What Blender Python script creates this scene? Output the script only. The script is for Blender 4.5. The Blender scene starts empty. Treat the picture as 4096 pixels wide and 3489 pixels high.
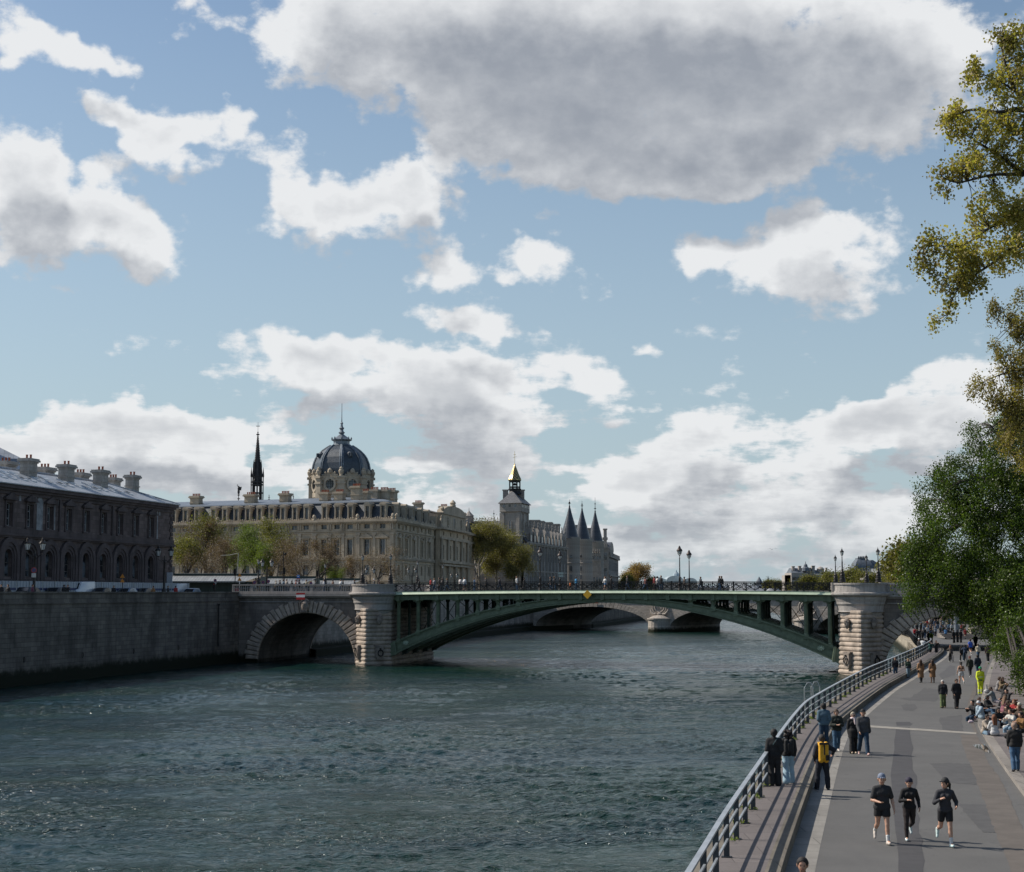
import bpy, math, random
import numpy as np
from mathutils import Vector, Matrix
S = bpy.context.scene
COL = S.collection
PI = math.pi
R = math.radians
# --- camera
FPX = 6500.0; CZ = 9.3; PITCH = math.atan(625.5/6500.0)
cam_d = bpy.data.cameras.new("camera"); cam = bpy.data.objects.new("camera", cam_d); COL.objects.link(cam)
cam.location = (0, 0, CZ); cam.rotation_euler = (PI/2+PITCH, 0, 0)
cam_d.sensor_width = 36; cam_d.lens = FPX/4096*36; cam_d.clip_start = .5; cam_d.clip_end = 20000
S.camera = cam
cp, sp = math.cos(PITCH), math.sin(PITCH)
def ray(u, v):
 a = (u-2048)/FPX; b = (1744.5-v)/FPX
 return Vector((a, cp-b*sp, sp+b*cp))
def at(u, v, Y):                      # point of the view ray (u,v) at depth Y
 d = ray(u, v); k = Y/d.y
 return Vector((d.x*k, Y, CZ+d.z*k))
def gp(u, v, z):                      # point of the view ray on the level z
 d = ray(u, v); k = (z-CZ)/d.z
 return Vector((d.x*k, d.y*k, z))
def xa(u, Y):                         # x of column u at depth Y (near the horizon)
 d = ray(u, 2360); return d.x/d.y*Y
def s_of_u(u, P, d):                  # distance along the line P + s d where it meets column u
 r = ray(u, 2300); k = r.x/r.y
 return (k*P[1]-P[0])/(d[0]-k*d[1])
# --- nodes / materials
class N:
 def __init__(s, tree): s.t = tree; s.n = tree.nodes; s.l = tree.links
 def new(s, typ, **kw):
  n = s.n.new(typ)
  for k, v in kw.items():
   if k.startswith('_'): setattr(n, k[1:], v)
  return n
 def link(s, a, b): s.l.new(a, b)
 def setin(s, n, i, v):
  if isinstance(v, bpy.types.NodeSocket): s.l.new(v, n.inputs[i])
  else: n.inputs[i].default_value = v
 def math(s, op, a, b=.0, c=.0, clamp=False):
  n = s.n.new('ShaderNodeMath'); n.operation = op; n.use_clamp = clamp
  s.setin(n, 0, a); s.setin(n, 1, b)
  if op in ('MULTIPLY_ADD', 'SMOOTH_MIN', 'SMOOTH_MAX'): s.setin(n, 2, c)
  return n.outputs[0]
 def vmath(s, op, a, b=(0, 0, 0), c=None):
  n = s.n.new('ShaderNodeVectorMath'); n.operation = op
  s.setin(n, 0, a)
  if op == 'SCALE': s.setin(n, 3, b)
  else: s.setin(n, 1, b)
  return n.outputs['Value'] if op in ('LENGTH', 'DOT_PRODUCT') else n.outputs[0]
 def noise(s, vec, scale, detail=3, rough=.55, dist=.0, color=False):
  n = s.n.new('ShaderNodeTexNoise'); n.inputs['Scale'].default_value = scale
  n.inputs['Detail'].default_value = detail; n.inputs['Roughness'].default_value = rough
  n.inputs['Distortion'].default_value = dist
  if vec is not None: s.l.new(vec, n.inputs['Vector'])
  return n.outputs['Color' if color else 'Fac']
 def mapr(s, v, a, b, c=.0, d=1.0, smooth=True):
  n = s.n.new('ShaderNodeMapRange'); n.interpolation_type = 'SMOOTHSTEP' if smooth else 'LINEAR'
  s.setin(n, 0, v)
  for i, x in enumerate((a, b, c, d)): s.setin(n, i+1, x)
  return n.outputs[0]
 def mix(s, f, a, b, typ='MIX'):
  n = s.n.new('ShaderNodeMix'); n.data_type = 'RGBA'; n.blend_type = typ
  s.setin(n, 0, f)
  for i, x in ((6, a), (7, b)):
   if isinstance(x, bpy.types.NodeSocket): s.l.new(x, n.inputs[i])
   else: n.inputs[i].default_value = tuple(x)+((1,) if len(x) == 3 else ())
  return n.outputs[2]
 def mapping(s, vec, scale=(1, 1, 1), loc=(0, 0, 0), rot=(0, 0, 0)):
  n = s.n.new('ShaderNodeMapping'); s.l.new(vec, n.inputs[0])
  n.inputs['Scale'].default_value = scale; n.inputs['Location'].default_value = loc; n.inputs['Rotation'].default_value = rot
  return n.outputs[0]
 def bump(s, h, strength=.3, dist=.05, normal=None):
  n = s.n.new('ShaderNodeBump'); n.inputs['Strength'].default_value = strength; n.inputs['Distance'].default_value = dist
  s.l.new(h, n.inputs['Height'])
  if normal is not None: s.l.new(normal, n.inputs['Normal'])
  return n.outputs[0]
def new_mat(name):
 m = bpy.data.materials.new(name); m.use_nodes = True
 nt = N(m.node_tree); b = nt.n['Principled BSDF']
 return m, nt, b
def c4(c): return tuple(c)+(1,) if len(c) == 3 else tuple(c)
_mc = {}
def cloth(col, rough=.85, var=.25):
 k = ('cloth', tuple(col), rough)
 if k in _mc: return _mc[k]
 m, n, b = new_mat('cloth')
 tc = n.n.new('ShaderNodeTexCoord').outputs['Object']
 f = n.noise(tc, 9, 4, .6)
 hi = [min(1, c*(1+var)+.004) for c in col]; lo = [c*(1-var) for c in col]
 n.link(n.mix(f, lo, hi), b.inputs['Base Color']); b.inputs['Roughness'].default_value = rough
 w = n.noise(n.mapping(tc, (1, 1, .45)), 14, 3, .6)
 n.link(n.bump(w, .5, .03), b.inputs['Normal'])
 _mc[k] = m; return m
def plain(name, col, rough=0.6, metal=0.0, var=0.15, scale=3.0, bump=0.0, coord='pos', spec=None):
 k = (name, tuple(col), rough, metal, scale)
 if k in _mc: return _mc[k]
 m, n, b = new_mat(name)
 p = n.n.new('ShaderNodeNewGeometry').outputs['Position'] if coord == 'pos' else n.n.new('ShaderNodeTexCoord').outputs['Object']
 f = n.noise(p, scale, 5, .65)
 f = n.mapr(f, .3, .7)
 hi = [min(1, c*(1+var)) for c in col]; lo = [c*(1-var) for c in col]
 n.link(n.mix(f, lo, hi), b.inputs['Base Color'])
 b.inputs['Roughness'].default_value = rough; b.inputs['Metallic'].default_value = metal
 if spec is not None: b.inputs['Specular IOR Level'].default_value = spec
 if bump: n.link(n.bump(f, bump, .02), b.inputs['Normal'])
 _mc[k] = m; return m
def stone(name, col, dark, bw=.9, bh=.35, mortar=.02, stain=.5, bump=.4, streak=.5, blocky=.5, lowz=None):
 m, n, b = new_mat(name)
 uv = n.n.new('ShaderNodeUVMap').outputs[0]
 pos = n.n.new('ShaderNodeNewGeometry').outputs['Position']
 br = n.n.new('ShaderNodeTexBrick'); n.link(uv, br.inputs['Vector'])
 br.inputs['Scale'].default_value = 1; br.inputs['Brick Width'].default_value = bw; br.inputs['Row Height'].default_value = bh
 br.inputs['Mortar Size'].default_value = mortar; br.inputs['Mortar Smooth'].default_value = .3; br.inputs['Bias'].default_value = 0
 c1 = [c*(1+.25*blocky) for c in col]; c2 = [c*(1-.35*blocky) for c in col]
 br.inputs['Color1'].default_value = c4(c1); br.inputs['Color2'].default_value = c4(c2); br.inputs['Mortar'].default_value = c4([c*.45 for c in col])
 big = n.mapr(n.noise(n.mapping(uv, (.35, .16, 1)), 1.0, 6, .65), .38, .68)
 stk = n.mapr(n.noise(n.mapping(uv, (2.2, .12, 1)), 1.0, 5, .7), .45, .75)
 f = n.math('MULTIPLY', big, stain); f = n.math('MULTIPLY_ADD', stk, streak*.5, f); f = n.math('MINIMUM', f, 1)
 c = n.mix(f, br.outputs['Color'], dark)
 fine = n.noise(pos, 6, 6, .7)
 c = n.mix(n.mapr(fine, .3, .7, 0, .35), c, [x*.6 for x in col])
 if lowz is not None:
  sz = n.n.new('ShaderNodeSeparateXYZ'); n.link(pos, sz.inputs[0])
  g = n.math('ADD', sz.outputs[2], n.math('MULTIPLY', n.noise(pos, 1.2, 5, .7), -1.6))
  c = n.mix(n.mapr(g, lowz, lowz-.9), c, (.012, .015, .007))
 n.link(c, b.inputs['Base Color']); b.inputs['Roughness'].default_value = .9
 b.inputs['Specular IOR Level'].default_value = .25
 h = n.math('MULTIPLY_ADD', br.outputs['Fac'], -1.0, n.math('MULTIPLY', fine, .6))
 n.link(n.bump(h, bump, .06), b.inputs['Normal'])
 return m
def slate(name, col, rough=.45, rows=.25, metal=.0):
 m, n, b = new_mat(name)
 uv = n.n.new('ShaderNodeUVMap').outputs[0]
 br = n.n.new('ShaderNodeTexBrick'); n.link(uv, br.inputs['Vector'])
 br.inputs['Scale'].default_value = 1; br.inputs['Brick Width'].default_value = rows*1.3; br.inputs['Row Height'].default_value = rows
 br.inputs['Mortar Size'].default_value = .015
 br.inputs['Color1'].default_value = c4([c*1.3 for c in col]); br.inputs['Color2'].default_value = c4([c*.75 for c in col]); br.inputs['Mortar'].default_value = c4([c*.5 for c in col])
 f = n.mapr(n.noise(uv, .5, 6, .7), .35, .7)
 n.link(n.mix(n.math('MULTIPLY', f, .5), br.outputs['Color'], [c*1.7 for c in col]), b.inputs['Base Color'])
 b.inputs['Roughness'].default_value = rough; b.inputs['Metallic'].default_value = metal
 n.link(n.bump(br.outputs['Fac'], .3, .02), b.inputs['Normal'])
 return m
def zinc(name, col, pitch=.7):
 m, n, b = new_mat(name)
 uv = n.n.new('ShaderNodeUVMap').outputs[0]
 br = n.n.new('ShaderNodeTexBrick'); n.link(n.mapping(uv, (1, 1, 1), (0, 0, 0), (0, 0, 0)), br.inputs['Vector'])
 br.inputs['Scale'].default_value = 1; br.inputs['Brick Width'].default_value = pitch; br.inputs['Row Height'].default_value = 2.2; br.offset = 0
 br.inputs['Mortar Size'].default_value = .03
 br.inputs['Color1'].default_value = c4([c*1.12 for c in col]); br.inputs['Color2'].default_value = c4([c*.85 for c in col]); br.inputs['Mortar'].default_value = c4([c*.5 for c in col])
 f = n.mapr(n.noise(uv, .7, 5, .7), .35, .7)
 n.link(n.mix(n.math('MULTIPLY', f, .45), br.outputs['Color'], [c*.55 for c in col]), b.inputs['Base Color'])
 b.inputs['Roughness'].default_value = .5; b.inputs['Metallic'].default_value = .25
 n.link(n.bump(br.outputs['Fac'], -.5, .03), b.inputs['Normal'])
 return m
def leafmat(name, cols, trans=.35, rough=.5, spec=.4):
 m, n, b = new_mat(name)
 g = n.n.new('ShaderNodeNewGeometry')
 cr = n.n.new('ShaderNodeValToRGB'); n.link(g.outputs['Random Per Island'], cr.inputs[0])
 cr.color_ramp.elements[0].color = c4(cols[0]); cr.color_ramp.elements[1].color = c4(cols[-1])
 for i, c in enumerate(cols[1:-1]):
  e = cr.color_ramp.elements.new((i+1)/(len(cols)-1)); e.color = c4(c)
 big = n.mapr(n.noise(g.outputs['Position'], .45, 3, .6), .35, .65, .65, 1.25)
 col = n.mix(1.0, cr.outputs[0], (1, 1, 1), 'MULTIPLY')
 cc = n.n.new('ShaderNodeVectorMath'); cc.operation = 'SCALE'; n.link(cr.outputs[0], cc.inputs[0]); n.link(big, cc.inputs[3])
 n.link(cc.outputs[0], b.inputs['Base Color']); b.inputs['Roughness'].default_value = rough; b.inputs['Specular IOR Level'].default_value = spec
 tr = n.n.new('ShaderNodeBsdfTranslucent')
 c2 = n.n.new('ShaderNodeVectorMath'); c2.operation = 'MULTIPLY'; n.link(cc.outputs[0], c2.inputs[0]); c2.inputs[1].default_value = (1.3, 1.5, .5)
 n.link(c2.outputs[0], tr.inputs['Color'])
 mx = n.n.new('ShaderNodeMixShader'); mx.inputs[0].default_value = trans
 n.link(b.outputs[0], mx.inputs[1]); n.link(tr.outputs[0], mx.inputs[2])
 n.link(mx.outputs[0], n.n['Material Output'].inputs['Surface'])
 return m
# --- objects
W = {}
def tag(o, label=None, cat=None, group=None, kind=None):
 if label: o['label'] = label
 if cat: o['category'] = cat
 if group: o['group'] = group
 if kind: o['kind'] = kind
 return o
def thing(name, label, cat, loc=(0, 0, 0), group=None):
 o = bpy.data.objects.new(name, None); COL.objects.link(o); o.empty_display_size = .2
 o.location = loc; W[o.name] = Vector(loc)
 return tag(o, label, cat, group)
def inst(name, mesh, parent=None, loc=(0, 0, 0), rotz=0, scale=None, mats=None):
 """place a shared mesh: loc in world coordinates when the parent is unrotated"""
 o = bpy.data.objects.new(name, mesh); COL.objects.link(o)
 L = Vector(loc)
 if parent is not None: o.parent = parent; o.location = L - W.get(parent.name, Vector())
 else: o.location = L
 o.rotation_euler = (0, 0, rotz)
 if scale: o.scale = scale if hasattr(scale, '__len__') else (scale,)*3
 W[o.name] = L
 if mats:
  for i, m in enumerate(mats):
   o.material_slots[i].link = 'OBJECT'; o.material_slots[i].material = m
 return o
def dup(root, label=None, cat=None, group=None, loc=None, rotz=None, scale=None):
 r = root.copy(); COL.objects.link(r)
 W[r.name] = W.get(root.name, Vector())
 if loc is not None: r.location = loc
 if rotz is not None: r.rotation_euler = (0, 0, rotz)
 if scale is not None: r.scale = scale if hasattr(scale, '__len__') else (scale,)*3
 tag(r, label, cat, group)
 for ch in list(root.children):
  c = ch.copy(); COL.objects.link(c); c.parent = r
  for g in list(ch.children):
   d = g.copy(); COL.objects.link(d); d.parent = c
 return r
def boxuv(me):
 nl = len(me.loops)
 if nl == 0: return
 uvl = me.uv_layers.new(name='UVMap')
 co = np.empty(len(me.vertices)*3, np.float32); me.vertices.foreach_get('co', co); co = co.reshape(-1, 3)
 vi = np.empty(nl, np.int32); me.loops.foreach_get('vertex_index', vi)
 npol = len(me.polygons); ls = np.empty(npol, np.int32); lt = np.empty(npol, np.int32)
 me.polygons.foreach_get('loop_start', ls); me.polygons.foreach_get('loop_total', lt)
 nr = np.empty(npol*3, np.float32); me.polygons.foreach_get('normal', nr); nr = nr.reshape(-1, 3)
 pn = np.repeat(nr, lt, axis=0); p = co[vi]
 h = np.hypot(pn[:, 0], pn[:, 1])
 tx = np.where(h > .05, -pn[:, 1]/np.maximum(h, 1e-6), 1.0); ty = np.where(h > .05, pn[:, 0]/np.maximum(h, 1e-6), .0)
 flip = np.where(tx < 0, -1, 1); tx = tx*flip; ty = ty*flip
 u = p[:, 0]*tx+p[:, 1]*ty
 v = np.where(h > .35, p[:, 2]/np.maximum(h, .35), -p[:, 0]*ty+p[:, 1]*tx)
 uv = np.stack([u, v], 1).astype(np.float32).ravel()
 uvl.data.foreach_set('uv', uv)
def mesh_np(name, verts, faces, mat=None, smooth=False, matidx=None):
 """verts (n,3) ; faces (m,k) array"""
 me = bpy.data.meshes.new(name)
 verts = np.asarray(verts, np.float32); faces = np.asarray(faces, np.int32)
 k = faces.shape[1]
 me.vertices.add(len(verts)); me.vertices.foreach_set('co', verts.ravel())
 me.loops.add(faces.size); me.loops.foreach_set('vertex_index', faces.ravel())
 me.polygons.add(len(faces))
 me.polygons.foreach_set('loop_start', np.arange(0, faces.size, k, dtype=np.int32))
 me.polygons.foreach_set('loop_total', np.full(len(faces), k, np.int32))
 if smooth: me.polygons.foreach_set('use_smooth', np.ones(len(faces), bool))
 me.update(calc_edges=True)
 if mat: me.materials.append(mat)
 return me
class MB:
 """collects shapes into one mesh. M = frame applied to what is added"""
 def __init__(s, M=None): s.v = []; s.f = []; s.M = M
 def P(s, p): return (s.M @ Vector(p)) if s.M is not None else Vector(p)
 def raw(s, vs, fs):
  b = len(s.v)
  for p in vs: s.v.append(s.P(p))
  for f in fs: s.f.append([b+i for i in f])
 def box(s, x0, x1, y0, y1, z0, z1):
  s.raw([(x0, y0, z0), (x1, y0, z0), (x1, y1, z0), (x0, y1, z0), (x0, y0, z1), (x1, y0, z1), (x1, y1, z1), (x0, y1, z1)],
    [(3, 2, 1, 0), (4, 5, 6, 7), (0, 1, 5, 4), (1, 2, 6, 5), (2, 3, 7, 6), (3, 0, 4, 7)])
 def cbox(s, c, sx, sy, sz): s.box(c[0]-sx/2, c[0]+sx/2, c[1]-sy/2, c[1]+sy/2, c[2], c[2]+sz)
 def loft(s, rings, cap=True, closed=True):
  b = len(s.v); n = len(rings[0])
  for r in rings:
   for p in r: s.v.append(s.P(p))
  for i in range(len(rings)-1):
   for j in range(n if closed else n-1):
    k = (j+1) % n
    s.f.append([b+i*n+j, b+i*n+k, b+(i+1)*n+k, b+(i+1)*n+j])
  if cap:
   s.f.append([b+j for j in range(n)][::-1]); s.f.append([b+(len(rings)-1)*n+j for j in range(n)])
 def lathe(s, prof, c=(0, 0, 0), n=12, rot=.0, cap=True, sx=1, sy=1):
  s.loft([[(c[0]+r*sx*math.cos(rot+2*PI*j/n), c[1]+r*sy*math.sin(rot+2*PI*j/n), c[2]+z) for j in range(n)] for r, z in prof], cap)
 def tube(s, pts, r, n=6, cap=True):
  pts = [Vector(p) for p in pts]; rs = r if hasattr(r, '__len__') else [r]*len(pts)
  rings = []
  for i, p in enumerate(pts):
   t = (pts[min(i+1, len(pts)-1)]-pts[max(i-1, 0)])
   t = t.normalized() if t.length > 1e-9 else Vector((0, 0, 1))
   a = t.cross(Vector((0, 0, 1)));
   if a.length < .05: a = t.cross(Vector((1, 0, 0)))
   a.normalize(); b_ = t.cross(a)
   rings.append([p+(a*math.cos(2*PI*j/n)+b_*math.sin(2*PI*j/n))*rs[i] for j in range(n)])
  s.loft(rings, cap)
 def bar(s, a, b, w, h=None):           # square bar between two points
  h = h or w; a = Vector(a); b = Vector(b); t = (b-a).normalized()
  x = t.cross(Vector((0, 0, 1)))
  if x.length < .05: x = Vector((1, 0, 0))
  x.normalize(); y = x.cross(t)
  q = [(-w/2, -h/2), (w/2, -h/2), (w/2, h/2), (-w/2, h/2)]
  s.loft([[p+x*i+y*j for i, j in q] for p in (a, b)])
 def prism(s, poly, z0, z1): s.loft([[(x, y, z0) for x, y in poly], [(x, y, z1) for x, y in poly]])
 def extr(s, poly, vec):                # polygon of 3d points extruded by vec
  vec = Vector(vec); s.loft([[Vector(p) for p in poly], [Vector(p)+vec for p in poly]])
 def quad(s, a, b, c, d): s.raw([a, b, c, d], [(0, 1, 2, 3)])
 def mesh(s, name, mat, smooth=False, origin=(0, 0, 0), fixn=True):
  me = bpy.data.meshes.new(name); O = Vector(origin)
  me.from_pydata([tuple(p-O) for p in s.v], [], s.f)
  if fixn:
   import bmesh
   bm = bmesh.new(); bm.from_mesh(me); bmesh.ops.recalc_face_normals(bm, faces=bm.faces); bm.to_mesh(me); bm.free()
  me.update()
  boxuv_world(me, O)
  if smooth:
   me.polygons.foreach_set('use_smooth', np.ones(len(me.polygons), bool))
   try: me.set_sharp_from_angle(angle=R(38))
   except Exception: pass
  if mat: me.materials.append(mat)
  return me
 def build(s, name, mat, parent=None, smooth=False, origin=None):
  if parent is not None and origin is None: O = W.get(parent.name, Vector())
  else: O = Vector(origin or (0, 0, 0))
  me = s.mesh(name, mat, smooth, O)
  o = bpy.data.objects.new(name, me); COL.objects.link(o)
  if parent is not None: o.parent = parent; o.location = O-W.get(parent.name, Vector())
  else: o.location = O
  W[o.name] = O
  return o
def boxuv_world(me, O): boxuv(me)
def frame(P, d, nrm):
 """matrix: x = along d, y = outward normal, z up, origin P"""
 d = Vector((d[0], d[1], 0)).normalized(); n = Vector((nrm[0], nrm[1], 0)).normalized()
 return Matrix(((d.x, n.x, 0, P[0]), (d.y, n.y, 0, P[1]), (0, 0, 1, P[2] if len(P) > 2 else 0), (0, 0, 0, 1)))
def wall_open(mb, L0, L1, z0, z1, ops, depth=.35):
 """wall in the y=0 plane (outward +y) with openings (x0,x1,z0,z1,arched); reveals go to y=-depth"""
 xs = sorted(set([L0, L1]+[o[0] for o in ops]+[o[1] for o in ops])); zs = sorted(set([z0, z1]+[o[2] for o in ops]+[o[3] for o in ops]))
 xs = [x for x in xs if L0-1e-6 <= x <= L1+1e-6]; zs = [z for z in zs if z0-1e-6 <= z <= z1+1e-6]
 for i in range(len(xs)-1):
  xm = (xs[i]+xs[i+1])/2
  run = None
  for j in range(len(zs)-1):
   zm = (zs[j]+zs[j+1])/2
   hole = any(o[0] < xm < o[1] and o[2] < zm < o[3] for o in ops)
   if hole:
    if run is not None: mb.quad((xs[i], 0, run), (xs[i+1], 0, run), (xs[i+1], 0, zs[j]), (xs[i], 0, zs[j])); run = None
   elif run is None: run = zs[j]
  if run is not None: mb.quad((xs[i], 0, run), (xs[i+1], 0, run), (xs[i+1], 0, zs[-1]), (xs[i], 0, zs[-1]))
 for o in ops:
  a, b, c, d = o[:4]; arch = len(o) > 4 and o[4]
  if not arch:
   pts = [(a, c), (a, d), (b, d), (b, c)]
  else:
   r = (b-a)/2; xc = (a+b)/2; n = 10
   arc = [(xc-r*math.cos(PI*k/n), d-r+r*math.sin(PI*k/n)) for k in range(n+1)]
   pts = [(a, c)]+arc+[(b, c)]
   for k in range(n):
    p, q = arc[k], arc[k+1]
    mb.quad((p[0], 0, p[1]), (q[0], 0, q[1]), (q[0], 0, d), (p[0], 0, d))
  for k in range(len(pts)):
   p = pts[k]; q = pts[(k+1) % len(pts)]
   mb.quad((p[0], 0, p[1]), (p[0], -depth, p[1]), (q[0], -depth, q[1]), (q[0], 0, q[1]))
# --- light, sky
SUN_EL = R(42.5); SUN_D = Vector((-.954, .30, 0)).normalized()
sun_dir = Vector((SUN_D.x*math.cos(SUN_EL), SUN_D.y*math.cos(SUN_EL), math.sin(SUN_EL)))
sl = bpy.data.lights.new('sun', 'SUN'); sun = bpy.data.objects.new('sun', sl); COL.objects.link(sun)
sl.energy = 5.0; sl.angle = R(.53); sl.color = (1.0, .93, .83)
sun.rotation_euler = sun_dir.to_track_quat('Z', 'Y').to_euler()
w = bpy.data.worlds.new("World"); S.world = w; w.use_nodes = True
n = N(w.node_tree); bg = n.n['Background']
sky = n.n.new('ShaderNodeTexSky'); sky.sky_type = 'NISHITA'; sky.sun_disc = False
sky.sun_elevation = SUN_EL; sky.sun_rotation = math.atan2(SUN_D.x, SUN_D.y); sky.altitude = 50; sky.air_density = 1.0; sky.dust_density = 1.2; sky.ozone_density = 1.5
d = n.n.new('ShaderNodeTexCoord').outputs['Generated']
sx = n.n.new('ShaderNodeSeparateXYZ'); n.link(d, sx.inputs[0])
az = n.math('ARCTAN2', sx.outputs[0], sx.outputs[1]); el = n.math('ARCSINE', sx.outputs[2])
cmb = n.n.new('ShaderNodeCombineXYZ'); n.link(az, cmb.inputs[0]); n.link(el, cmb.inputs[1]); ae = cmb.outputs[0]
def azel(u, v):
 r = ray(u, v).normalized(); return math.atan2(r.x, r.y), math.asin(r.z)
CL = [ # the large grey cloud overhead
 (1400, 60, 430, 300, 25, 1.0), (1950, 190, 640, 340, 15, 1.3), (2650, 220, 820, 400, 10, 1.4), (3250, 200, 620, 330, 0, 1.1), (2450, 600, 480, 150, 14, .9), (2820, 690, 380, 120, -5, .95), (3170, 600, 270, 95, -25, .8),
 (2330, 750, 90, 90, 0, .6), (3640, 300, 250, 230, 40, .9), (1110, 250, 110, 200, -30, .45),
 (190, 170, 270, 85, 12, .9), (420, 240, 150, 60, 25, .7), (400, 390, 120, 60, 20, .6), (570, 480, 180, 75, 28, .8), (810, 570, 230, 110, 12, 1.0), (920, 490, 75, 85, 0, .5),
 (60, 750, 240, 170, 28, 1.0), (300, 850, 290, 170, 25, 1.1), (560, 930, 210, 110, 22, .9), (240, 620, 75, 80, 0, .6), (470, 680, 80, 70, 0, .5), (100, 1040, 130, 55, 10, .6), (-10, 280, 70, 70, 0, .8),
 (720, 700, 90, 50, 20, .6), (850, 720, 60, 40, 0, .5), (1400, 40, 60, 50, 0, .2), (780, 30, 130, 60, 25, .6),
 (1060, 800, 90, 110, -10, .75), (1270, 810, 190, 110, 10, .8), (1500, 850, 330, 140, -3, 1.1), (1700, 730, 170, 110, -20, .8), (1840, 590, 170, 80, 12, .8), (1900, 760, 90, 70, 30, .7),
 (1810, 1040, 200, 75, -15, .95), (2115, 1075, 95, 95, 20, .95), (1860, 1290, 220, 75, 12, .95), (2580, 1385, 95, 40, 8, .7), (2560, 1470, 55, 25, 0, .4),
 (3150, 1060, 430, 115, 12, 1.1), (3280, 920, 260, 100, 18, .9), (3420, 710, 130, 50, 10, .35), (2790, 1020, 120, 50, -10, .5),
 (1230, 1430, 280, 120, 0, 1.1), (1600, 1490, 400, 120, 8, 1.2), (1890, 1560, 250, 130, 20, 1.0), (1550, 1640, 560, 100, 3, .9), (2280, 1470, 190, 100, 15, .95), (2380, 1590, 280, 80, 5, .7),
 (110, 1700, 230, 90, 0, .99), (430, 1690, 220, 100, 0, 1.1), (720, 1740, 260, 90, 8, .99), (450, 1850, 700, 120, 0, 1.04), (1150, 1930, 420, 80, 0, .65), (1950, 1820, 380, 110, 0, .78),
 (2800, 1790, 300, 100, -4, 1.105), (3330, 1800, 240, 90, -8, 1.04), (3620, 1680, 260, 110, -14, 1.1), (3900, 1560, 260, 120, -14, 1.1), (3850, 1780, 400, 120, 0, .91), (2450, 1880, 500, 100, 0, .78), (3150, 1920, 600, 80, 0, .78),
 (2400, 2040, 500, 72, 0, .715), (3100, 2060, 600, 72, 0, .78), (1700, 2040, 500, 72, 0, .65), (1500, 2140, 1500, 72, 0, .65), (3700, 2060, 500, 72, 0, .715), (2500, 2180, 1500, 60, 0, .65), (600, 2060, 800, 96, 0, .65), (2600, 2270, 1900, 54, 0, .715),
 (-1500, 300, 900, 300, 10, 1), (6000, 200, 1300, 500, 0, 1), (2200, -1300, 1700, 420, 10, 1.2), (-2500, -2200, 1500, 600, 0, 1), (5200, -2600, 1700, 500, 20, 1), (-3000, 1700, 1800, 250, 0, 1), (7000, 1700, 1800, 250, 0, 1)]
grp = bpy.data.node_groups.new('clouds', 'ShaderNodeTree')
grp.interface.new_socket('V', in_out='INPUT', socket_type='NodeSocketVector'); grp.interface.new_socket('D', in_out='OUTPUT', socket_type='NodeSocketFloat')
g = N(grp); gi = g.n.new('NodeGroupInput'); go = g.n.new('NodeGroupOutput')
V = gi.outputs[0]
wn = g.noise(V, 11, 4, .6, color=True); wn.node.noise_dimensions = '2D'
wrp = g.vmath('SUBTRACT', wn, (.5, .5, .5))
Vw = g.vmath('ADD', V, g.vmath('SCALE', wrp, .055))
acc = None
for (u, v, a, b, t, wt) in CL:
 ca, ce = azel(u, v); rx, ry = .98*a/FPX, .98*b/FPX
 gt = g.n.new('ShaderNodeTexGradient'); gt.gradient_type = 'SPHERICAL'; g.link(Vw, gt.inputs[0])
 tm = gt.texture_mapping; tm.vector_type = 'TEXTURE'; tm.translation = (ca, ce, 0); tm.rotation = (0, 0, R(-t)); tm.scale = (rx*1.5, ry*1.5, 1)
 acc = g.math('MULTIPLY_ADD', gt.outputs['Fac'], wt*1.35, acc if acc is not None else 0.0)
n1 = g.noise(g.mapping(V, (1, 1.5, 1)), 19, 10, .58)
n2 = g.noise(g.mapping(V, (1, 1.5, 1), (3, 1, 0)), 62, 7, .62)
n1.node.noise_dimensions = '2D'; n2.node.noise_dimensions = '2D'
vo = g.n.new('ShaderNodeTexVoronoi'); vo.voronoi_dimensions = '2D'; vo.inputs['Scale'].default_value = 46; vo.inputs['Detail'].default_value = 1.0
g.link(g.mapping(Vw, (1, 1.25, 1)), vo.inputs['Vector'])
raw = acc
acc = g.math('MINIMUM', acc, 1.4)
fb = g.math('ADD', g.math('MULTIPLY', g.math('SUBTRACT', n1, .5), 2.3), g.math('MULTIPLY', g.math('SUBTRACT', n2, .5), .9))
fb = g.math('ADD', fb, g.math('MULTIPLY', g.math('SUBTRACT', .42, vo.outputs['Distance']), .36))
n3 = g.noise(g.mapping(V, (1, 4.2, 1), (5, 2, 0)), 13, 8, .6); n3.node.noise_dimensions = '2D'
gs_ = g.n.new('ShaderNodeSeparateXYZ'); g.link(V, gs_.inputs[0])
fb = g.math('ADD', fb, g.math('MULTIPLY', g.math('SUBTRACT', n3, .5), g.mapr(gs_.outputs[1], .22, .06, 0, 3.5)))
g.link(g.math('ADD', acc, fb), go.inputs[0])
grp.interface.new_socket('A', in_out='OUTPUT', socket_type='NodeSocketFloat'); g.link(raw, go.inputs[1])
def dens(vec):
 q = n.n.new('ShaderNodeGroup'); q.node_tree = grp; n.link(vec, q.inputs[0]); return q.outputs
D0, A0 = dens(ae)[:2]; D1, A1 = dens(n.vmath('ADD', ae, (-.006, .030, 0)))[:2]
alpha = n.mapr(D0, .24, .88)
thick = n.mapr(n.math('MULTIPLY_ADD', D0, .25, A0), 1.2, 3.0)
under = n.mapr(n.math('ADD', n.math('MULTIPLY', A1, .65), n.math('MULTIPLY', D1, .35)), .40, 1.9)
lit = n.mapr(n.math('SUBTRACT', D0, D1), -.7, .7, -.5, .5, False)
shade = n.math('MULTIPLY_ADD', thick, .42, n.math('MULTIPLY', under, .50))
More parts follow.
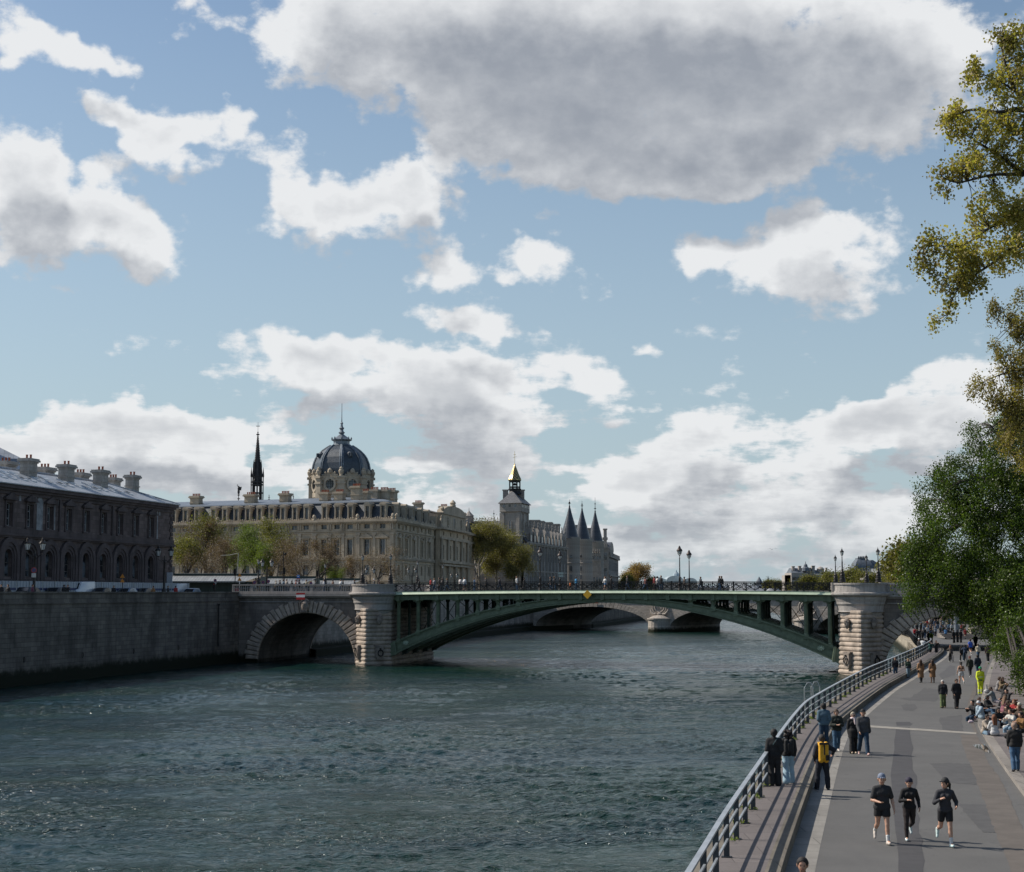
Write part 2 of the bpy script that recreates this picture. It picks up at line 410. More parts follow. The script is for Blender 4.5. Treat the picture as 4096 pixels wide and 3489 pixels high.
shade = n.math('SUBTRACT', shade, n.math('MULTIPLY', lit, n.math('MULTIPLY_ADD', thick, -.40, .62)))
shade = n.math('MAXIMUM', n.math('ADD', shade, n.mapr(D0, .5, 2.1, .06, .34)), 0)
low = n.mapr(el, .0, .12, .10, 0)
shade = n.math('ADD', n.math('MULTIPLY', shade, .86), low)
shade = n.math('MINIMUM', n.math('ADD', shade, n.math('MULTIPLY', thick, n.mapr(A0, 1.5, 4.0, .0, .08))), 1)
ccol = n.mix(shade, (8.0, 8.1, 8.2), (3.1, 3.35, 3.8))
hz = n.mapr(el, .0, .40, 1.6, 0, False)
skc = n.n.new('ShaderNodeHueSaturation'); n.link(sky.outputs[0], skc.inputs['Color']); skc.inputs['Saturation'].default_value = 1.0; skc.inputs['Value'].default_value = 1.0
sk2 = n.mix(n.math('MULTIPLY', hz, .5), n.mix(1.0, skc.outputs[0], (.98, 1.04, 1.05), 'MULTIPLY'), (4.3, 5.4, 6.1))
fin = n.mix(n.math('MULTIPLY', alpha, n.mapr(el, .0, .06, .75, .95)), sk2, ccol)
n.link(fin, bg.inputs['Color']); bg.inputs['Strength'].default_value = .105
w.cycles.sampling_method = 'MANUAL'; w.cycles.sample_map_resolution = 512
S.view_settings.view_transform = 'Standard'; S.view_settings.look = 'None'; S.view_settings.exposure = 0
S.cycles.max_bounces = 5; S.cycles.transparent_max_bounces = 6
# --- water
m, n, b = new_mat('river_water')
p = n.n.new('ShaderNodeNewGeometry').outputs['Position']
pr = n.mapping(p, (1, 1, 1), (0, 0, 0), (0, 0, R(-12)))
def wn(sx, sy, det, ro, di, loc=0):
 o = n.noise(n.mapping(pr, (sx, sy, 1), (loc, loc, 0)), 1.0, det, ro, di); o.node.noise_dimensions = '2D'; return o
a1 = wn(.80, 1.15, 3, .6, .6); a2 = wn(2.6, 3.6, 3, .6, .4, 7); a4 = wn(.20, .34, 2, .5, .5, 3)
gust = n.mapr(wn(.016, .045, 4, .62, .8, 11), .36, .66, .45, 1.25)
calm = n.mapr(wn(.05, .16, 3, .6, .6, 19), .40, .62, .6, 1.1)
r1 = n.math('SUBTRACT', 1.0, n.math('ABSOLUTE', n.math('MULTIPLY_ADD', a1, 2.0, -1.0)))
h = n.math('ADD', n.math('MULTIPLY', r1, .16), n.math('MULTIPLY', a2, .16))
h = n.math('ADD', n.math('MULTIPLY', h, n.math('MULTIPLY', gust, calm)), n.math('MULTIPLY', a4, .3))
n.link(n.bump(h, 1.0, 1.15), b.inputs['Normal'])
b.inputs['Roughness'].default_value = .15; b.inputs['IOR'].default_value = 1.30
n.link(n.mix(n.mapr(wn(.03, .08, 3, .6, .5, 5), .35, .65), (.003, .020, .021), (.008, .027, .018)), b.inputs['Base Color'])
NF = 1024; TS = 110.0; rgw = np.random.default_rng(3)
kx = np.fft.fftfreq(NF, TS/NF)*2*PI; KX, KY = np.meshgrid(kx, kx, indexing='ij'); KK = np.hypot(KX, KY)+1e-9
wd = np.array([math.cos(R(70)), math.sin(R(70))]); cosd = (KX*wd[0]+KY*wd[1])/KK
lam = 2*PI/KK; spec = KK**-3.3*np.exp(-(lam/2.1)**4)*np.exp(-(.34/np.maximum(lam, 1e-6))**2)*(.35+.65*cosd**2)
fld = np.fft.ifft2(np.fft.fft2(rgw.normal(0, 1, (NF, NF)))*np.sqrt(spec)).real
sx_f = np.gradient(fld, TS/NF, axis=0); sy_f = np.gradient(fld, TS/NF, axis=1); fld *= .112/math.sqrt((sx_f**2+sy_f**2).mean()/2)
def lowfield(seed, lam0):
 r_ = np.random.default_rng(seed); sp = np.exp(-(KK*lam0/(2*PI)-1)**2*3)+.4*np.exp(-(KK*lam0*.4/(2*PI)-1)**2*3); f_ = np.fft.ifft2(np.fft.fft2(r_.normal(0, 1, (NF, NF)))*np.sqrt(sp)).real; return f_/f_.std()
gf = lowfield(8, 26)
def samp(F_, X, Y):
 x = (X/TS*NF) % NF; y = (Y/TS*NF) % NF; i = np.floor(x).astype(int); j = np.floor(y).astype(int); fx = x-i; fy = y-j; i1 = (i+1) % NF; j1 = (j+1) % NF; i %= NF; j %= NF
 return F_[i, j]*(1-fx)*(1-fy)+F_[i1, j]*fx*(1-fy)+F_[i, j1]*(1-fx)*fy+F_[i1, j1]*fx*fy
rows = [48.0]
while rows[-1] < 600: rows.append(rows[-1]+max(.14, .14*(rows[-1]/75.0)**1.7))
rows = np.array(rows); NCOL = 620; cols_ = np.linspace(-.345, .30, NCOL)
YY = np.repeat(rows[:, None], NCOL, 1); XX = cols_[None, :]*YY
att = 1/(1+(YY/260.0)**2)
gs = np.clip(.85+.5*samp(gf, XX*.55+YY*.1, YY*.32), .25, 1.5)
ZZ = samp(fld, XX, YY)*gs*(.55+.45*att)+samp(fld, XX*.31+7, YY*.31+20)*1.2
ed = np.minimum(1, np.minimum(np.arange(len(rows)), len(rows)-1-np.arange(len(rows)))/8.0)[:, None]*np.minimum(1, np.minimum(np.arange(NCOL), NCOL-1-np.arange(NCOL))/6.0)[None, :]
ZZ = ZZ*ed
vv = np.stack([XX, YY, ZZ], -1).reshape(-1, 3); ii = (np.arange(len(rows)-1)[:, None]*NCOL+np.arange(NCOL-1)[None, :]).ravel()
ff = np.stack([ii, ii+1, ii+NCOL+1, ii+NCOL], 1)
xl, xr, y0, y1 = cols_[0], cols_[-1], rows[0], rows[-1]; nb_ = len(vv)
fr = np.array([(xl*y0, y0, 0), (xr*y0, y0, 0), (xr*y1, y1, 0), (xl*y1, y1, 0), (-500, -200, 0), (900, -200, 0), (900, 1600, 0), (-500, 1600, 0)])
ff = np.concatenate([ff, np.array([(4, 5, 1, 0), (5, 6, 2, 1), (6, 7, 3, 2), (7, 4, 0, 3)])+nb_]); vv = np.concatenate([vv, fr])
wo_ = bpy.data.objects.new('river_water', mesh_np('river_water', vv, ff, m, True)); COL.objects.link(wo_); tag(wo_, kind='structure')
# --- stone for the banks
M_quay = stone('quay_stone', (.20, .175, .15), (.035, .033, .03), 1.3, .48, .02, .75, .6, .6, .7, lowz=1.2)
M_quay_light = stone('quay_stone_light', (.42, .37, .29), (.12, .10, .08), 1.6, .6, .015, .4, .3, .6, .6, lowz=.9)
M_bridge = stone('bridge_stone', (.27, .23, .20), (.07, .06, .055), 1.2, .5, .015, .75, .45, .7, .7, lowz=.7)
M_bridge_cap = stone('bridge_cap_stone', (.42, .39, .365), (.15, .135, .125), 1.5, .9, .01, .5, .3, .8, .4)
M_pave = stone('pavement_stone', (.17, .15, .145), (.10, .09, .085), 1.7, 1.15, .012, .4, .15, .1, .35)
M_kerb = stone('kerb_stone', (.27, .245, .22), (.10, .09, .08), 1.1, 3., .02, .5, .2, .2, .3)
def asphalt(name):
 m, n, b = new_mat(name)
 p = n.n.new('ShaderNodeNewGeometry').outputs['Position']
 f1 = n.noise(p, 30, 4, .7); f2 = n.noise(p, .5, 5, .65); f3 = n.noise(n.mapping(p, (1, .25, 1), (0, 0, 0), (0, 0, R(18))), .9, 4, .6)
 c = n.mix(n.mapr(f2, .3, .7), (.078, .076, .073), (.098, .095, .091))
 c = n.mix(n.mapr(f3, .55, .75, 0, .35), c, (.064, .062, .062))
 c = n.mix(n.mapr(f1, .35, .75, 0, .3), c, (.17, .165, .16))
 vo = n.n.new('ShaderNodeTexVoronoi'); vo.feature = 'DISTANCE_TO_EDGE'; vo.inputs['Scale'].default_value = .16
 n.link(n.vmath('ADD', p, n.vmath('SCALE', n.noise(p, .8, 5, .7, color=True), 3.0)), vo.inputs['Vector'])
 c = n.mix(n.math('MULTIPLY', n.mapr(vo.outputs['Distance'], .0, .006, 1, 0), n.mapr(f2, .45, .6, 0, .6)), c, (.03, .03, .03))
 st = n.mapr(n.noise(p, 1.7, 3, .5), .68, .74, 0, .35); c = n.mix(st, c, (.05, .05, .05))
 n.link(c, b.inputs['Base Color']); b.inputs['Roughness'].default_value = .88
 n.link(n.bump(f1, .25, .01), b.inputs['Normal'])
 return m
M_asph = asphalt('asphalt')
M_street = plain('street_asphalt', (.09, .088, .085), .9)
# left bank plateau (wall face to the river) ---
LB = [(-100, -80), (-82, 0), (-63, 94), (-50, 159), (-36.5, 219), (-29.4, 238), (-12, 321), (3.5, 400), (20.5, 430), (44, 550), (100, 760), (170, 960), (330, 1300)]
RBW = [(1.0, -10), (2.4, 30), (5.7, 43.6), (11.8, 70.9), (15.1, 83.3), (22.8, 108.9), (27.7, 123.8), (38.0, 155.5), (44.2, 176), (47.5, 190), (57, 236), (68, 292), (95, 351), (110, 380), (160, 520), (230, 700), (350, 1000), (520, 1350)]
ZS = 8.4
def strip(pts_a, pts_b, za, zb, mb):
 for i in range(len(pts_a)-1):
  mb.quad((*pts_a[i], za), (*pts_a[i+1], za), (*pts_b[i+1], zb), (*pts_b[i], zb))
mb = MB()
far = [(x-1500, y) for x, y in LB]
strip(LB, far, ZS, ZS, mb)
mb.raw([(330, 1300, ZS), (520, 1350, ZS), (6000, 9000, ZS), (-6000, 9000, ZS), (-1170, 1300, ZS), (3000, 1350, ZS)], [(0, 1, 5, 2, 3, 4)])
tag(mb.build('ground', plain('island_ground', (.16, .15, .13), .95, 0, .2, .3)), kind='structure')
mb = MB(); strip(LB[:5], LB[:5], -1, ZS, mb); a = [(x-.45, y) for x, y in LB[:5]]
strip(LB[:5], LB[:5], ZS, 9.2, mb); strip(a, a, ZS, 9.2, mb); strip(LB[:5], a, 9.2, 9.2, mb)
c0 = [(x+.12, y) for x, y in LB[:5]]; c1 = [(x-.55, y) for x, y in LB[:5]]
for za, zb in ((9.2, 9.38),):
 strip(c0, c0, za, zb, mb); strip(c1, c1, za, zb, mb); strip(c0, c1, zb, zb, mb); strip(c0, c1, za, za, mb)
strip(c0, c0, 8.1, 8.3, mb); strip(c0, LB[:5], 8.3, 8.3, mb)
qt = thing('quay_wall', 'tall dark stone quay wall with parapet rising from the river at left', 'wall', (-50, 159, 0))
mb.build('wall', M_quay, qt)
mb = MB()
for k in range(5):                       # mooring rings and a drain pipe on the wall
 f = k/5.0+.08; q = Vector((-50, 159, 2.6)).lerp(Vector((-36.5, 219, 2.6)), f)
 mb.tube([q+Vector((.16, math.cos(t*PI/6)*.28, math.sin(t*PI/6)*.28)) for t in range(13)], .035, 5)
mb.build('mooring_ring', plain('iron_dark', (.03, .028, .026), .6, .5), qt)
mb = MB(); q = Vector((-38.2, 211.5, 0)); mb.tube([q+Vector((.25, 0, 2.4)), q+Vector((.25, 0, 7.7))], .09, 6); mb.cbox(q+Vector((.25, 0, 7.6)), .3, .3, .25)
mb.build('drain_pipe', _mc[('iron_dark', (.03, .028, .026), .6, .5, 3.0)], qt)
for (i0, i1, lab) in ((5, 8, 'pale stained quay wall between the two bridges below the arch'), (8, 12, 'far dark quay wall seen through the arch of the stone bridge')):
 mb = MB(); seg = LB[i0:i1+1]; strip(seg, seg, -1, 9.2, mb); a = [(x-.5, y+.1) for x, y in seg]; strip(a, a, ZS, 9.2, mb); strip(seg, a, 9.2, 9.2, mb)
 c0 = [(x+.9, y) for x, y in seg]; strip(c0, c0, -1, 1.0 if i0 == 5 else .8, mb); strip(c0, seg, 1.0 if i0 == 5 else .8, 1.2, mb)
 t = tag(mb.build('quay_wall', stone('quay_far', (.36, .32, .28), (.11, .10, .09), 1.3, .5, .02, .7, .3, .8, .6, lowz=1.6) if i0 == 5 else M_quay), lab, 'wall')
# right bank ---
ZR = 2.8; ZW = 3.15
RAILB = [(3.2, 30.2), (6.1, 43.6), (12.3, 70.9), (15.6, 83.3), (23.4, 108.9), (28.3, 123.8), (38.7, 155.5), (44.6, 174.5), (47.0, 184)]
def off(pts, o):
 out = []
 for i, p in enumerate(pts):
  a = Vector(pts[max(i-1, 0)]); b = Vector(pts[min(i+1, len(pts)-1)]); t = (b-a).normalized()
  out.append((p[0]+t.y*o, p[1]-t.x*o))
 return out
def smooth_line(pts, n=8):
 out = []
 for i in range(len(pts)-1):
  p0 = Vector(pts[max(i-1, 0)]); p1 = Vector(pts[i]); p2 = Vector(pts[i+1]); p3 = Vector(pts[min(i+2, len(pts)-1)])
  for k in range(n):
   t = k/n; out.append(tuple(.5*((2*p1)+(p2-p0)*t+(2*p0-5*p1+4*p2-p3)*t*t+(3*p1-p0-3*p2+p3)*t**3)))
 return out+[tuple(pts[-1])]
RL = smooth_line([(-1.6, 8)]+RAILB, 6)
KEX = off(RL, 1.32)          # road-side face of the walkway
gut = off(RL, 1.95)
RIGHT = smooth_line([(6.5, 8), (10.0, 22), (15.75, 50), (21.6, 75.6), (25.0, 88), (38.8, 133.7), (51.7, 174.6), (57, 190)], 6)
def resamp(pts, ys):
 xs = [p[0] for p in pts]; yy = [p[1] for p in pts]
 return [(float(np.interp(y, yy, xs)), y) for y in ys]
ys = [8+i*2.0 for i in range(89)]
mb = MB(); strip(resamp(gut, ys), resamp(RIGHT, ys), ZR, ZR, mb)
FL = smooth_line([(46.9, 184), (49.5, 200), (59.5, 245), (69.5, 292), (96.5, 351), (112, 380), (162, 520), (232, 700), (352, 1000)], 5)
FR = smooth_line([(54.6, 184), (60, 200), (73, 240), (86, 285), (105, 345), (124, 380), (180, 520), (255, 700), (380, 1000)], 5)
strip(FL, FR, ZR, ZR, mb)
tag(mb.build('quay_road', M_asph), kind='structure')
mb = MB(); k2 = resamp(off(RL, 1.30), ys); g2 = resamp(off(RL, 2.0), ys); strip(k2, g2, ZR+.012, ZR+.004, mb)
tag(mb.build('gutter_strip', stone('gutter_stone', (.30, .285, .26), (.13, .12, .11), 2.0, 1.1, .02, .5, .2, .3, .4)), kind='structure')
mb = MB(); rnd = random.Random(4)
def gpoly(pts, z, jit=0):
 if jit:
  q = []
  for i in range(len(pts)):
   a, b = pts[i], pts[(i+1) % len(pts)]; k = max(1, int(math.dist(a, b)/9))
   for j in range(k): f = j/k; q.append((a[0]+(b[0]-a[0])*f+rnd.uniform(-jit, jit), a[1]+(b[1]-a[1])*f+rnd.uniform(-jit, jit)*.4))
  pts = q
 mb.raw([gp(u, v, z) for u, v in pts], [tuple(range(len(pts)))])
rnd = random.Random(4)
def ragged(l, r, v0, v1, nst=26):
 L = []; Rr = []
 for i in range(nst+1):
  t = i/nst; v = v0+(v1-v0)*t
  lu = np.interp(v, [a[1] for a in l], [a[0] for a in l]); ru = np.interp(v, [a[1] for a in r], [a[0] for a in r])
  L.append((lu+rnd.uniform(-3, 3), v)); Rr.append((ru+rnd.uniform(-9, 9), v))
 return L+Rr[::-1]
gpoly(ragged([(3586, 2910), (3572, 3020), (3563, 3120), (3575, 3260), (3590, 3400), (3598, 3600)], [(3646, 2910), (3648, 3000), (3662, 3120), (3675, 3260), (3690, 3400), (3700, 3600)], 2908, 3640), ZR+.005)
gpoly(ragged([(3583, 2888), (3588, 2908)], [(3645, 2888), (3650, 2905)], 2888, 2903, 6), ZR+.005)
tag(mb.build('road_patch', plain('asphalt_patch', (.052, .050, .053), .92, 0, .12, 2)), kind='structure')
mb = MB()
gpoly([(3597, 2796), (3640, 2790), (3700, 2752), (3760, 2760), (3752, 2795), (3745, 2806), (3650, 2803)], ZR+.006, 4)
gpoly([(3600, 2822), (3625, 2815), (3660, 2816), (3668, 2832), (3650, 2843), (3612, 2841)], ZR+.006, 4)
gpoly([(3755, 2872), (3845, 2860), (3852, 2925), (3770, 2920)], ZR+.006, 4)
gpoly([(3820, 2700), (3770, 2716), (3755, 2700), (3800, 2660), (3818, 2664)], ZR+.006, 4)
gpoly([(3720, 3055), (3800, 3052), (3900, 3055), (3925, 3140), (3790, 3130)], ZR+.006, 4)
gpoly([(3830, 3215), (3960, 3218), (4020, 3330), (3930, 3330)], ZR+.006, 4)
tag(mb.build('road_patch', plain('asphalt_patch_faint', (.072, .070, .070), .92, 0, .12, 2)), kind='structure')
mb = MB(); gpoly([(3440, 2899), (3905, 2930), (3905, 2937), (3440, 2907)], ZR+.009)
tag(mb.build('cable_ramp_line', plain('stone_line', (.26, .24, .21), .9)), kind='structure')
mb = MB()
gpoly([(3840, 2939), (3905, 2938), (3925, 2975), (3960, 3060), (4010, 3130), (4130, 3400), (4200, 3560), (4080, 3560), (3990, 3350), (3905, 3120), (3862, 3010)], ZR+.007, 4)
gpoly([(3873, 2855), (3893, 2885), (3912, 2938), (3898, 2929), (3866, 2862), (3872, 2810), (3898, 2745), (3945, 2640), (3975, 2590), (3990, 2590), (3955, 2650), (3920, 2735), (3893, 2800)], ZR+.008)
tag(mb.build('damp_gutter', plain('brown_asphalt', (.105, .09, .078), .9, 0, .15, 1.2)), kind='structure')
m, n, b = new_mat('puddle'); b.inputs['Base Color'].default_value = (.015, .014, .012, 1); b.inputs['Roughness'].default_value = .03
n.link(n.bump(n.noise(n.n.new('ShaderNodeNewGeometry').outputs['Position'], 3, 2), .004, .01), b.inputs['Normal'])
mb = MB(); gpoly([(3890, 2980), (3915, 2977), (3938, 2978), (3950, 2990), (3962, 3006), (3958, 3012), (3938, 3005), (3925, 2998), (3905, 2992)], ZR+.012)
tag(mb.build('puddle', m), 'small dark puddle against the kerb beside the seated people', 'puddle')
mb = MB(); gpoly([(3890, 2800), (3905, 2800), (3904, 2808), (3889, 2808)], ZR+.02); tag(mb.build('drain_grate', plain('grate', (.02, .02, .018), .7)), 'small dark drain grate in the gutter behind the seated group', 'drain grate')
mb = MB(); out = resamp(off(RL, -.55), ys); inn = resamp(off(RL, .98), ys); kx = resamp(off(RL, 1.32), ys)
strip(out, inn, ZW, ZW, mb)
tag(mb.build('river_walkway', M_pave), kind='structure')
mb = MB(); strip(inn, kx, ZW+.005, ZW+.005, mb); strip(kx, kx, ZR-.3, ZW+.005, mb); strip(inn, inn, ZW-.1, ZW+.005, mb)
o2 = resamp(off(RL, -.2), ys); strip(out, o2, ZW+.03, ZW+.03, mb); strip(o2, o2, ZW-.1, ZW+.03, mb); strip(out, out, -1, ZW+.03, mb)
tag(mb.build('walkway_kerb', stone('walk_kerb', (.21, .185, .15), (.05, .045, .04), 1.1, 2., .02, .7, .2, .4, .5)), kind='structure')
mb = MB(); seg = RBW[9:]; strip(seg, seg, -1, 2.3, mb); a = off(seg, 1.1); strip(seg, a, 2.3, 2.3, mb); strip(a, a, 2.3, ZR+.02, mb)
mb.quad((47.5, 190, -1), (57, 236, -1), (57, 236, 2.3), (47.5, 190, 2.3))
tag(mb.build('quay_wall', M_quay_light), 'low pale stone quay wall beside the water beyond the right pier', 'wall')
P0 = resamp(off(RIGHT, .0), ys); P1 = resamp(off(RIGHT, .35), ys); P2 = resamp(off(RIGHT, 5.2), ys)
mb = MB(); strip(P1, P2, ZR+.16, ZR+.16, mb); tag(mb.build('pavement', M_pave), kind='structure')
mb = MB(); strip(P0, P0, ZR-.2, ZR+.165, mb); strip(P0, P1, ZR+.165, ZR+.165, mb); strip(P1, P1, ZR, ZR+.165, mb)
tag(mb.build('kerb', M_kerb), kind='structure')
Q1 = off(FR, .3); Q2 = off(FR, 6)
mb = MB(); strip(Q1, Q2, ZR+.15, ZR+.15, mb); strip(FR, FR, ZR-.2, ZR+.15, mb); strip(FR, Q1, ZR+.15, ZR+.15, mb)
tag(mb.build('pavement', M_pave), kind='structure')
P3 = resamp(off(RIGHT, 13), ys)
mb = MB(); strip(P2, P3, ZR+.14, 9.0, mb)
Q3 = off(FR, 15); strip(Q2, Q3, ZR+.13, 9.0, mb)
far = [(x+1500, y) for x, y in P3]; strip(P3, far, 9.0, 9.0, mb)
far = [(x+1500, y) for x, y in Q3]; strip(Q3, far, 9.0, 9.0, mb)
tag(mb.build('embankment', plain('earth_grass', (.07, .085, .03), .95, 0, .5, 1.5)), kind='structure')
# --- the iron and stone bridge
BL = Vector((-17.9, 211.1, 0)); BR = Vector((39.9, 187.1, 0)); be = (BR-BL).normalized(); SP = (BR-BL).length
bm_ = Vector((.21, .978, 0)).normalized()
def BP(s, t, z): q = BL+be*s+bm_*t; return Vector((q.x, q.y, z))
FB = Matrix(((be.x, bm_.x, 0, BL.x), (be.y, bm_.y, 0, BL.y), (0, 0, 1, 0), (0, 0, 0, 1)))   # (s,t,z) frame, sheared like the bridge
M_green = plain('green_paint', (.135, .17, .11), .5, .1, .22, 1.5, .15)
M_green_lit = plain('green_paint_lit', (.40, .48, .36), .5, .1, .12, 1.2)  # paler green: light on the upward-facing moulding is put into the colour
M_green_shaded = plain('green_paint_shaded', (.035, .06, .045), .6, .1, .3, 1.5)  # same green darkened behind the front rib: shade under the deck as colour
M_iron = plain('black_iron', (.022, .021, .022), .45, .6)
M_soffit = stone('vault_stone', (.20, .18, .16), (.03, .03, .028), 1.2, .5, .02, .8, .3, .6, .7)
M_course = plain('rusticated_stone', (.37, .305, .25), .9, 0, .32, .9, .5)
M_carve = plain('carved_stone', (.24, .20, .17), .9, 0, .35, 2.5, .5)
TW = 21.0
bridge = thing('iron_arch_bridge', 'green iron arch bridge on rusticated stone piers with round stone balconies', 'bridge', (BL.x, BL.y, 0))
def ell(a, b, zc, sc, n=24): return [(sc-a*math.cos(PI*k/n), zc+b*math.sin(PI*k/n)) for k in range(n+1)]
def pier(s0):
 hw = 2.5
 def ring(z, g):
  w_ = hw+g; p = 3.3+g
  pts = [(s0-w_, 0), (s0-w_*.55, -p*.52), (s0-w_*.1, -p*.96), (s0, -p), (s0+w_*.1, -p*.96), (s0+w_*.55, -p*.52), (s0+w_, 0), (s0+w_, TW), (s0+w_*.5, TW+p*.5), (s0, TW+p), (s0-w_*.5, TW+p*.5), (s0-w_, TW)]
  return [BP(a, b, z) for a, b in pts]
 mb = MB(); rings = []; z = -1.0; ch = .52; k = 0
 while z < 6.95:
  bat = max(0, (3.0-z))*.035
  for dz, g in ((0, -.10), (.05, -.02), (.14, .07), (.26, .10), (.38, .07), (.47, -.02)):
   rings.append(ring(z+dz, g+bat))
  z += ch
 mb.loft(rings)
 p = mb.build('pier', M_course, bridge, smooth=False)
 for sgn, tc in ((-1, .2), (1, TW-.2)):
  mb = MB()
  def rr(rad, z, ext=0):
   out = []
   for k in range(17):
    a = PI*k/16
    out.append(BP(s0-rad*math.cos(a), tc+sgn*(rad*.95*math.sin(a)), z))
   out += [BP(s0+rad, tc-sgn*1.5, z), BP(s0-rad, tc-sgn*1.5, z)]
   return out
  mb.loft([rr(2.35, 6.6), rr(2.5, 6.95), rr(2.72, 7.1), rr(2.62, 7.2), rr(2.68, 7.75), rr(2.85, 8.0), rr(2.85, 8.2), rr(3.0, 8.55), rr(3.02, 8.78), rr(3.35, 8.9), rr(3.5, 9.05), rr(3.5, 9.22), rr(3.3, 9.3)])
  mb.build('corbel', M_bridge_cap, bridge)
  mb = MB()
  def band(r0, r1, z0, z1):
   n_ = 18
   def q(r, k, z):
    a = PI*k/n_; return BP(s0-r*math.cos(a), tc+sgn*(r*.95*math.sin(a)), z)
   for k in range(n_):
    ps = [q(r0, k, z0), q(r1, k, z0), q(r1, k+1, z0), q(r0, k+1, z0), q(r0, k, z1), q(r1, k, z1), q(r1, k+1, z1), q(r0, k+1, z1)]
    mb.raw(ps, [(0, 1, 2, 3), (4, 5, 6, 7), (0, 1, 5, 4), (1, 2, 6, 5), (2, 3, 7, 6), (3, 0, 4, 7)])
  band(2.72, 3.02, 9.3, 10.18); band(2.64, 3.12, 9.3, 9.48); band(2.62, 3.14, 10.18, 10.36)
  for x in (-1, 1):
   mb.M = None
   c = BP(s0+x*2.75, tc+sgn*.15, 9.3); mb.cbox(c, 1.1, .9, 1.12)
  mb.build('balcony_parapet', M_bridge_cap, bridge)
 for side in (-1, 1):
  a = BP(s0+side*hw*.55, -3.4*.55, 0); nrm = (BP(s0, 0, 0)-BP(s0, 1, 0))
  nn = Vector((side*3.6*be.x-be.x*0, 0, 0))
  e1 = (BP(s0, -3.3, 0)-BP(s0+side*hw, 0, 0)).normalized(); nn = Vector((-e1.y, e1.x, 0))
  if nn.dot(a-BP(s0, 5, 0)) < 0: nn = -nn
  c = a+nn*.12
  Fm = frame((c.x, c.y, 0), e1, nn)
  mb = MB(Fm)
  mb.lathe([(.05, 5.15), (.25, 5.3), (.36, 5.6), (.38, 6.0), (.30, 6.3), (.1, 6.42)], (0, .08, 0), 10, sy=.75)
  mb.lathe([(.02, 0), (.07, .06), (.09, .22), (.04, .36)], (0, .38, 5.66), 6)
  for x in (-.14, .14): mb.lathe([(.02, -.05), (.07, 0), (.02, .05)], (x, .36, 5.98), 6)
  mb.box(-.2, .2, .3, .42, 6.06, 6.12); mb.box(-.12, .12, .32, .4, 5.52, 5.57)
  for k in range(9):
   an = PI*k/8; mb.lathe([(.02, -.1), (.11, 0), (.02, .1)], (-.38*math.cos(an), .12, 6.0+.38*math.sin(an)), 6)
  mb.build('carved_head', M_carve, bridge, True)
  mb = MB(Fm); mb.box(-.55, .55, -.2, .30, 1.05, 2.45); mb.box(-.68, .68, -.2, .22, 2.45, 2.6); mb.box(-.42, .42, -.2, .26, .8, 1.05)
  pl = mb.build('ring_plaque', M_carve, bridge)
  mb = MB(Fm); mb.tube([(.38*math.cos(2*PI*k/16), .42, 1.62+.38*math.sin(2*PI*k/16)) for k in range(17)], .07, 6); mb.box(-.09, .09, .28, .46, 1.95, 2.25)
  mb.build('mooring_ring', M_iron, pl)
pier(0); pier(SP)
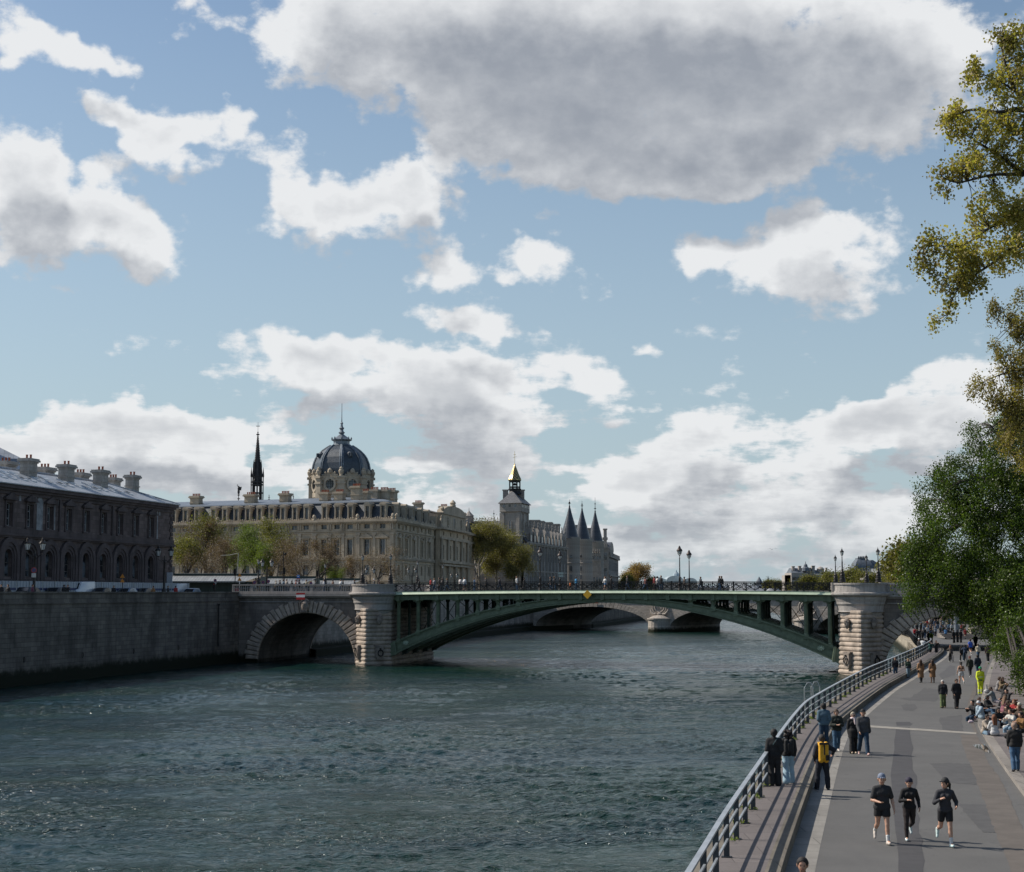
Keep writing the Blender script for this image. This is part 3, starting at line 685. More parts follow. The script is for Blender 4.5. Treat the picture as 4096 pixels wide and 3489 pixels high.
def stone_arch(sa, sb, sfar, nameextra):
 """solid masonry between s=sa (pier side) and sfar (abutment end) with an opening sa..sb"""
 lo, hi = min(sa, sb), max(sa, sb); a = (hi-lo)/2; scn = (lo+hi)/2; b = 6.2; zc = .45; ZT = 8.6
 E = ell(a, b, zc, scn)
 for t in (.0, TW):
  mb = MB()
  for k in range(len(E)-1):
   mb.quad(BP(E[k][0], t, E[k][1]), BP(E[k+1][0], t, E[k+1][1]), BP(E[k+1][0], t, ZT), BP(E[k][0], t, ZT))
  mb.build('spandrel_wall', M_bridge, bridge)
 l2, h2 = min(sb, sfar), max(sb, sfar)
 mb = MB(); mb.loft([[BP(l2, 0, z), BP(h2, 0, z), BP(h2, TW, z), BP(l2, TW, z)] for z in (-1, ZT)])
 mb.build('abutment', M_bridge, bridge)
 mb = MB();
 for k in range(len(E)-1): mb.quad(BP(E[k][0], 0, E[k][1]), BP(E[k+1][0], 0, E[k+1][1]), BP(E[k+1][0], TW, E[k+1][1]), BP(E[k][0], TW, E[k][1]))
 for x in (lo, hi): mb.quad(BP(x, 0, -1), BP(x, TW, -1), BP(x, TW, zc), BP(x, 0, zc))
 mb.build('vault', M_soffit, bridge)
 NV = 37                       # voussoirs, rounded blocks with joints
 rings_mb = [MB(), MB()]
 for k in range(NV):
  t0 = PI*(k+.06)/NV; t1 = PI*(k+.94)/NV
  def q(th, r, z=0):
   return (scn-(a+r*.98)*math.cos(th), zc+(b+r*.78)*math.sin(th))
  if q((t0+t1)/2, 0)[1] < .4: continue
  rr_ = 1.85+(.25 if k % 2 else 0)
  for t in ((-.30, .1), (TW-.1, TW+.3)):
   ti = t[0] if t[0] < 0 else t[1]; to = t[1] if t[0] < 0 else t[0]; tm = ti+(.12 if ti < 0 else -.12)
   tm2 = .5*(t0+t1); sh = .16*(t1-t0)
   R0 = [BP(*(lambda c: (c[0], to, c[1]))(q(x, y))) for x, y in ((t0, -.05), (t1, -.05), (t1, rr_), (t0, rr_))]
   R1 = [BP(*(lambda c: (c[0], tm, c[1]))(q(x, y))) for x, y in ((t0, -.05), (t1, -.05), (t1, rr_), (t0, rr_))]
   R2 = [BP(*(lambda c: (c[0], ti, c[1]))(q(x, y))) for x, y in ((t0+sh, .12), (t1-sh, .12), (t1-sh, rr_-.15), (t0+sh, rr_-.15))]
   rings_mb[0 if t[0] < 0 else 1].loft([R0, R1, R2])
 for mb in rings_mb: mb.build('arch_ring', M_course, bridge)
 mb = MB()                                # carved keystone mask
 c = BP(scn, -.45, 7.55); Fm = frame((c.x, c.y, 0), (be.x, be.y), (-be.y*-1 if False else be.y, -be.x))
 mb.M = Fm; mb.lathe([(.1, 6.7), (.45, 7.0), (.6, 7.4), (.55, 7.9), (.35, 8.25), (.1, 8.4)], (0, 0, 0), 10, sy=.7)
 mb.lathe([(.03, 0), (.1, .1), (.12, .4), (.05, .6)], (0, .42, 7.35), 6)
 for x in (-.22, .22): mb.lathe([(.02, -.08), (.1, 0), (.02, .08)], (x, .4, 7.85), 6)
 for k in range(11):
  an = PI*k/10; mb.lathe([(.02, -.18), (.17, 0), (.02, .18)], (-.6*math.cos(an), .1, 7.9+.45*math.sin(an)), 6)
 for x in (-.35, -.18, 0, .18, .35): mb.lathe([(.02, 0), (.12, .2), (.1, .45)], (x, .32, 6.65), 6)
 mb.build('keystone_mask', M_carve, bridge, True)
 e0, e1 = (min(sfar, 0), max(sfar, 0)) if sfar < 10 else (min(sfar, SP), max(sfar, SP))
 g0, g1 = (sfar, -3.0) if sfar < 10 else (SP+3.0, sfar)
 mb = MB(FB)
 for (t0, t1) in ((-.18, .35), (TW-.35, TW+.18)): mb.box(g0, g1, t0, t1, 8.0, 8.12)
 for (t0, t1) in ((-.25, .3), (TW-.3, TW+.25)): mb.box(g0, g1, t0, t1, 8.6, 8.78)
 for (t0, t1) in ((-.62, .3), (TW-.3, TW+.62)): mb.box(g0, g1, t0, t1, 8.80, 9.08)
 for (t0, t1) in ((-.5, .3), (TW-.3, TW+.5)): mb.box(g0, g1, t0, t1, 9.1, 9.3)
 mb.build('cornice', M_bridge_cap, bridge)
 ln = g1-g0; npan = max(2, int(ln/2.6)); cell = ln/npan
 for (t0, t1) in ((-.35, .05), (TW-.05, TW+.35)):
  mb = MB(FB); t = (t0+t1)/2
  mb.box(g0, g1, t0, t1, 9.3, 9.45); mb.box(g0, g1, t0, t1, 10.2, 10.38)
  for k in range(npan+1): mb.box(max(g0, g0+k*cell-.2), min(g1, g0+k*cell+.2), t-.17, t+.17, 9.43, 10.24)
  for k in range(npan):
   nb = 8
   for j in range(nb):
    s_ = g0+k*cell+.34+(cell-.68)*j/(nb-1)
    mb.lathe([(.10, 9.44), (.10, 9.52), (.055, 9.58), (.12, 9.76), (.105, 9.88), (.05, 10.06), (.09, 10.12), (.09, 10.22)], (s_, t, 0), 6)
  mb.build('balustrade', M_bridge_cap, bridge)
stone_arch(-2.6, -17.2, -21.2, 'l')
stone_arch(SP+2.6, SP+17.4, SP+34, 'r')
mb = MB(FB); mb.box(-21.2, SP+34, .35, TW-.35, 8.62, 9.28); mb.build('deck', M_street, bridge)
s0, s1 = 2.45, SP-2.45; half = (s1-s0)/2; scn = (s0+s1)/2; ZC = 8.75; ZE = 2.65; rise = ZC-ZE
Rr = (half*half+rise*rise)/(2*rise)
def arcz(s): return ZC-Rr+math.sqrt(max(Rr*Rr-(s-scn)**2, 0))
def camber(s): return 9.30+.22*(1-((s-scn)/half)**2)
NS = 60
for i, t in enumerate((.35, 5.4, 10.5, 15.6, TW-.35)):
 mb = MB(FB); ss = [s0+(s1-s0)*k/NS for k in range(NS+1)]
 def depth(s): return .62+.85*abs((s-scn)/half)**1.4
 def rib(dz0, dz1, t0, t1):
  mb.loft([[(s, t0, arcz(s)-depth(s)*dz0), (s, t1, arcz(s)-depth(s)*dz0), (s, t1, arcz(s)-depth(s)*dz1), (s, t0, arcz(s)-depth(s)*dz1)] for s in ss])
 rib(.0, 1.0, t-.10, t+.10)
 rib(-.06, .08, t-.36, t+.36); rib(.93, 1.07, t-.36, t+.36)
 if i == 0: rib(.15, .2, t-.2, t); rib(.8, .85, t-.2, t)
 mb.build('arch_rib', M_green, bridge)
 nb = 20; step = (s1-s0-2.2)/nb
 for k in range(nb+1):
  s = s0+1.1+step*k; zb = arcz(s)+.05; zt = camber(s)-.95
  if zt-zb < .35: continue
  cm = MB(FB)
  cm.box(s-.30, s+.30, t-.28, t+.28, zb-.35, zb+.12)
  if i in (0, 4) and zt-zb > 1.0:
   for q in range(8):
    an = 2*PI*q/8; cm.lathe([(.075, zb+.1), (.075, zt-.35)], (s+.17*math.cos(an), t+.17*math.sin(an), 0), 5)
   cm.lathe([(.19, zb+.1), (.19, zt-.35)], (s, t, 0), 8); cm.lathe([(.3, zb+.1), (.3, zb+.2), (.24, zb+.3)], (s, t, 0), 8)
  else: cm.box(s-.16, s+.16, t-.16, t+.16, zb, zt-.3)
  cm.lathe([(.22, zt-.42), (.36, zt-.25), (.3, zt-.15), (.42, zt)], (s, t, 0), 8)
  cm.build('column', M_green if i in (0,) else M_green_shaded, bridge)
  if i == 0 and k < nb:                # scalloped bracket between columns
   bb = MB(FB); sb = s+step; zz = camber(s+step/2)-.95
   pts = [(s+.25, zz-.55), (s+.33, zz-.32), (s+.5, zz-.2), (s+.62, zz-.28), (s+.8, zz-.08), (sb-.8, zz-.08), (sb-.62, zz-.28), (sb-.5, zz-.2), (sb-.33, zz-.32), (sb-.25, zz-.55), (sb-.25, zz), (s+.25, zz)]
   bb.loft([[(a, tt, b) for a, b in pts] for tt in (t-.12, t+.06)])
   bb.build('bracket', M_green, bridge)
 for se, sg in ((s0, 1), (s1, -1)):
  mb = MB(FB); zz = arcz(se+sg*1.0); dp = depth(se)
  th = math.atan2(arcz(se+sg*2)-arcz(se+sg*.2), 1.8)
  mb2 = []
  for (dx, h0, h1, wt) in ((0, .55, 1.15, .45), (.35, .5, 1.1, .5), (.4, .25, .85, .42), (.95, .22, .82, .42), (1.0, .35, .95, .5), (1.25, .3, .9, .5), (1.3, .1, .7, .4)):
   x = se+sg*(dx-.35); zc_ = arcz(se+sg*.9)-(.9-dx+.35)*math.tan(th)-dp*.5
   mb2.append([(x, t-wt, zc_-h1), (x, t+wt, zc_-h1), (x-sg*.25, t+wt, zc_+h1*.9), (x-sg*.25, t-wt, zc_+h1*.9)])
  mb.loft(mb2); mb.build('end_shoe', M_green if i == 0 else M_green_shaded, bridge)
mb = MB(FB); nb = 20; step = (s1-s0-2.2)/nb
for k in range(nb+1):
 s = s0+1.1+step*k; zt = camber(s)-.42; mb.box(s-.12, s+.12, .3, TW-.3, zt-.5, zt)
for k in range(NS):
 a = s0+(s1-s0)*k/NS; b_ = s0+(s1-s0)*(k+1)/NS
 mb.loft([[(x, .1, camber(x)-.4), (x, TW-.1, camber(x)-.4), (x, TW-.1, camber(x)-.28), (x, .1, camber(x)-.28)] for x in (a, b_)])
for t in (10.5,):
 for k in range(0, nb, 1):
  s = s0+1.1+step*k; sb = s+step; za, zb = arcz(s)+.1, camber(s)-1.0
  if zb-za > .8: mb.bar((s, t, za), (sb, t, zb), .08); mb.bar((s, t, zb), (sb, t, arcz(sb)+.1), .08)
mb.build('deck_girders', M_green_shaded, bridge)
for t, sg in ((0, -1), (TW, 1)):
 mb = MB(FB); ss = [s0-.3+(s1-s0+.6)*k/NS for k in range(NS+1)]
 def fas(z0, z1, o0, o1, target):
  target.loft([[(s, t-sg*.3, camber(s)+z0), (s, t+sg*o0, camber(s)+z0), (s, t+sg*o1, camber(s)+z1), (s, t-sg*.3, camber(s)+z1)] for s in ss])
 fas(-.30, -.02, .68, .40, mb); fas(-.36, -.30, .60, .68, mb); fas(-.02, .06, .42, .44, mb)
 mb.build('fascia_moulding', M_green_lit, bridge)
 mb = MB(FB); fas(-.95, -.32, .02, .04, mb); fas(-.42, -.31, .2, .34, mb); fas(-1.0, -.92, .14, .14, mb)
 k = 0; s = s0
 while s < s1: mb.box(s-.06, s+.06, min(t, t+sg*.26), max(t, t+sg*.26), camber(s)-.46, camber(s)-.32); s += .36
 for k in range(nb+1):
  s = s0+1.1+step*k; mb.box(s-.22, s+.22, min(t, t+sg*.2), max(t, t+sg*.2), camber(s)-1.12, camber(s)-.4)
 mb.build('fascia_frieze', M_green, bridge)
 rl = MB(FB); L = s1-s0+.5; npn = 46; pw = L/npn
 for k in range(npn):
  a = s0-.25+k*pw; b_ = a+pw; zb = camber((a+b_)/2)+.06; za_, zb_ = camber(a)+.06, camber(b_)+.06
  tt = t+sg*.25
  for h, wd, hh in ((1.02, .17, .07), (.86, .05, .05), (.10, .08, .05)):
   rl.loft([[(a, tt-wd/2, za_+h), (a, tt+wd/2, za_+h), (a, tt+wd/2, za_+h+hh), (a, tt-wd/2, za_+h+hh)], [(b_, tt-wd/2, zb_+h), (b_, tt+wd/2, zb_+h), (b_, tt+wd/2, zb_+h+hh), (b_, tt-wd/2, zb_+h+hh)]])
  if k % 3 == 0: rl.box(a-.09, a+.09, tt-.09, tt+.09, za_, za_+1.1); rl.cbox((a, tt, za_), .26, .26, .12)
  else: rl.box(a-.035, a+.035, tt-.04, tt+.04, za_, za_+1.02)
  for (cx, cz, r) in ((.27, .36, .2), (.73, .36, .2), (.5, .66, .17), (.14, .7, .12), (.86, .7, .12), (.5, .3, .1)):
   c = a+cx*pw; rl.tube([(c+r*math.cos(2*PI*q/8), tt, zb+.12+cz-.02+r*math.sin(2*PI*q/8)) for q in range(9)], .026, 4, False)
  rl.bar((a, tt, zb+.12), (b_, tt, zb+.86), .045); rl.bar((a, tt, zb+.86), (b_, tt, zb+.12), .045)
  rl.cbox((a+pw*.5, tt, zb+.42), .14, .06, .14)
 rl.build('iron_railing', M_iron, bridge)
for sg, sc_ in ((1, s0+2.2), (-1, s1-2.2)):
 mb = MB(FB); zc_ = arcz(sc_)-depth(sc_)*.5
 for k in range(10):
  an = 2*PI*k/10; mb.bar((sc_, .16, zc_), (sc_+.42*math.cos(an), .12, zc_+.3*math.sin(an)-.19*sg*math.cos(an)*.0), .09)
 mb.lathe([(.02, -.14), (.16, 0), (.02, .14)], (sc_, .14, zc_), 6)
 mb.build('rosette', M_green_lit, bridge)
M_yel = plain('sign_yellow', (.75, .40, .02), .5, 0, .05); M_red = plain('sign_red', (.42, .02, .02), .5, 0, .05); M_wht = plain('sign_white', (.78, .77, .75), .5, 0, .04)
def dirface(P): return frame((P.x, P.y, 0), (be.x, be.y), (be.y, -be.x))
c = at(2354, 2376, 195.3); c = BP((c-BL).dot(be)/1.0, 0, 0); Fm = dirface(BP(s_of_u(2354, BL, be), -.9, 0))
t = thing('channel_sign', 'yellow diamond shaped board hung at the crown of the green arch', 'sign', tuple(Fm.translation)[:2]+(9.0,))
mb = MB(Fm); zc_ = 9.05; q = .56
for r, y0, y1, mm in ((.53*1.0, 0, .05, 'p'),):
 mb.loft([[(r*1.0, y, zc_), (0, y, zc_+r), (-r, y, zc_), (0, y, zc_-r)] for y in (-.04, .02)])
 mb.M = Fm
r = .56; mb = MB(Fm); r = .56
mb.loft([[(.56*k[0], y, zc_+.56*k[1]) for k in ((.06, -.94), (.94, -.06), (.94, .06), (.06, .94), (-.06, .94), (-.94, .06), (-.94, -.06), (-.06, -.94))] for y in (-.03, .03)])
mb.build('board', M_yel, t)
mb = MB(Fm); mb.box(-.04, .04, -.5, -.03, 9.0, 9.06); mb.box(-.04, .04, -.5, -.03, 9.2, 9.26); mb.build('bracket', M_iron, t)
Fm = dirface(BP(s_of_u(1211, BL, be), -.75, 0))
t = thing('no_passage_sign', 'red and white striped board above the left stone arch', 'sign', tuple(Fm.translation)[:2]+(8.9,))
mb = MB(Fm); x = .64
mb.box(-x, x, -.05, .03, 8.34, 8.66); mb.box(-x, x, -.05, .03, 9.0, 9.24); mb.build('red_bands', M_red, t)
mb = MB(Fm); mb.box(-x, x, -.05, .028, 8.66, 9.0); mb.build('white_band', M_wht, t)
mb = MB(Fm); mb.box(-.3, -.2, -.3, -.05, 8.7, 8.8); mb.box(.2, .3, -.3, -.05, 8.7, 8.8); mb.build('bracket', M_iron, t)
mb = MB(FB); s_ = SP-3.15
for tt in (.2, .9): mb.bar((s_, tt, 5.2), (s_, tt, 7.6), .06)
for k in range(8): mb.bar((s_, .2, 5.3+k*.3), (s_, .9, 5.3+k*.3), .04)
tag(mb.build('access_ladder', M_iron), 'small black iron ladder fixed to the right pier under the deck', 'ladder')
# --- the far stone bridge with laurel wreaths
C1 = Vector((34.9, 386, 0)); ce = Vector((.866, -.5, 0)); cn = Vector((.5, .866, 0))
FC = Matrix(((ce.x, cn.x, 0, C1.x), (ce.y, cn.y, 0, C1.y), (0, 0, 1, 0), (0, 0, 0, 1)))
M_far = stone('far_bridge_stone', (.46, .41, .36), (.17, .155, .14), 1.0, .38, .02, .5, .3, .5, .7, lowz=.6)
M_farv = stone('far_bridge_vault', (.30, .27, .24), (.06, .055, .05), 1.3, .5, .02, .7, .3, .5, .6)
fb = thing('stone_arch_bridge', 'pale stone bridge with carved wreaths above its piers seen under the green arch', 'bridge', tuple(C1))
CW = 30.0; SPAN = 31.0; PW = 5.2
for k in range(-1, 2):
 lo = k*(SPAN+PW)+PW/2; hi = lo+SPAN; a = SPAN/2; sc_ = (lo+hi)/2; zc = 1.0; b = 4.9; E = ell(a, b, zc, sc_, 28)
 for t in (.0, CW):
  mb = MB(FC)
  for j in range(28): mb.quad((E[j][0], t, E[j][1]), (E[j+1][0], t, E[j+1][1]), (E[j+1][0], t, 8.3), (E[j][0], t, 8.3))
  mb.quad((lo-PW, t, 1.0), (lo, t, 1.0), (lo, t, 8.3), (lo-PW, t, 8.3))
  mb.build('spandrel_wall', M_far, fb)
 mb = MB(FC)
 for j in range(28): mb.quad((E[j][0], 0, E[j][1]), (E[j+1][0], 0, E[j+1][1]), (E[j+1][0], CW, E[j+1][1]), (E[j][0], CW, E[j][1]))
 for x in (lo, hi): mb.quad((x, 0, -1), (x, CW, -1), (x, CW, zc), (x, 0, zc))
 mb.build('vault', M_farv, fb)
 mb = MB(FC); NV = 45
 for j in range(NV):
  t0 = PI*(j+.05)/NV; t1 = PI*(j+.95)/NV
  q = lambda th, r: (sc_-(a+r)*math.cos(th), zc+(b+r)*math.sin(th))
  mb.loft([[(q(x, y)[0], tt, q(x, y)[1]) for x, y in ((t0, -.03), (t1, -.03), (t1, 1.35), (t0, 1.35))] for tt in (-.14, .1)])
 mb.build('arch_ring', M_far, fb)
for k in (-1, 0, 1, 2):
 x = k*(SPAN+PW); mb = MB(FC)
 if k in (-1, 2):
  xx = x if k == 2 else x; mb.box(x-(14 if k == -1 else PW/2), x+(PW/2 if k == -1 else 40), .01, CW-.01, -1, 8.29); mb.build('abutment', M_far, fb); continue
 def pr(w_, pz, z): return [(x+w_*math.cos(PI+PI*j/10), pz*math.sin(PI+PI*j/10)*1.0, z) for j in range(11)]+[(x+w_, CW, z), (x-w_, CW, z)]
 mb.loft([pr(2.75, 3.4, -1), pr(2.6, 3.2, 2.9), pr(2.9, 3.5, 2.95), pr(2.9, 3.5, 3.25), pr(2.4, 3.0, 3.3), pr(1.6, 2.0, 3.75), pr(.4, .5, 4.1)])
 mb.build('pier', M_far, fb)
 mb = MB(FC)                               # laurel wreath with swags
 for sgn in (-1, 1):
  for j in range(16):
   an = -PI/2+sgn*(.2+2.5*j/15); cx, cz_ = x+1.5*math.cos(an), 5.9+1.5*math.sin(an)
   for dd in (-.22, .22): mb.lathe([(.02, -.3), (.19, 0), (.02, .3)], (cx+dd*math.cos(an)*1.2, -.18, cz_+dd*math.sin(an)), 5)
  mb.tube([(x+sgn*.9, -.3, 4.15), (x+sgn*1.6, -.35, 4.25), (x+sgn*2.1, -.35, 4.8), (x+sgn*2.3, -.3, 5.4)], [.28, .3, .2, .08], 6)
 mb.lathe([(.1, 3.9), (.5, 4.1), (.6, 4.35), (.2, 4.6)], (x, -.3, 0), 8)
 mb.box(x-.55, x-.33, -.16, -.02, 5.3, 6.5); mb.box(x+.33, x+.55, -.16, -.02, 5.3, 6.5); mb.bar((x-.44, -.09, 6.4), (x+.44, -.09, 5.4), .2, .14)
 mb.build('wreath', M_far, fb)
mb = MB(FC); L0, L1 = -(SPAN+PW)-14, 2*(SPAN+PW)+40
mb.box(L0, L1, -.5, CW+.5, 8.3, 8.62); mb.box(L0, L1, -.3, CW+.3, 8.63, 8.75); mb.build('cornice', M_far, fb)
mb = MB(FC); mb.box(L0, L1, -.25, .15, 8.75, 9.68); mb.box(L0, L1, CW-.15, CW+.25, 8.75, 9.68); mb.build('parapet', M_far, fb)
Fm = frame((0, 0, 0), (ce.x, ce.y), (-cn.x, -cn.y)); q = C1+ce*s_of_u(2384, C1, ce)-cn*.4; Fm = frame((q.x, q.y, 0), (ce.x, ce.y), (-cn.x, -cn.y))
t = thing('channel_sign', 'small red and white board at the crown of the far stone arch', 'sign', (q.x, q.y, 6.8))
mb = MB(Fm); mb.box(-.72, .72, 0, .06, 6.75, 7.2); mb.build('red_band', M_red, t)
mb = MB(Fm); mb.box(-.72, .72, 0, .058, 7.2, 7.42); mb.build('white_band', M_wht, t)
# --- windows
M_glass = None
def mk_glass():
 m, n, b = new_mat('window_glass')
 p = n.n.new('ShaderNodeNewGeometry').outputs['Position']
 f = n.noise(p, .55, 2, .5)
 n.link(n.mix(n.mapr(f, .42, .6), (.015, .018, .022), (.13, .15, .17)), b.inputs['Base Color'])
 b.inputs['Roughness'].default_value = .12; b.inputs['Specular IOR Level'].default_value = .7
 n.link(n.bump(n.noise(p, 2.5, 2), .15, .05), b.inputs['Normal'])
 return m
M_glass = mk_glass()
M_frame_w = plain('window_frame_pale', (.42, .43, .43), .6, 0, .1); M_frame_d = plain('window_frame_brown', (.11, .10, .09), .6, 0, .1)
_wc = {}
def window(parent, F, x, z, w_, h_, nx=2, nz=3, mat=None, arched=False, y=-.3, name='window'):
 """window frame (part) and its pane (sub-part); F = facade frame, (x,z) lower centre"""
 mat = mat or M_frame_w
 key = (round(w_, 2), round(h_, 2), nx, nz, mat.name, arched)
 if key not in _wc:
  f = MB(); t = .07
  def top(r): return [(r*math.cos(PI-PI*k/10), h_-w_/2+r*math.sin(PI*k/10)) for k in range(11)]
  if arched:
   f.loft([[(a, yy, b) for a, b in top(w_/2)] for yy in (-.04, .04)], False, False)
   for k in range(10):
    a, b = top(w_/2)[k], top(w_/2)[k+1]; c, d = top(w_/2-t)[k], top(w_/2-t)[k+1]
    f.quad((a[0], .04, a[1]), (b[0], .04, b[1]), (d[0], .04, d[1]), (c[0], .04, c[1]))
   hh = h_-w_/2
  else: f.box(-w_/2, w_/2, -.04, .04, h_-t, h_); hh = h_
  f.box(-w_/2, w_/2, -.04, .04, 0, t); f.box(-w_/2, -w_/2+t, -.04, .04, t, hh); f.box(w_/2-t, w_/2, -.04, .04, t, hh)
  for k in range(1, nx): xx = -w_/2+w_*k/nx; f.box(xx-.04, xx+.04, -.03, .05, t, h_-t*.5)
  for k in range(1, nz): zz = hh*k/nz if k < nz-1 or nz < 3 else hh*.72; f.box(-w_/2+t, w_/2-t, -.03, .045, zz-.03, zz+.03)
  p = MB();
  if arched:
   pts = [(-w_/2, .0)]+top(w_/2)+[(w_/2, 0)]; p.raw([(a, -.01, b) for a, b in pts], [tuple(range(len(pts)))])
  else: p.quad((-w_/2, -.01, 0), (w_/2, -.01, 0), (w_/2, -.01, h_), (-w_/2, -.01, h_))
  _wc[key] = (f.mesh('window', mat), p.mesh('pane', M_glass))
 fm, pm = _wc[key]
 wp = F @ Vector((x, y, z)); rz = math.atan2(F[1][0], F[0][0])
 yv = Vector((F[0][1], F[1][1])); rz = math.atan2(-yv.x, yv.y)
 o = inst(name, fm, parent, wp, rz)
 c = bpy.data.objects.new('pane', pm); COL.objects.link(c); c.parent = o
 return o
def chimney(parent, c, dx, dy, h, rz, mat, pots=3, pmat=None, name='chimney'):
 mb = MB(Matrix.Translation(Vector(c)) @ Matrix.Rotation(rz, 4, 'Z'))
 mb.box(-dx/2, dx/2, -dy/2, dy/2, 0, h); mb.box(-dx/2-.12, dx/2+.12, -dy/2-.12, dy/2+.12, h*.30, h*.36)
 mb.box(-dx/2-.12, dx/2+.12, -dy/2-.12, dy/2+.12, h-.62, h-.46); mb.box(-dx/2-.3, dx/2+.3, -dy/2-.3, dy/2+.3, h-.45, h-.2); mb.box(-dx/2-.2, dx/2+.2, -dy/2-.2, dy/2+.2, h-.2, h-.02)
 o = mb.build(name, mat, parent)
 if pots:
  mb = MB(Matrix.Translation(Vector(c)) @ Matrix.Rotation(rz, 4, 'Z'))
  for k in range(pots):
   x = (k-(pots-1)/2)*dx/(pots+.4); mb.lathe([(.15, h-.03), (.15, h+.42), (.18, h+.44), (.18, h+.5)], (x, 0, 0), 6)
  mb.build('chimney_pots', pmat, o)
 return o
def pediment(mb, x, z, w_, h_, y0, y1):
 mb.loft([[(x-w_/2, y, z), (x+w_/2, y, z), (x+w_/2, y, z+.14), (x, y, z+h_), (x-w_/2, y, z+.14)] for y in (y0, y1)])
 mb.box(x-w_/2-.1, x+w_/2+.1, y0, y1+.08, z-.14, z-.005)
M_pot = plain('terracotta', (.26, .08, .045), .8)
# --- long grimy building at left
M_hd = stone('grimy_stone', (.165, .128, .12), (.035, .029, .03), 1.1, .55, .02, .55, .35, .5, 1.0)
M_hd_t = stone('grimy_trim', (.125, .10, .098), (.03, .027, .028), 2, .8, .01, .6, .3, .7, .5)
M_zinc = zinc('zinc_roof', (.36, .39, .43)); M_chim = stone('chimney_stone', (.46, .42, .38), (.12, .11, .10), .9, .4, .02, .5, .3, .6, .4)
hd_d = Vector((.2157, 1, 0)).normalized()
hd_P = Vector((-.209*240, 240, 0))           # far right corner of the facade; x runs toward the camera
hd = thing('hospital_building', 'long grimy two storey stone building with arched windows and zinc roof at left', 'building', (hd_P.x, hd_P.y, ZS))
F = frame((hd_P.x, hd_P.y, 0), (-hd_d.x, -hd_d.y), (hd_d.y, -hd_d.x))
def sx_(u): return s_of_u(u, hd_P, -hd_d)
us = [599, 538, 474, 408, 339, 267, 191, 113, 28]
xs = [sx_(u) for u in us]; sp_ = (xs[-1]-xs[0])/8; xs = [xs[0]+sp_*i for i in range(10)]
ops = []
for x in xs: ops += [(x-.95, x+.95, 11.2, 14.45, True), (x-.7, x+.7, 17.25, 19.95, False)]
LEN = xs[-1]+sp_/2+12
mb = MB(F); wall_open(mb, 0, LEN, ZS, 22.1, ops, .5)
mb.quad((0, 0, ZS), (0, -16, ZS), (0, -16, 22.1), (0, 0, 22.1)); mb.box(.1, LEN, -16, -1.2, ZS, 22.05)
mb.build('wall', M_hd, hd)
for x in xs:
 window(hd, F, x, 11.2, 1.9, 3.25, 2, 3, M_frame_d, True, y=-.42)
 window(hd, F, x, 17.25, 1.4, 2.7, 2, 3, M_frame_w, False, y=-.4)
 mb = MB(F); n_ = 16                       # double rounded arch round each ground floor window
 for (r0, r1, y1) in ((.95, 1.3, .12), (1.3, 1.75, .22), (1.75, 2.35, .34)):
  for k in range(n_):
   a0, a1 = PI*k/n_, PI*(k+1)/n_
   q = lambda a, r: (x-r*math.cos(a), 13.5+r*math.sin(a))
   mb.loft([[(q(a, r)[0], y, q(a, r)[1]) for a, r in ((a0, r0), (a1, r0), (a1, r1), (a0, r1))] for y in (.003, y1)], True)
  for sg in (-1, 1): mb.box(min(x+sg*r0, x+sg*r1), max(x+sg*r0, x+sg*r1), .003, y1, 10.9 if r0 < 1.2 else 9.6, 13.5)
 mb.build('arch_surround', M_hd_t, hd)
 mb = MB(F); mb.box(x-.95, x+.95, .004, .12, 17.05, 20.05); mb2 = mb
 mb = MB(F)
 for sg in (-1, 1): mb.box(min(x+sg*.72, x+sg*1.02), max(x+sg*.72, x+sg*1.02), .004, .14, 17.1, 20.0)
 mb.box(x-1.02, x+1.02, .004, .14, 20.0, 20.3); pediment(mb, x, 20.45, 2.7, .75, .004, .4); mb.box(x-1.15, x+1.15, .004, .3, 16.95, 17.1)
 mb.build('window_surround', M_hd_t, hd)
mb = MB(F)
mb.box(-.2, LEN, .005, .25, 16.25, 16.95); mb.box(-.35, LEN, .003, .5, 16.05, 16.25); mb.box(-.3, LEN, .002, .32, 15.85, 16.05)
mb.box(-.2, LEN, .004, .2, 21.0, 21.4); mb.box(-.35, LEN, .003, .45, 21.4, 21.7); mb.box(-.6, LEN, .002, .75, 21.7, 22.15)
mb.box(-.1, LEN, .006, .2, 10.55, 10.9); mb.box(-.1, LEN, .004, .16, ZS, 9.5)
z = ZS+.2; k = 0
while z < 21:
 mb.box(-.12, .95 if k % 2 else .6, .005, .13, z, z+.46); mb.box(-.13, -.005, -1.0 if k % 2 else -.6, .0, z, z+.46); z += .56; k += 1
for i in (3, 6): mb.box(xs[i-1]/2+xs[i]/2-.18, xs[i-1]/2+xs[i]/2+.18, .006, .22, 16.95, 21.0)
mb.build('cornice', M_hd_t, hd)
mb = MB(F)
rn = random.Random(2)
a_, b_ = xs[6], xs[7]; c_ = (a_+b_)/2
mb.box(xs[0]-3.2, b_+2.7, .007, .012, 21.25, 21.3); mb.box(c_-.75, c_+.75, .008, .03, 16.97, 20.6); mb.lathe([(.01, 20.55), (.7, 20.6), (.4, 21.0), (.05, 21.3)], (c_, .02, 0), 8, sy=.02)
for x in (a_-1.25, a_-.2, a_+.4, b_+.6, b_-1.5, c_+1.6, a_-2.4, xs[0]-2.9, xs[0]-2.2, b_+2.4):
 w_ = rn.uniform(.10, .26); h0 = rn.choice([17.0, 20.2, 20.3, 20.4]); mb.loft([[(x-w_, .009, h0), (x+w_, .009, h0), (x+w_*.5, .009, 21.6), (x-w_*.5, .009, 21.6)], [(x-w_, .02, h0), (x+w_, .02, h0), (x+w_*.5, .02, 21.6), (x-w_*.5, .02, 21.6)]])
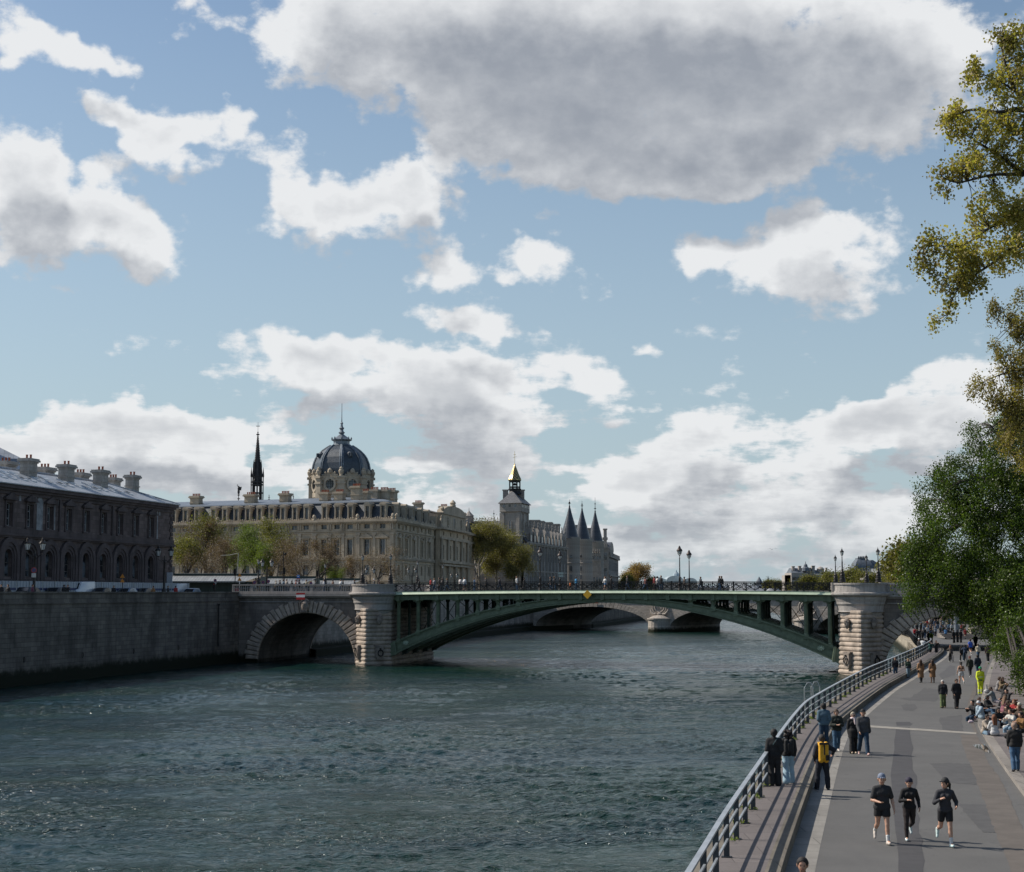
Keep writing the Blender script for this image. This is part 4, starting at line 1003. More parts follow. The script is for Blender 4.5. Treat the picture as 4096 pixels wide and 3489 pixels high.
mb.build('lime_stains', plain('lime_stain', (.24, .25, .26), .95, 0, .35, 1.2), hd)
mb = MB(F); zr = 25.0; e = .8
ra, rb = 7.4, LEN
mb.raw([(-e+.1, e, 22.17), (LEN, e, 22.17), (LEN, -7, zr), (ra, -7, zr), (-e+.1, -15, 22.17), (LEN, -15, 22.17)], [(0, 1, 2, 3), (0, 3, 4), (3, 2, 5, 4)])
mb.build('roof', M_zinc, hd)
mb = MB(F); mb.tube([(ra, -7, zr+.05), (LEN, -7, zr+.05)], .16, 6); mb.tube([(-e, e, 22.3), (ra, -7, zr+.05)], .10, 5); mb.tube([(-e, e+.03, 22.2), (LEN, e+.03, 22.2)], .1, 5)
mb.build('roof_ridge', M_zinc, hd)
sl_ = (zr-22.17)/(7+e)
def roofz(y): return 22.17+(e-y)*sl_
M_sky = plain('skylight_glass', (.10, .12, .14), .15); M_skyf = plain('skylight_frame', (.55, .57, .6), .5, .3)
i = 0
for x in [3.2]+[xx+o for xx in xs[1:] for o in (-1.9, .9)]:
 for (yy, sz) in ((-1.6, 1.0), (-3.6, 1.1)):
  if (i % 3 == 2 and yy < -2) or (x < 4 and yy < -2): i += 1; continue
  xx = x+(.9 if yy < -2 else 0)
  f = MB(F); f.raw([(xx-.55, yy, roofz(yy)+.14), (xx+.55, yy, roofz(yy)+.14), (xx+.55, yy-sz, roofz(yy-sz)+.2), (xx-.55, yy-sz, roofz(yy-sz)+.2), (xx-.55, yy, roofz(yy)), (xx+.55, yy, roofz(yy)), (xx+.55, yy-sz, roofz(yy-sz)), (xx-.55, yy-sz, roofz(yy-sz))],
    [(0, 1, 2, 3), (0, 1, 5, 4), (1, 2, 6, 5), (2, 3, 7, 6), (3, 0, 4, 7)])
  fo = f.build('skylight', M_skyf, hd)
  g_ = MB(F); g_.quad((xx-.45, yy-.1, roofz(yy)+.17), (xx+.45, yy-.1, roofz(yy)+.17), (xx+.45, yy-sz+.1, roofz(yy-sz)+.215), (xx-.45, yy-sz+.1, roofz(yy-sz)+.215)); g_.build('pane', M_sky, fo)
  i += 1
rzf = math.atan2(-F[0][1], F[1][1])
for u, wpx, yy in ((521, 2.0, -4.8), (393, 2.1, -4.8), (255, 2.1, -4.8), (102, 2.1, -4.8), (444, 2.2, -9.4), (312, 2.4, -9.4), (168, 2.6, -9.4), (10, 2.6, -9.4)):
 q = F @ Vector((0, yy, 0)); s_ = s_of_u(u, q, -hd_d)
 c = F @ Vector((s_, yy, roofz(yy)-.3 if yy > -7 else 24.0)); chimney(hd, c, wpx*.62, wpx, 2.5 if yy > -7 else 2.3, rzf+PI/2, M_chim, 3 if yy < -7 else 2, M_pot)
hw = thing('hospital_wing', 'higher grey roofed wing rising behind the grimy building at the left edge', 'building', (-80, 235, ZS))
Fw = frame((-67.3, 240, 0), (-.97, -.24), (.24, -.97))
L_ = 30
mb = MB(Fw); mb.box(0, L_, -14, 0, ZS, 25.6); mb.box(-.4, L_, -14.4, .4, 25.6, 26.1); mb.build('wall', M_chim, hw)
mb = MB(Fw); mb.raw([(-.6, .6, 26.12), (L_, .6, 26.12), (L_, -7, 31.5), (9.5, -7, 31.5), (-.6, -14.6, 26.12), (L_, -14.6, 26.12)], [(0, 1, 2, 3), (0, 3, 4), (3, 2, 5, 4)]); mb.build('roof', M_zinc, hw)
for x in (10.8, 16.5): chimney(hw, Fw @ Vector((x, -5, 29.2)), 2.0, 1.2, 4.0, 0, M_chim, 0)
mb = MB(Fw)
for x in (6.5, 12.5): mb.raw([(x-.6, -2.2, 28.25), (x+.6, -2.2, 28.25), (x+.6, -3.6, 29.2), (x-.6, -3.6, 29.2)], [(0, 1, 2, 3)])
mb.build('skylight', M_sky, hw)
# --- domed court building
M_tc = stone('court_stone', (.58, .47, .34), (.20, .165, .125), 1.3, .5, .012, .45, .25, .6, .35)
M_tc_t = stone('court_trim', (.50, .42, .32), (.16, .14, .11), 2.2, .9, .008, .5, .25, .7, .3)
M_slate = slate('mansard_slate', (.035, .045, .058), .5, .3); M_lead = plain('lead_sheet', (.16, .185, .21), .45, .3, .25, .8, .1)
tcP = Vector((-23.8, 330, 0)); dL = Vector((-50.4, 23, 0)).normalized(); dR = Vector((13.1, 82, 0)).normalized()
tc = thing('court_building', 'large cream stone courthouse with mansard roof and a dark ribbed dome', 'building', (tcP.x, tcP.y, ZS))
nL = Vector((dL.y, -dL.x, 0)); nL = nL if nL.y < 0 else -nL
nR = Vector((dR.y, -dR.x, 0)); nR = nR if nR.x > 0 else -nR
FL_ = frame(tcP, dL, nL); FR_ = frame(tcP, dR, nR)
LL, LR_ = 78.0, 83.0
duL = [1529, 1466, 1398, 1346, 1294, 1222, 1175, 1127, 1081, 1033, 986, 940, 894, 848, 782, 736, 689]
xL = [s_of_u(u, tcP, dL) for u in duL]; xL += [xL[-1]+2.7*k for k in range(1, 9)]
duR = [1595, 1624, 1654, 1686, 1714]
xR = [3.2+(s_of_u(u, tcP, dR)-s_of_u(1595, tcP, dR)) for u in duR]
xR = [s_of_u(u, tcP, dR) for u in duR]
xP = [s_of_u(u, tcP, dR) for u in (1757, 1780, 1801, 1822)]; xE = [s_of_u(u, tcP, dR) for u in (1868,)]
M_fw = plain('court_window_frame', (.16, .17, .17), .6)
def facade(F, L, X, name, wf=1.0):
 ops = []
 for x in X:
  w_ = .66*wf
  ops += [(x-w_, x+w_, 22.3, 23.2, False), (x-w_, x+w_, 16.95, 20.1, False), (x-w_, x+w_, 12.9, 14.9, False), (x-w_*.8, x+w_*.8, 9.2, 11.3, False)]
 mb = MB(F); wall_open(mb, 0, L, ZS, 24.05, ops, .6); mb.build('wall', M_tc, tc)
 for x in X:
  w_ = .66*wf
  window(tc, F, x, 22.3, 2*w_, .9, 2, 1, M_fw, y=-.35); window(tc, F, x, 16.95, 2*w_, 3.15, 2, 3, M_fw, y=-.35); window(tc, F, x, 12.9, 2*w_, 2.0, 2, 2, M_fw, y=-.4)
 mb = MB(F)
 mb.box(-.3, L, .003, .3, 21.75, 21.95); mb.box(-.25, L, .002, .18, 21.4, 21.6)
 mb.box(-.6, L, .002, .62, 23.5, 23.72); mb.box(-.85, L, .001, .85, 23.72, 24.08); mb.box(-.3, L, .003, .3, 23.3, 23.45)
 mb.box(-.3, L, .002, .32, 16.2, 16.6); mb.box(-.4, L, .001, .42, 15.95, 16.1); mb.box(-.2, L, .002, .2, 15.3, 15.45)
 mb.box(-.2, L, .002, .2, 11.6, 11.85)
 x = .3
 while x < L-.2: mb.box(x-.09, x+.09, .003, .5, 23.35, 23.52); x += .62
 mb.build('cornice', M_tc_t, tc)
 mb = MB(F)
 bounds = [0]+[(X[i]+X[i+1])/2 for i in range(len(X)-1)]+[min(L, X[-1]+1.6)]
 for i, x in enumerate(bounds):
  big = i in (0, 2, 5) or F is FR_
  w_ = .42 if big else .3
  if i == 0: x = .55
  mb.box(x-w_, x+w_, .004, .24, 16.6, 21.2); mb.box(x-w_-.12, x+w_+.12, .004, .34, 21.0, 21.38); mb.box(x-w_-.08, x+w_+.08, .004, .3, 16.6, 16.9)
  for dx in (-.2, .2): mb.box(x+dx-.12, x+dx+.12, .004, .34, 22.1, 23.3)
  mb.box(x-w_, x+w_, .004, .2, 11.85, 15.3)
 for i, x in enumerate(X):
  w_ = .66*wf
  for sg in (-1, 1): mb.box(min(x+sg*w_, x+sg*(w_+.22)), max(x+sg*w_, x+sg*(w_+.22)), .004, .16, 16.7, 20.2)
  if F is FR_ or i < 2:
   if F is FR_ and i % 2:
    for k in range(8):
     a0, a1 = PI*k/8, PI*(k+1)/8; q = lambda a, r: (x-r*math.cos(a)*1.15, 20.55+r*.55*math.sin(a))
     mb.loft([[(q(a, r)[0], y, q(a, r)[1]) for a, r in ((a0, .95), (a1, .95), (a1, 1.25), (a0, 1.25))] for y in (.004, .4)])
    mb.box(x-1.4, x+1.4, .004, .42, 20.35, 20.53)
   else: pediment(mb, x, 20.5, 2.7, .85, .004, .4)
  else: mb.box(x-w_-.4, x+w_+.4, .004, .4, 20.45, 20.6); mb.box(x-w_-.2, x+w_+.2, .004, .2, 20.2, 20.45)
  mb.box(x-w_-.2, x+w_+.2, .004, .22, 16.62, 16.85)
 mb.build('pilasters', M_tc_t, tc)
 mb = MB(F); x = .1; r_ = random.Random(9)
 while x < L-.3:
  h_ = .38+.14*math.sin(x*2.1); mb.lathe([(.22, 24.09), (.26, 24.2), (.16, 24.3), (.2, 24.2+h_*.6), (.05, 24.12+h_*1.2)], (x, .45, 0), 5); x += .52
 for x in ([.2]+[b for i, b in enumerate(bounds) if i in (2, 5, 9, 13)]):
  mb.lathe([(.4, 24.09), (.42, 24.3), (.3, 24.5), (.42, 24.8), (.35, 25.1), (.1, 25.35)], (x, .4, 0), 7)
 mb.box(0, L, .25, .65, 24.081, 24.25)
 mb.build('eaves_cresting', M_tc_t, tc)
 for i, x in enumerate(X):
  X0_ = x; x = 0; Fd = F @ Matrix.Translation((X0_, 0, 0)) @ Matrix.Diagonal((.66*wf, 1, 1, 1)); mb = MB(Fd)
  for sg in (-1, 1): mb.box(min(x+sg*.62, x+sg*1.0), max(x+sg*.62, x+sg*1.0), -.9, -.02, 24.4, 26.9)
  for sg in (-1, 1): mb.loft([[(x+sg*(1.0+a), y, z_) for y, z_ in ((-.25, 24.4), (-.5, 24.4), (-.5, 24.4+b_), (-.25, 24.4+b_))] for a, b_ in ((0, 1.0), (.35, .35))])
  mb.box(x-1.05, x+1.05, -2.3, .02, 26.9, 27.15); mb.box(x-1.15, x+1.15, -.9, .1, 27.15, 27.3)
  mb.box(x-1.0, x+1.0, -.5, 0, 24.3, 24.5)
  mb.loft([[(x-1.15*math.cos(PI*k/6), y, 27.3+.42*math.sin(PI*k/6)) for k in range(7)] for y in (-2.2, .1)])
  mb.box(x-.62, x-.6, -2, -.3, 24.4, 26.9); mb.box(x+.6, x+.62, -2, -.3, 24.4, 26.9)
  dm = mb.build('dormer', M_tc_t, tc)
  mbp = MB(Fd); mbp.quad((x-.6, -.42, 24.5), (x+.6, -.42, 24.5), (x+.6, -.42, 26.9), (x-.6, -.42, 26.9)); mbp.build('pane', M_glass, dm)
  mbf = MB(Fd); mbf.box(x-.04, x+.04, -.42, -.34, 24.5, 26.9); mbf.box(x-.6, x+.6, -.42, -.35, 26.05, 26.12)
  for sg in (-1, 1): mbf.box(min(x+sg*.52, x+sg*.62), max(x+sg*.52, x+sg*.62), -.42, -.35, 24.5, 26.9)
  mbf.build('window_frame', M_fw, dm)
facade(FL_, LL, xL, 'left')
facade(FR_, s_of_u(1735, tcP, dR), xR, 'right', 1.35)
def plan(z, o):   # inset o
 a = tcP+dL*o+dR*o*1.05; b_ = tcP+dR*LR_+dL*o-dR*o; c = b_+dL*(LL-2*o); d_ = a+dL*(LL-o)
 return [(p.x, p.y, z) for p in (a, b_, c, d_)]
mb = MB(); mb.loft([plan(24.06, .5), plan(27.75, 2.1)], False); mb.build('mansard', M_slate, tc)
mb = MB(); mb.loft([plan(27.75, 1.85), plan(28.0, 1.9), plan(28.35, 3.2), plan(29.6, 12.0)], True); mb.build('upper_roof', zinc('court_zinc', (.17, .20, .24), .5), tc)
mb = MB(); mb.loft([plan(ZS, 1.0), plan(24.05, 1.0)]); mb.build('core', M_tc_t, tc)
for u, v, wd, dp in ((780, 0, 2.4, 4.2), (1000, 0, 2.6, 4.2), (1138, 0, 2.2, 4.2), (1297, 0, 2.1, 4.4), (1356, 0, 2.1, 4.4), (1456, 0, 2.3, 4.6)):
 q = tcP+dR*dp; s_ = s_of_u(u, q, dL); c = q+dL*s_; chimney(tc, (c.x, c.y, 27.9), wd*.95, 1.5, 2.4, math.atan2(dL.y, dL.x), M_tc_t, 5, M_pot)
for u, dp in ((1424, 9), (1496, 8), (1535, 6), (1565, 5), (1672, 12), (1775, 9)):
 q = tcP+dL*dp; s_ = s_of_u(u, q, dR); c = q+dR*s_; chimney(tc, (c.x, c.y, 28.3), 2.0, 1.4, 2.8 if u < 1600 else 3.4, math.atan2(dL.y, dL.x), M_tc_t, 5, M_pot)
s0_, s1_ = s_of_u(1737, tcP, dR), s_of_u(1846, tcP, dR)
Fp = frame(tcP+nR*1.3, dR, nR)
X = [s0_+(s1_-s0_)*(k+.5)/4 for k in range(4)]
ops = []
for x in X: ops += [(x-.8, x+.8, 16.95, 20.1, False), (x-.8, x+.8, 22.3, 23.2, False), (x-.9, x+.9, 9.5, 14.4, True)]
mb = MB(Fp); wall_open(mb, s0_, s1_, ZS, 24.05, ops, .8); mb.box(s0_, s1_, -3, -1.0, ZS, 26.5); mb.quad((s0_, 0, ZS), (s0_, -3, ZS), (s0_, -3, 24.05), (s0_, 0, 24.05)); mb.build('wall', M_tc, tc)
for x in X: window(tc, Fp, x, 16.95, 1.6, 3.15, 2, 3, M_fw, y=-.5); window(tc, Fp, x, 22.3, 1.6, .9, 2, 1, M_fw, y=-.5); window(tc, Fp, x, 9.5, 1.8, 4.9, 2, 3, M_fw, True, y=-.6)
mb = MB(Fp)
for k in range(5):
 x = s0_+(s1_-s0_)*k/4; x = min(max(x, s0_+.5), s1_-.5)
 for sg in (-.32, .32):
  mb.lathe([(.3, 16.7), (.3, 16.9), (.24, 17.0), (.21, 20.9), (.3, 21.1), (.34, 21.35)], (x+sg, .35, 0), 8); mb.lathe([(.34, 9.2), (.34, 9.5), (.28, 9.6), (.25, 14.8), (.36, 15.2)], (x+sg, .5, 0), 8)
 mb.lathe([(.4, 24.09), (.35, 24.6), (.2, 24.8), (.42, 25.4), (.3, 26.0), (.16, 26.2), (.22, 26.5), (.05, 26.7)], (x, .2, 0), 8)
mb.box(s0_-.4, s1_+.4, .002, .7, 16.0, 16.6); mb.box(s0_-.4, s1_+.4, .002, .5, 21.4, 21.9); mb.box(s0_-.8, s1_+.8, -1.5, 1.0, 23.6, 24.08); mb.box(s0_-.5, s1_+.5, .002, 1.0, 15.3, 15.7)
x0, x1 = s0_+2, s1_-2; xc = (x0+x1)/2
mb.box(x0, x1, -1.2, .1, 24.08, 27.2); mb.box(x0-.3, x1+.3, -1.2, .4, 27.2, 27.5)
mb.loft([[(xc-(x1-x0)*.5*math.cos(PI*k/10), y, 27.5+2.0*math.sin(PI*k/10)) for k in range(11)] for y in (-1.2, .3)])
mb.lathe([(.5, 29.4), (.8, 29.6), (.6, 30.0), (.75, 30.4), (.4, 30.8), (.1, 31.1)], (xc, -.3, 0), 8)
for x in (x0+.6, x1-.6): mb.lathe([(.45, 27.5), (.3, 27.9), (.5, 28.4), (.2, 28.8)], (x, 0, 0), 7)
mb.build('river_pavilion', M_tc_t, tc, True)
mb = MB(Fp); mb.quad((xc-.8, .12, 24.9), (xc+.8, .12, 24.9), (xc+.8, .12, 26.7), (xc-.8, .12, 26.7)); mb.build('pavilion_window', M_frame_w, tc)
e0_ = s1_; Fe = frame(tcP+nR*.6, dR, nR); x = (s1_+LR_)/2+.6
ops = [(x-.8, x+.8, 16.95, 20.1, False), (x-.8, x+.8, 22.3, 23.2, False), (x-.8, x+.8, 12.9, 14.9, False), (x-.8, x+.8, 9.4, 11.4, True)]
mb = MB(Fe); wall_open(mb, s1_, LR_+3, ZS, 24.05, ops, .6); mb.box(s1_, LR_+3, -3, -.8, ZS, 24.0); mb.build('wall', M_tc, tc)
for o in ops: window(tc, Fe, x, o[2], 1.6, o[3]-o[2], 2, 2, M_fw, o[4], y=-.4)
mb = MB(Fe)
for z0, z1, o in ((23.5, 24.08, .8), (21.4, 21.9, .35), (16.0, 16.6, .4), (15.3, 15.6, .3), (11.6, 11.9, .25)): mb.box(s1_, LR_+3.3, .002, o, z0, z1)
for xx in (x-2.2, x+2.2): mb.box(xx-.4, xx+.4, .003, .3, 16.6, 21.4)
for k in range(8):
 a0, a1 = PI*k/8, PI*(k+1)/8; q = lambda a, r: (x-r*math.cos(a), 20.5+r*.7*math.sin(a))
 mb.loft([[(q(a, r)[0], y, q(a, r)[1]) for a, r in ((a0, .9), (a1, .9), (a1, 1.4), (a0, 1.4))] for y in (.004, .4)])
mb.build('end_bay', M_tc_t, tc)
mb = MB(Fe); mb.loft([[(a, b_, z) for a, b_ in ((s1_+o, -o), (LR_+3-o, -o), (LR_+3-o, -5+o), (s1_+o, -5+o))] for o, z in ((.3, 24.1), (1.2, 27.4), (1.3, 27.5))]); mb.build('mansard', M_slate, tc)
dc = at(1364, 2000, 362); dcx, dcy = dc.x, dc.y; m_px = 362/FPX
def rot8(k, r, off=0): a = R(22.5+45*k+off)+R(28.5); return (dcx+r*math.cos(a), dcy+r*math.sin(a))
mb = MB(); oc = lambda r, z: [(*rot8(k, r), z) for k in range(8)]
RD = 6.7
mb.loft([oc(RD, 27), oc(RD, 34.2), oc(RD+.3, 34.3), oc(RD+.35, 34.7), oc(RD, 34.8)])
mb.build('drum', M_tc, tc)
mbp_ = MB(); mbw = MB(); mbo = MB()
for k in range(8):
 a = R(22.5+45*k)+R(28.5); c = Vector((dcx+(RD+.15)*math.cos(a), dcy+(RD+.15)*math.sin(a), 0)); rad = Vector((math.cos(a), math.sin(a), 0)); tan = Vector((-rad.y, rad.x, 0))
 Fk = frame(c, tan, rad); mbp_.M = Fk
 mbp_.box(-.75, .75, -.6, .35, 27, 34.3); mbp_.box(-.95, .95, -.6, .6, 33.0, 33.3); mbp_.box(-1.0, 1.0, -.6, .7, 34.3, 34.75); mbp_.box(-.9, .9, -.6, .55, 28.8, 29.1)
 mbp_.lathe([(.5, 34.75), (.35, 35.0), (.55, 35.5), (.6, 35.9), (.35, 36.25), (.45, 36.4), (.1, 36.8)], (0, .1, 0), 8)
 a2 = a+R(22.5); ap = RD*math.cos(R(22.5)); rad = Vector((math.cos(a2), math.sin(a2), 0)); tan = Vector((-rad.y, rad.x, 0)); Fk = frame(Vector((dcx, dcy, 0))+rad*ap, tan, rad)
 mbo.M = Fk; n_ = 16; zc_ = 33.0
 for j in range(n_):
  a0, a1 = 2*PI*j/n_, 2*PI*(j+1)/n_
  q = lambda an, r: (r*math.cos(an), zc_+r*1.12*math.sin(an))
  mbo.loft([[(q(an, r)[0], y, q(an, r)[1]) for an, r in ((a0, 1.0), (a1, 1.0), (a1, 1.45), (a0, 1.45))] for y in (.01, .35)])
 for j in range(8):
  a0, a1 = PI*j/8, PI*(j+1)/8; q = lambda an, r: (r*math.cos(an), 33.8+r*math.sin(an))
  mbo.loft([[(q(an, r)[0], y, q(an, r)[1]) for an, r in ((a0, .3), (a1, .3), (a1, 1.95), (a0, 1.95))] for y in (-.4, .2)])
  an = (a0+a1)/2; mbo.lathe([(.05, -.3), (.3, 0), (.05, .3)], (2.0*math.cos(an), .2, 33.8+2.0*math.sin(an)), 6)
 mbo.lathe([(.1, 35.2), (.55, 35.5), (.5, 36.1), (.15, 36.5)], (0, .25, 0), 7); mbo.box(-1.3, 1.3, .01, .16, 30.2, 31.2)
 mbw.M = Fk; mbw.raw([(1.02*math.cos(2*PI*j/16), .06, zc_+1.14*math.sin(2*PI*j/16)) for j in range(16)], [tuple(range(16))])
 fk = MB(Fk)
 for x in (-.5, 0, .5): fk.box(x-.035, x+.035, .08, .14, zc_-1.05, zc_+1.05)
 for z in (-.5, 0, .5): fk.box(-.95, .95, .08, .135, zc_+z-.035, zc_+z+.035)
 if rad.y < .3:
  wo = MB(Fk); wo.raw([(1.02*math.cos(2*PI*j/16), .06, zc_+1.14*math.sin(2*PI*j/16)) for j in range(16)], [tuple(range(16))])
  wi = wo.build('round_window', M_glass, tc); fk.build('glazing_bars', M_iron, wi)
mbp_.build('drum_pilasters', M_tc_t, tc); mbo.build('drum_ornament', M_tc_t, tc)
prof = [(6.45, 35.0), (6.4, 36.5), (6.15, 37.8), (5.65, 39.1), (5.0, 40.0), (4.2, 40.8), (3.2, 41.5), (2.4, 42.0)]
mb = MB(); mb.loft([oc(r, z) for r, z in prof]); mb.build('dome', slate('dome_slate', (.04, .052, .066), .42, .22), tc)
mb = MB()
for k in range(8):
 pts = [(*rot8(k, r+.06), z) for r, z in prof]
 for o in (-3.4, 0, 3.4):
  pts = [(*rot8(k, r+.03-(.02 if o else -.04), o), z) for r, z in prof]; mb.tube(pts, .17 if o == 0 else .13, 5)
mb.build('dome_ribs', M_lead, tc)
mb = MB()
for k in (0, 1, 2, 3, 4, 5, 6, 7):
 a = R(22.5+45*k+22.5)+R(28.5); rad = Vector((math.cos(a), math.sin(a), 0)); c = Vector((dcx, dcy, 0))+rad*5.05
 if k % 2 == 0: continue
 mb.M = frame(c, (-rad.y, rad.x), rad); mb.lathe([(.2, 39.0), (.75, 39.1), (.7, 39.9), (.2, 40.3)], (0, -.2, 0), 8); mb.box(-.2, .2, -.2, .9, 39.2, 39.9); mb.lathe([(.3, -.1), (.3, .1)], (0, .6, 39.9), 6)
mb.build('lucarne', M_slate, tc)
mb = MB(); mb.loft([oc(2.35, 41.8), oc(1.8, 42.3), oc(1.8, 42.9), oc(2.2, 43.1), oc(2.35, 43.3), oc(2.0, 43.4), oc(1.3, 43.9), oc(.6, 44.4), oc(.4, 44.6)]); mb.lathe([(.5, 44.6), (.75, 44.9), (.5, 45.1), (.35, 45.5), (.6, 45.9), (.3, 46.2), (.22, 46.8), (.35, 47.0), (.12, 47.3), (.08, 48.4), (.05, 51.5)], (dcx, dcy, 0), 8)
for k in range(8): mb.lathe([(.12, 43.35), (.2, 43.6), (.05, 43.9)], (*rot8(k, 2.15), 0), 5)
mb.build('dome_lantern', M_lead, tc)
# --- lace spire, angel and finials behind
M_spire = plain('spire_lead', (.028, .027, .03), .6, .3, .3, .6)
sc = at(1027.6, 2005, 480); pm = 480/FPX
t = thing('church_spire', 'slender dark openwork gothic spire rising behind the courthouse roof', 'spire', (sc.x, sc.y, 30))
mb = MB(); X0, Y0 = sc.x, sc.y
def zv(v, Y): return at(2048, v, Y).z
zb = zv(2012, 480)
for k in range(8):
 a = PI/4*k+.2; c = (X0+1.75*math.cos(a), Y0+1.75*math.sin(a), 0)
 mb.lathe([(.16, zb-8), (.16, zv(1910, 480))], c, 5); mb.lathe([(.2, zv(1910, 480)), (.3, zv(1905, 480)), (.02, zv(1868, 480))], c, 5)
 c2 = (X0+1.1*math.cos(a), Y0+1.1*math.sin(a), 0); mb.lathe([(.2, zb-8), (.2, zv(1900, 480)), (.3, zv(1890, 480)), (.24, zv(1862, 480)), (.02, zv(1838, 480))], c2, 5)
 mb.bar((c[0], c[1], zv(1935, 480)), (c2[0], c2[1], zv(1915, 480)), .2)
for v in (2004, 1975, 1942, 1932): z = zv(v, 480); mb.lathe([(1.95, z), (1.95, z+.35)], (X0, Y0, 0), 8, .2)
mb.lathe([(1.0, zv(1945, 480)), (1.25, zv(1925, 480)), (1.3, zv(1905, 480)), (1.15, zv(1875, 480)), (.95, zv(1860, 480)), (.8, zv(1845, 480)), (.42, zv(1780, 480)), (.14, zv(1742, 480)), (.5, zv(1740, 480)), (.5, zv(1737, 480)), (.1, zv(1735, 480)), (.22, zv(1731, 480)), (.05, zv(1726, 480)), (.04, zv(1689, 480))], (X0, Y0, 0), 8, .2)
for k in range(8):
 a = PI/4*k+.2
 for j in range(16):
  f = j/15; r = .9*(1-f)+.2*f; z = zv(1850, 480)*(1-f)+zv(1748, 480)*f; mb.lathe([(.02, -.14), (.13, 0), (.02, .14)], (X0+r*math.cos(a), Y0+r*math.sin(a), z), 4)
mb.build('steeple', M_spire, t)
mb = MB(); z = zv(1705, 480); mb.box(X0-.55, X0+.55, Y0-.06, Y0+.06, z-.09, z+.09); mb.lathe([(.35, z-.05), (.35, z+.05)], (X0, Y0, 0), 8); mb.build('cross', M_spire, t)
q = at(954, 2005, 476); t = thing('angel_statue', 'small dark winged angel statue on a spindle above the courthouse roof', 'statue', (q.x, q.y, 30))
mb = MB(); v_ = lambda v: zv(v, 476)
mb.lathe([(.15, v_(2010)), (.12, v_(1998)), (.5, v_(1996)), (.12, v_(1992)), (.1, v_(1984)), (.42, v_(1981)), (.14, v_(1977)), (.3, v_(1974)), (.36, v_(1968)), (.3, v_(1960)), (.34, v_(1952)), (.12, v_(1949)), (.17, v_(1946)), (.05, v_(1943))], (q.x, q.y, 0), 8)
mb.build('figure', M_spire, t)
mb = MB()
for sg in (-1, 1): mb.loft([[(q.x+sg*.1, q.y+.15+e_, v_(1955)), (q.x+.35+sg*.25, q.y+.3+e_, v_(1946)), (q.x+.6+sg*.2, q.y+.5+e_, v_(1949)), (q.x+.5+sg*.1, q.y+.4+e_, v_(1963))] for e_ in (0, .1)])
mb.build('wings', M_spire, t)
mb = MB(); mb.bar((q.x-.1, q.y-.2, v_(1950)), (q.x-.3, q.y-.5, v_(1943)), .1); mb.box(q.x-.33, q.x-.27, q.y-.53, q.y-.47, v_(1946), v_(1938)); mb.box(q.x-.5, q.x-.1, q.y-.53, q.y-.47, v_(1942), v_(1941)+.05); mb.build('raised_cross', M_spire, t)
for u, v0, lab in ((1076, 1976, 'thin dark roof finial just right of the lace spire'), (1173, 1971, 'thin dark roof finial between the spire and the dome')):
 q = at(u, 2005, 470); mb = MB(); z0, z1 = zv(2008, 470), zv(v0, 470); h = z1-z0
 mb.lathe([(.14, z0), (.10, z0+h*.25), (.4, z0+h*.3), (.1, z0+h*.36), (.09, z0+h*.5), (.32, z0+h*.55), (.09, z0+h*.6), (.07, z0+h*.72), (.24, z0+h*.76), (.05, z0+h*.8), (.02, z1)], (q.x, q.y, 0), 6)
 tag(mb.build('roof_finial', M_spire), lab, 'finial')
# --- clock tower
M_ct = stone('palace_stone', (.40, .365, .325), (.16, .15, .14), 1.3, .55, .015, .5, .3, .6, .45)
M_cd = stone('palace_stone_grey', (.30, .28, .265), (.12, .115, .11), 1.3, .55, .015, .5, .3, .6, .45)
M_cslate = slate('palace_slate', (.045, .05, .06), .5, .35)
YT = 450; ctP = Vector((xa(2078, YT), YT, 0)); wl = (2078-2000)/FPX*YT*1.02
dq = Vector((.2057, .9786, 0)); dq2 = Vector((-.9, .436, 0)).normalized()
ct = thing('clock_tower', 'square pale stone tower with a gilded lantern spire beyond the bridge', 'tower', (ctP.x, ctP.y, ZS))
cz = lambda v: zv(v, YT+1)
def quadring(z, o, W1=None, D1=None):
 W1 = W1 or wl; D1 = D1 or 8.5*1.0
 a = ctP-dq2*o-dq*o; b_ = ctP+dq2*(W1+o)-dq*o; c = b_+dq*(D1+2*o); d_ = a+dq*(D1+2*o); return [(p.x, p.y, z) for p in (a, b_, c, d_)]
Dt = 11.5
mb = MB(); mb.loft([quadring(ZS, .3, D1=Dt), quadring(cz(2148), .3, D1=Dt), quadring(cz(2145), .55, D1=Dt), quadring(cz(2141), .5, D1=Dt), quadring(cz(2140), 0, D1=Dt), quadring(cz(2052), 0, D1=Dt), quadring(cz(2046), .55, D1=Dt), quadring(cz(2042), .5, D1=Dt), quadring(cz(2014), .5, D1=Dt)])
mb.build('shaft', M_ct, ct)
nq2 = Vector((-.436, -.9, 0)).normalized(); nq = Vector((.9786, -.2057, 0))
Fa = frame(ctP+nq2*.0, dq2, nq2); Fb = frame(ctP, dq, nq)
mb = MB(Fa)
for x0, x1 in ((-.5, .9), (wl-.9, wl+.5)): mb.box(x0, x1, .0, .28, ZS, cz(2050))
mb.M = Fb
for x0, x1 in ((-.5, .9), (Dt*.4, Dt*.4+.9), (Dt-.9, Dt+.5)): mb.box(x0, x1, .0, .28, ZS, cz(2050))
mb.build('corner_buttresses', M_ct, ct)
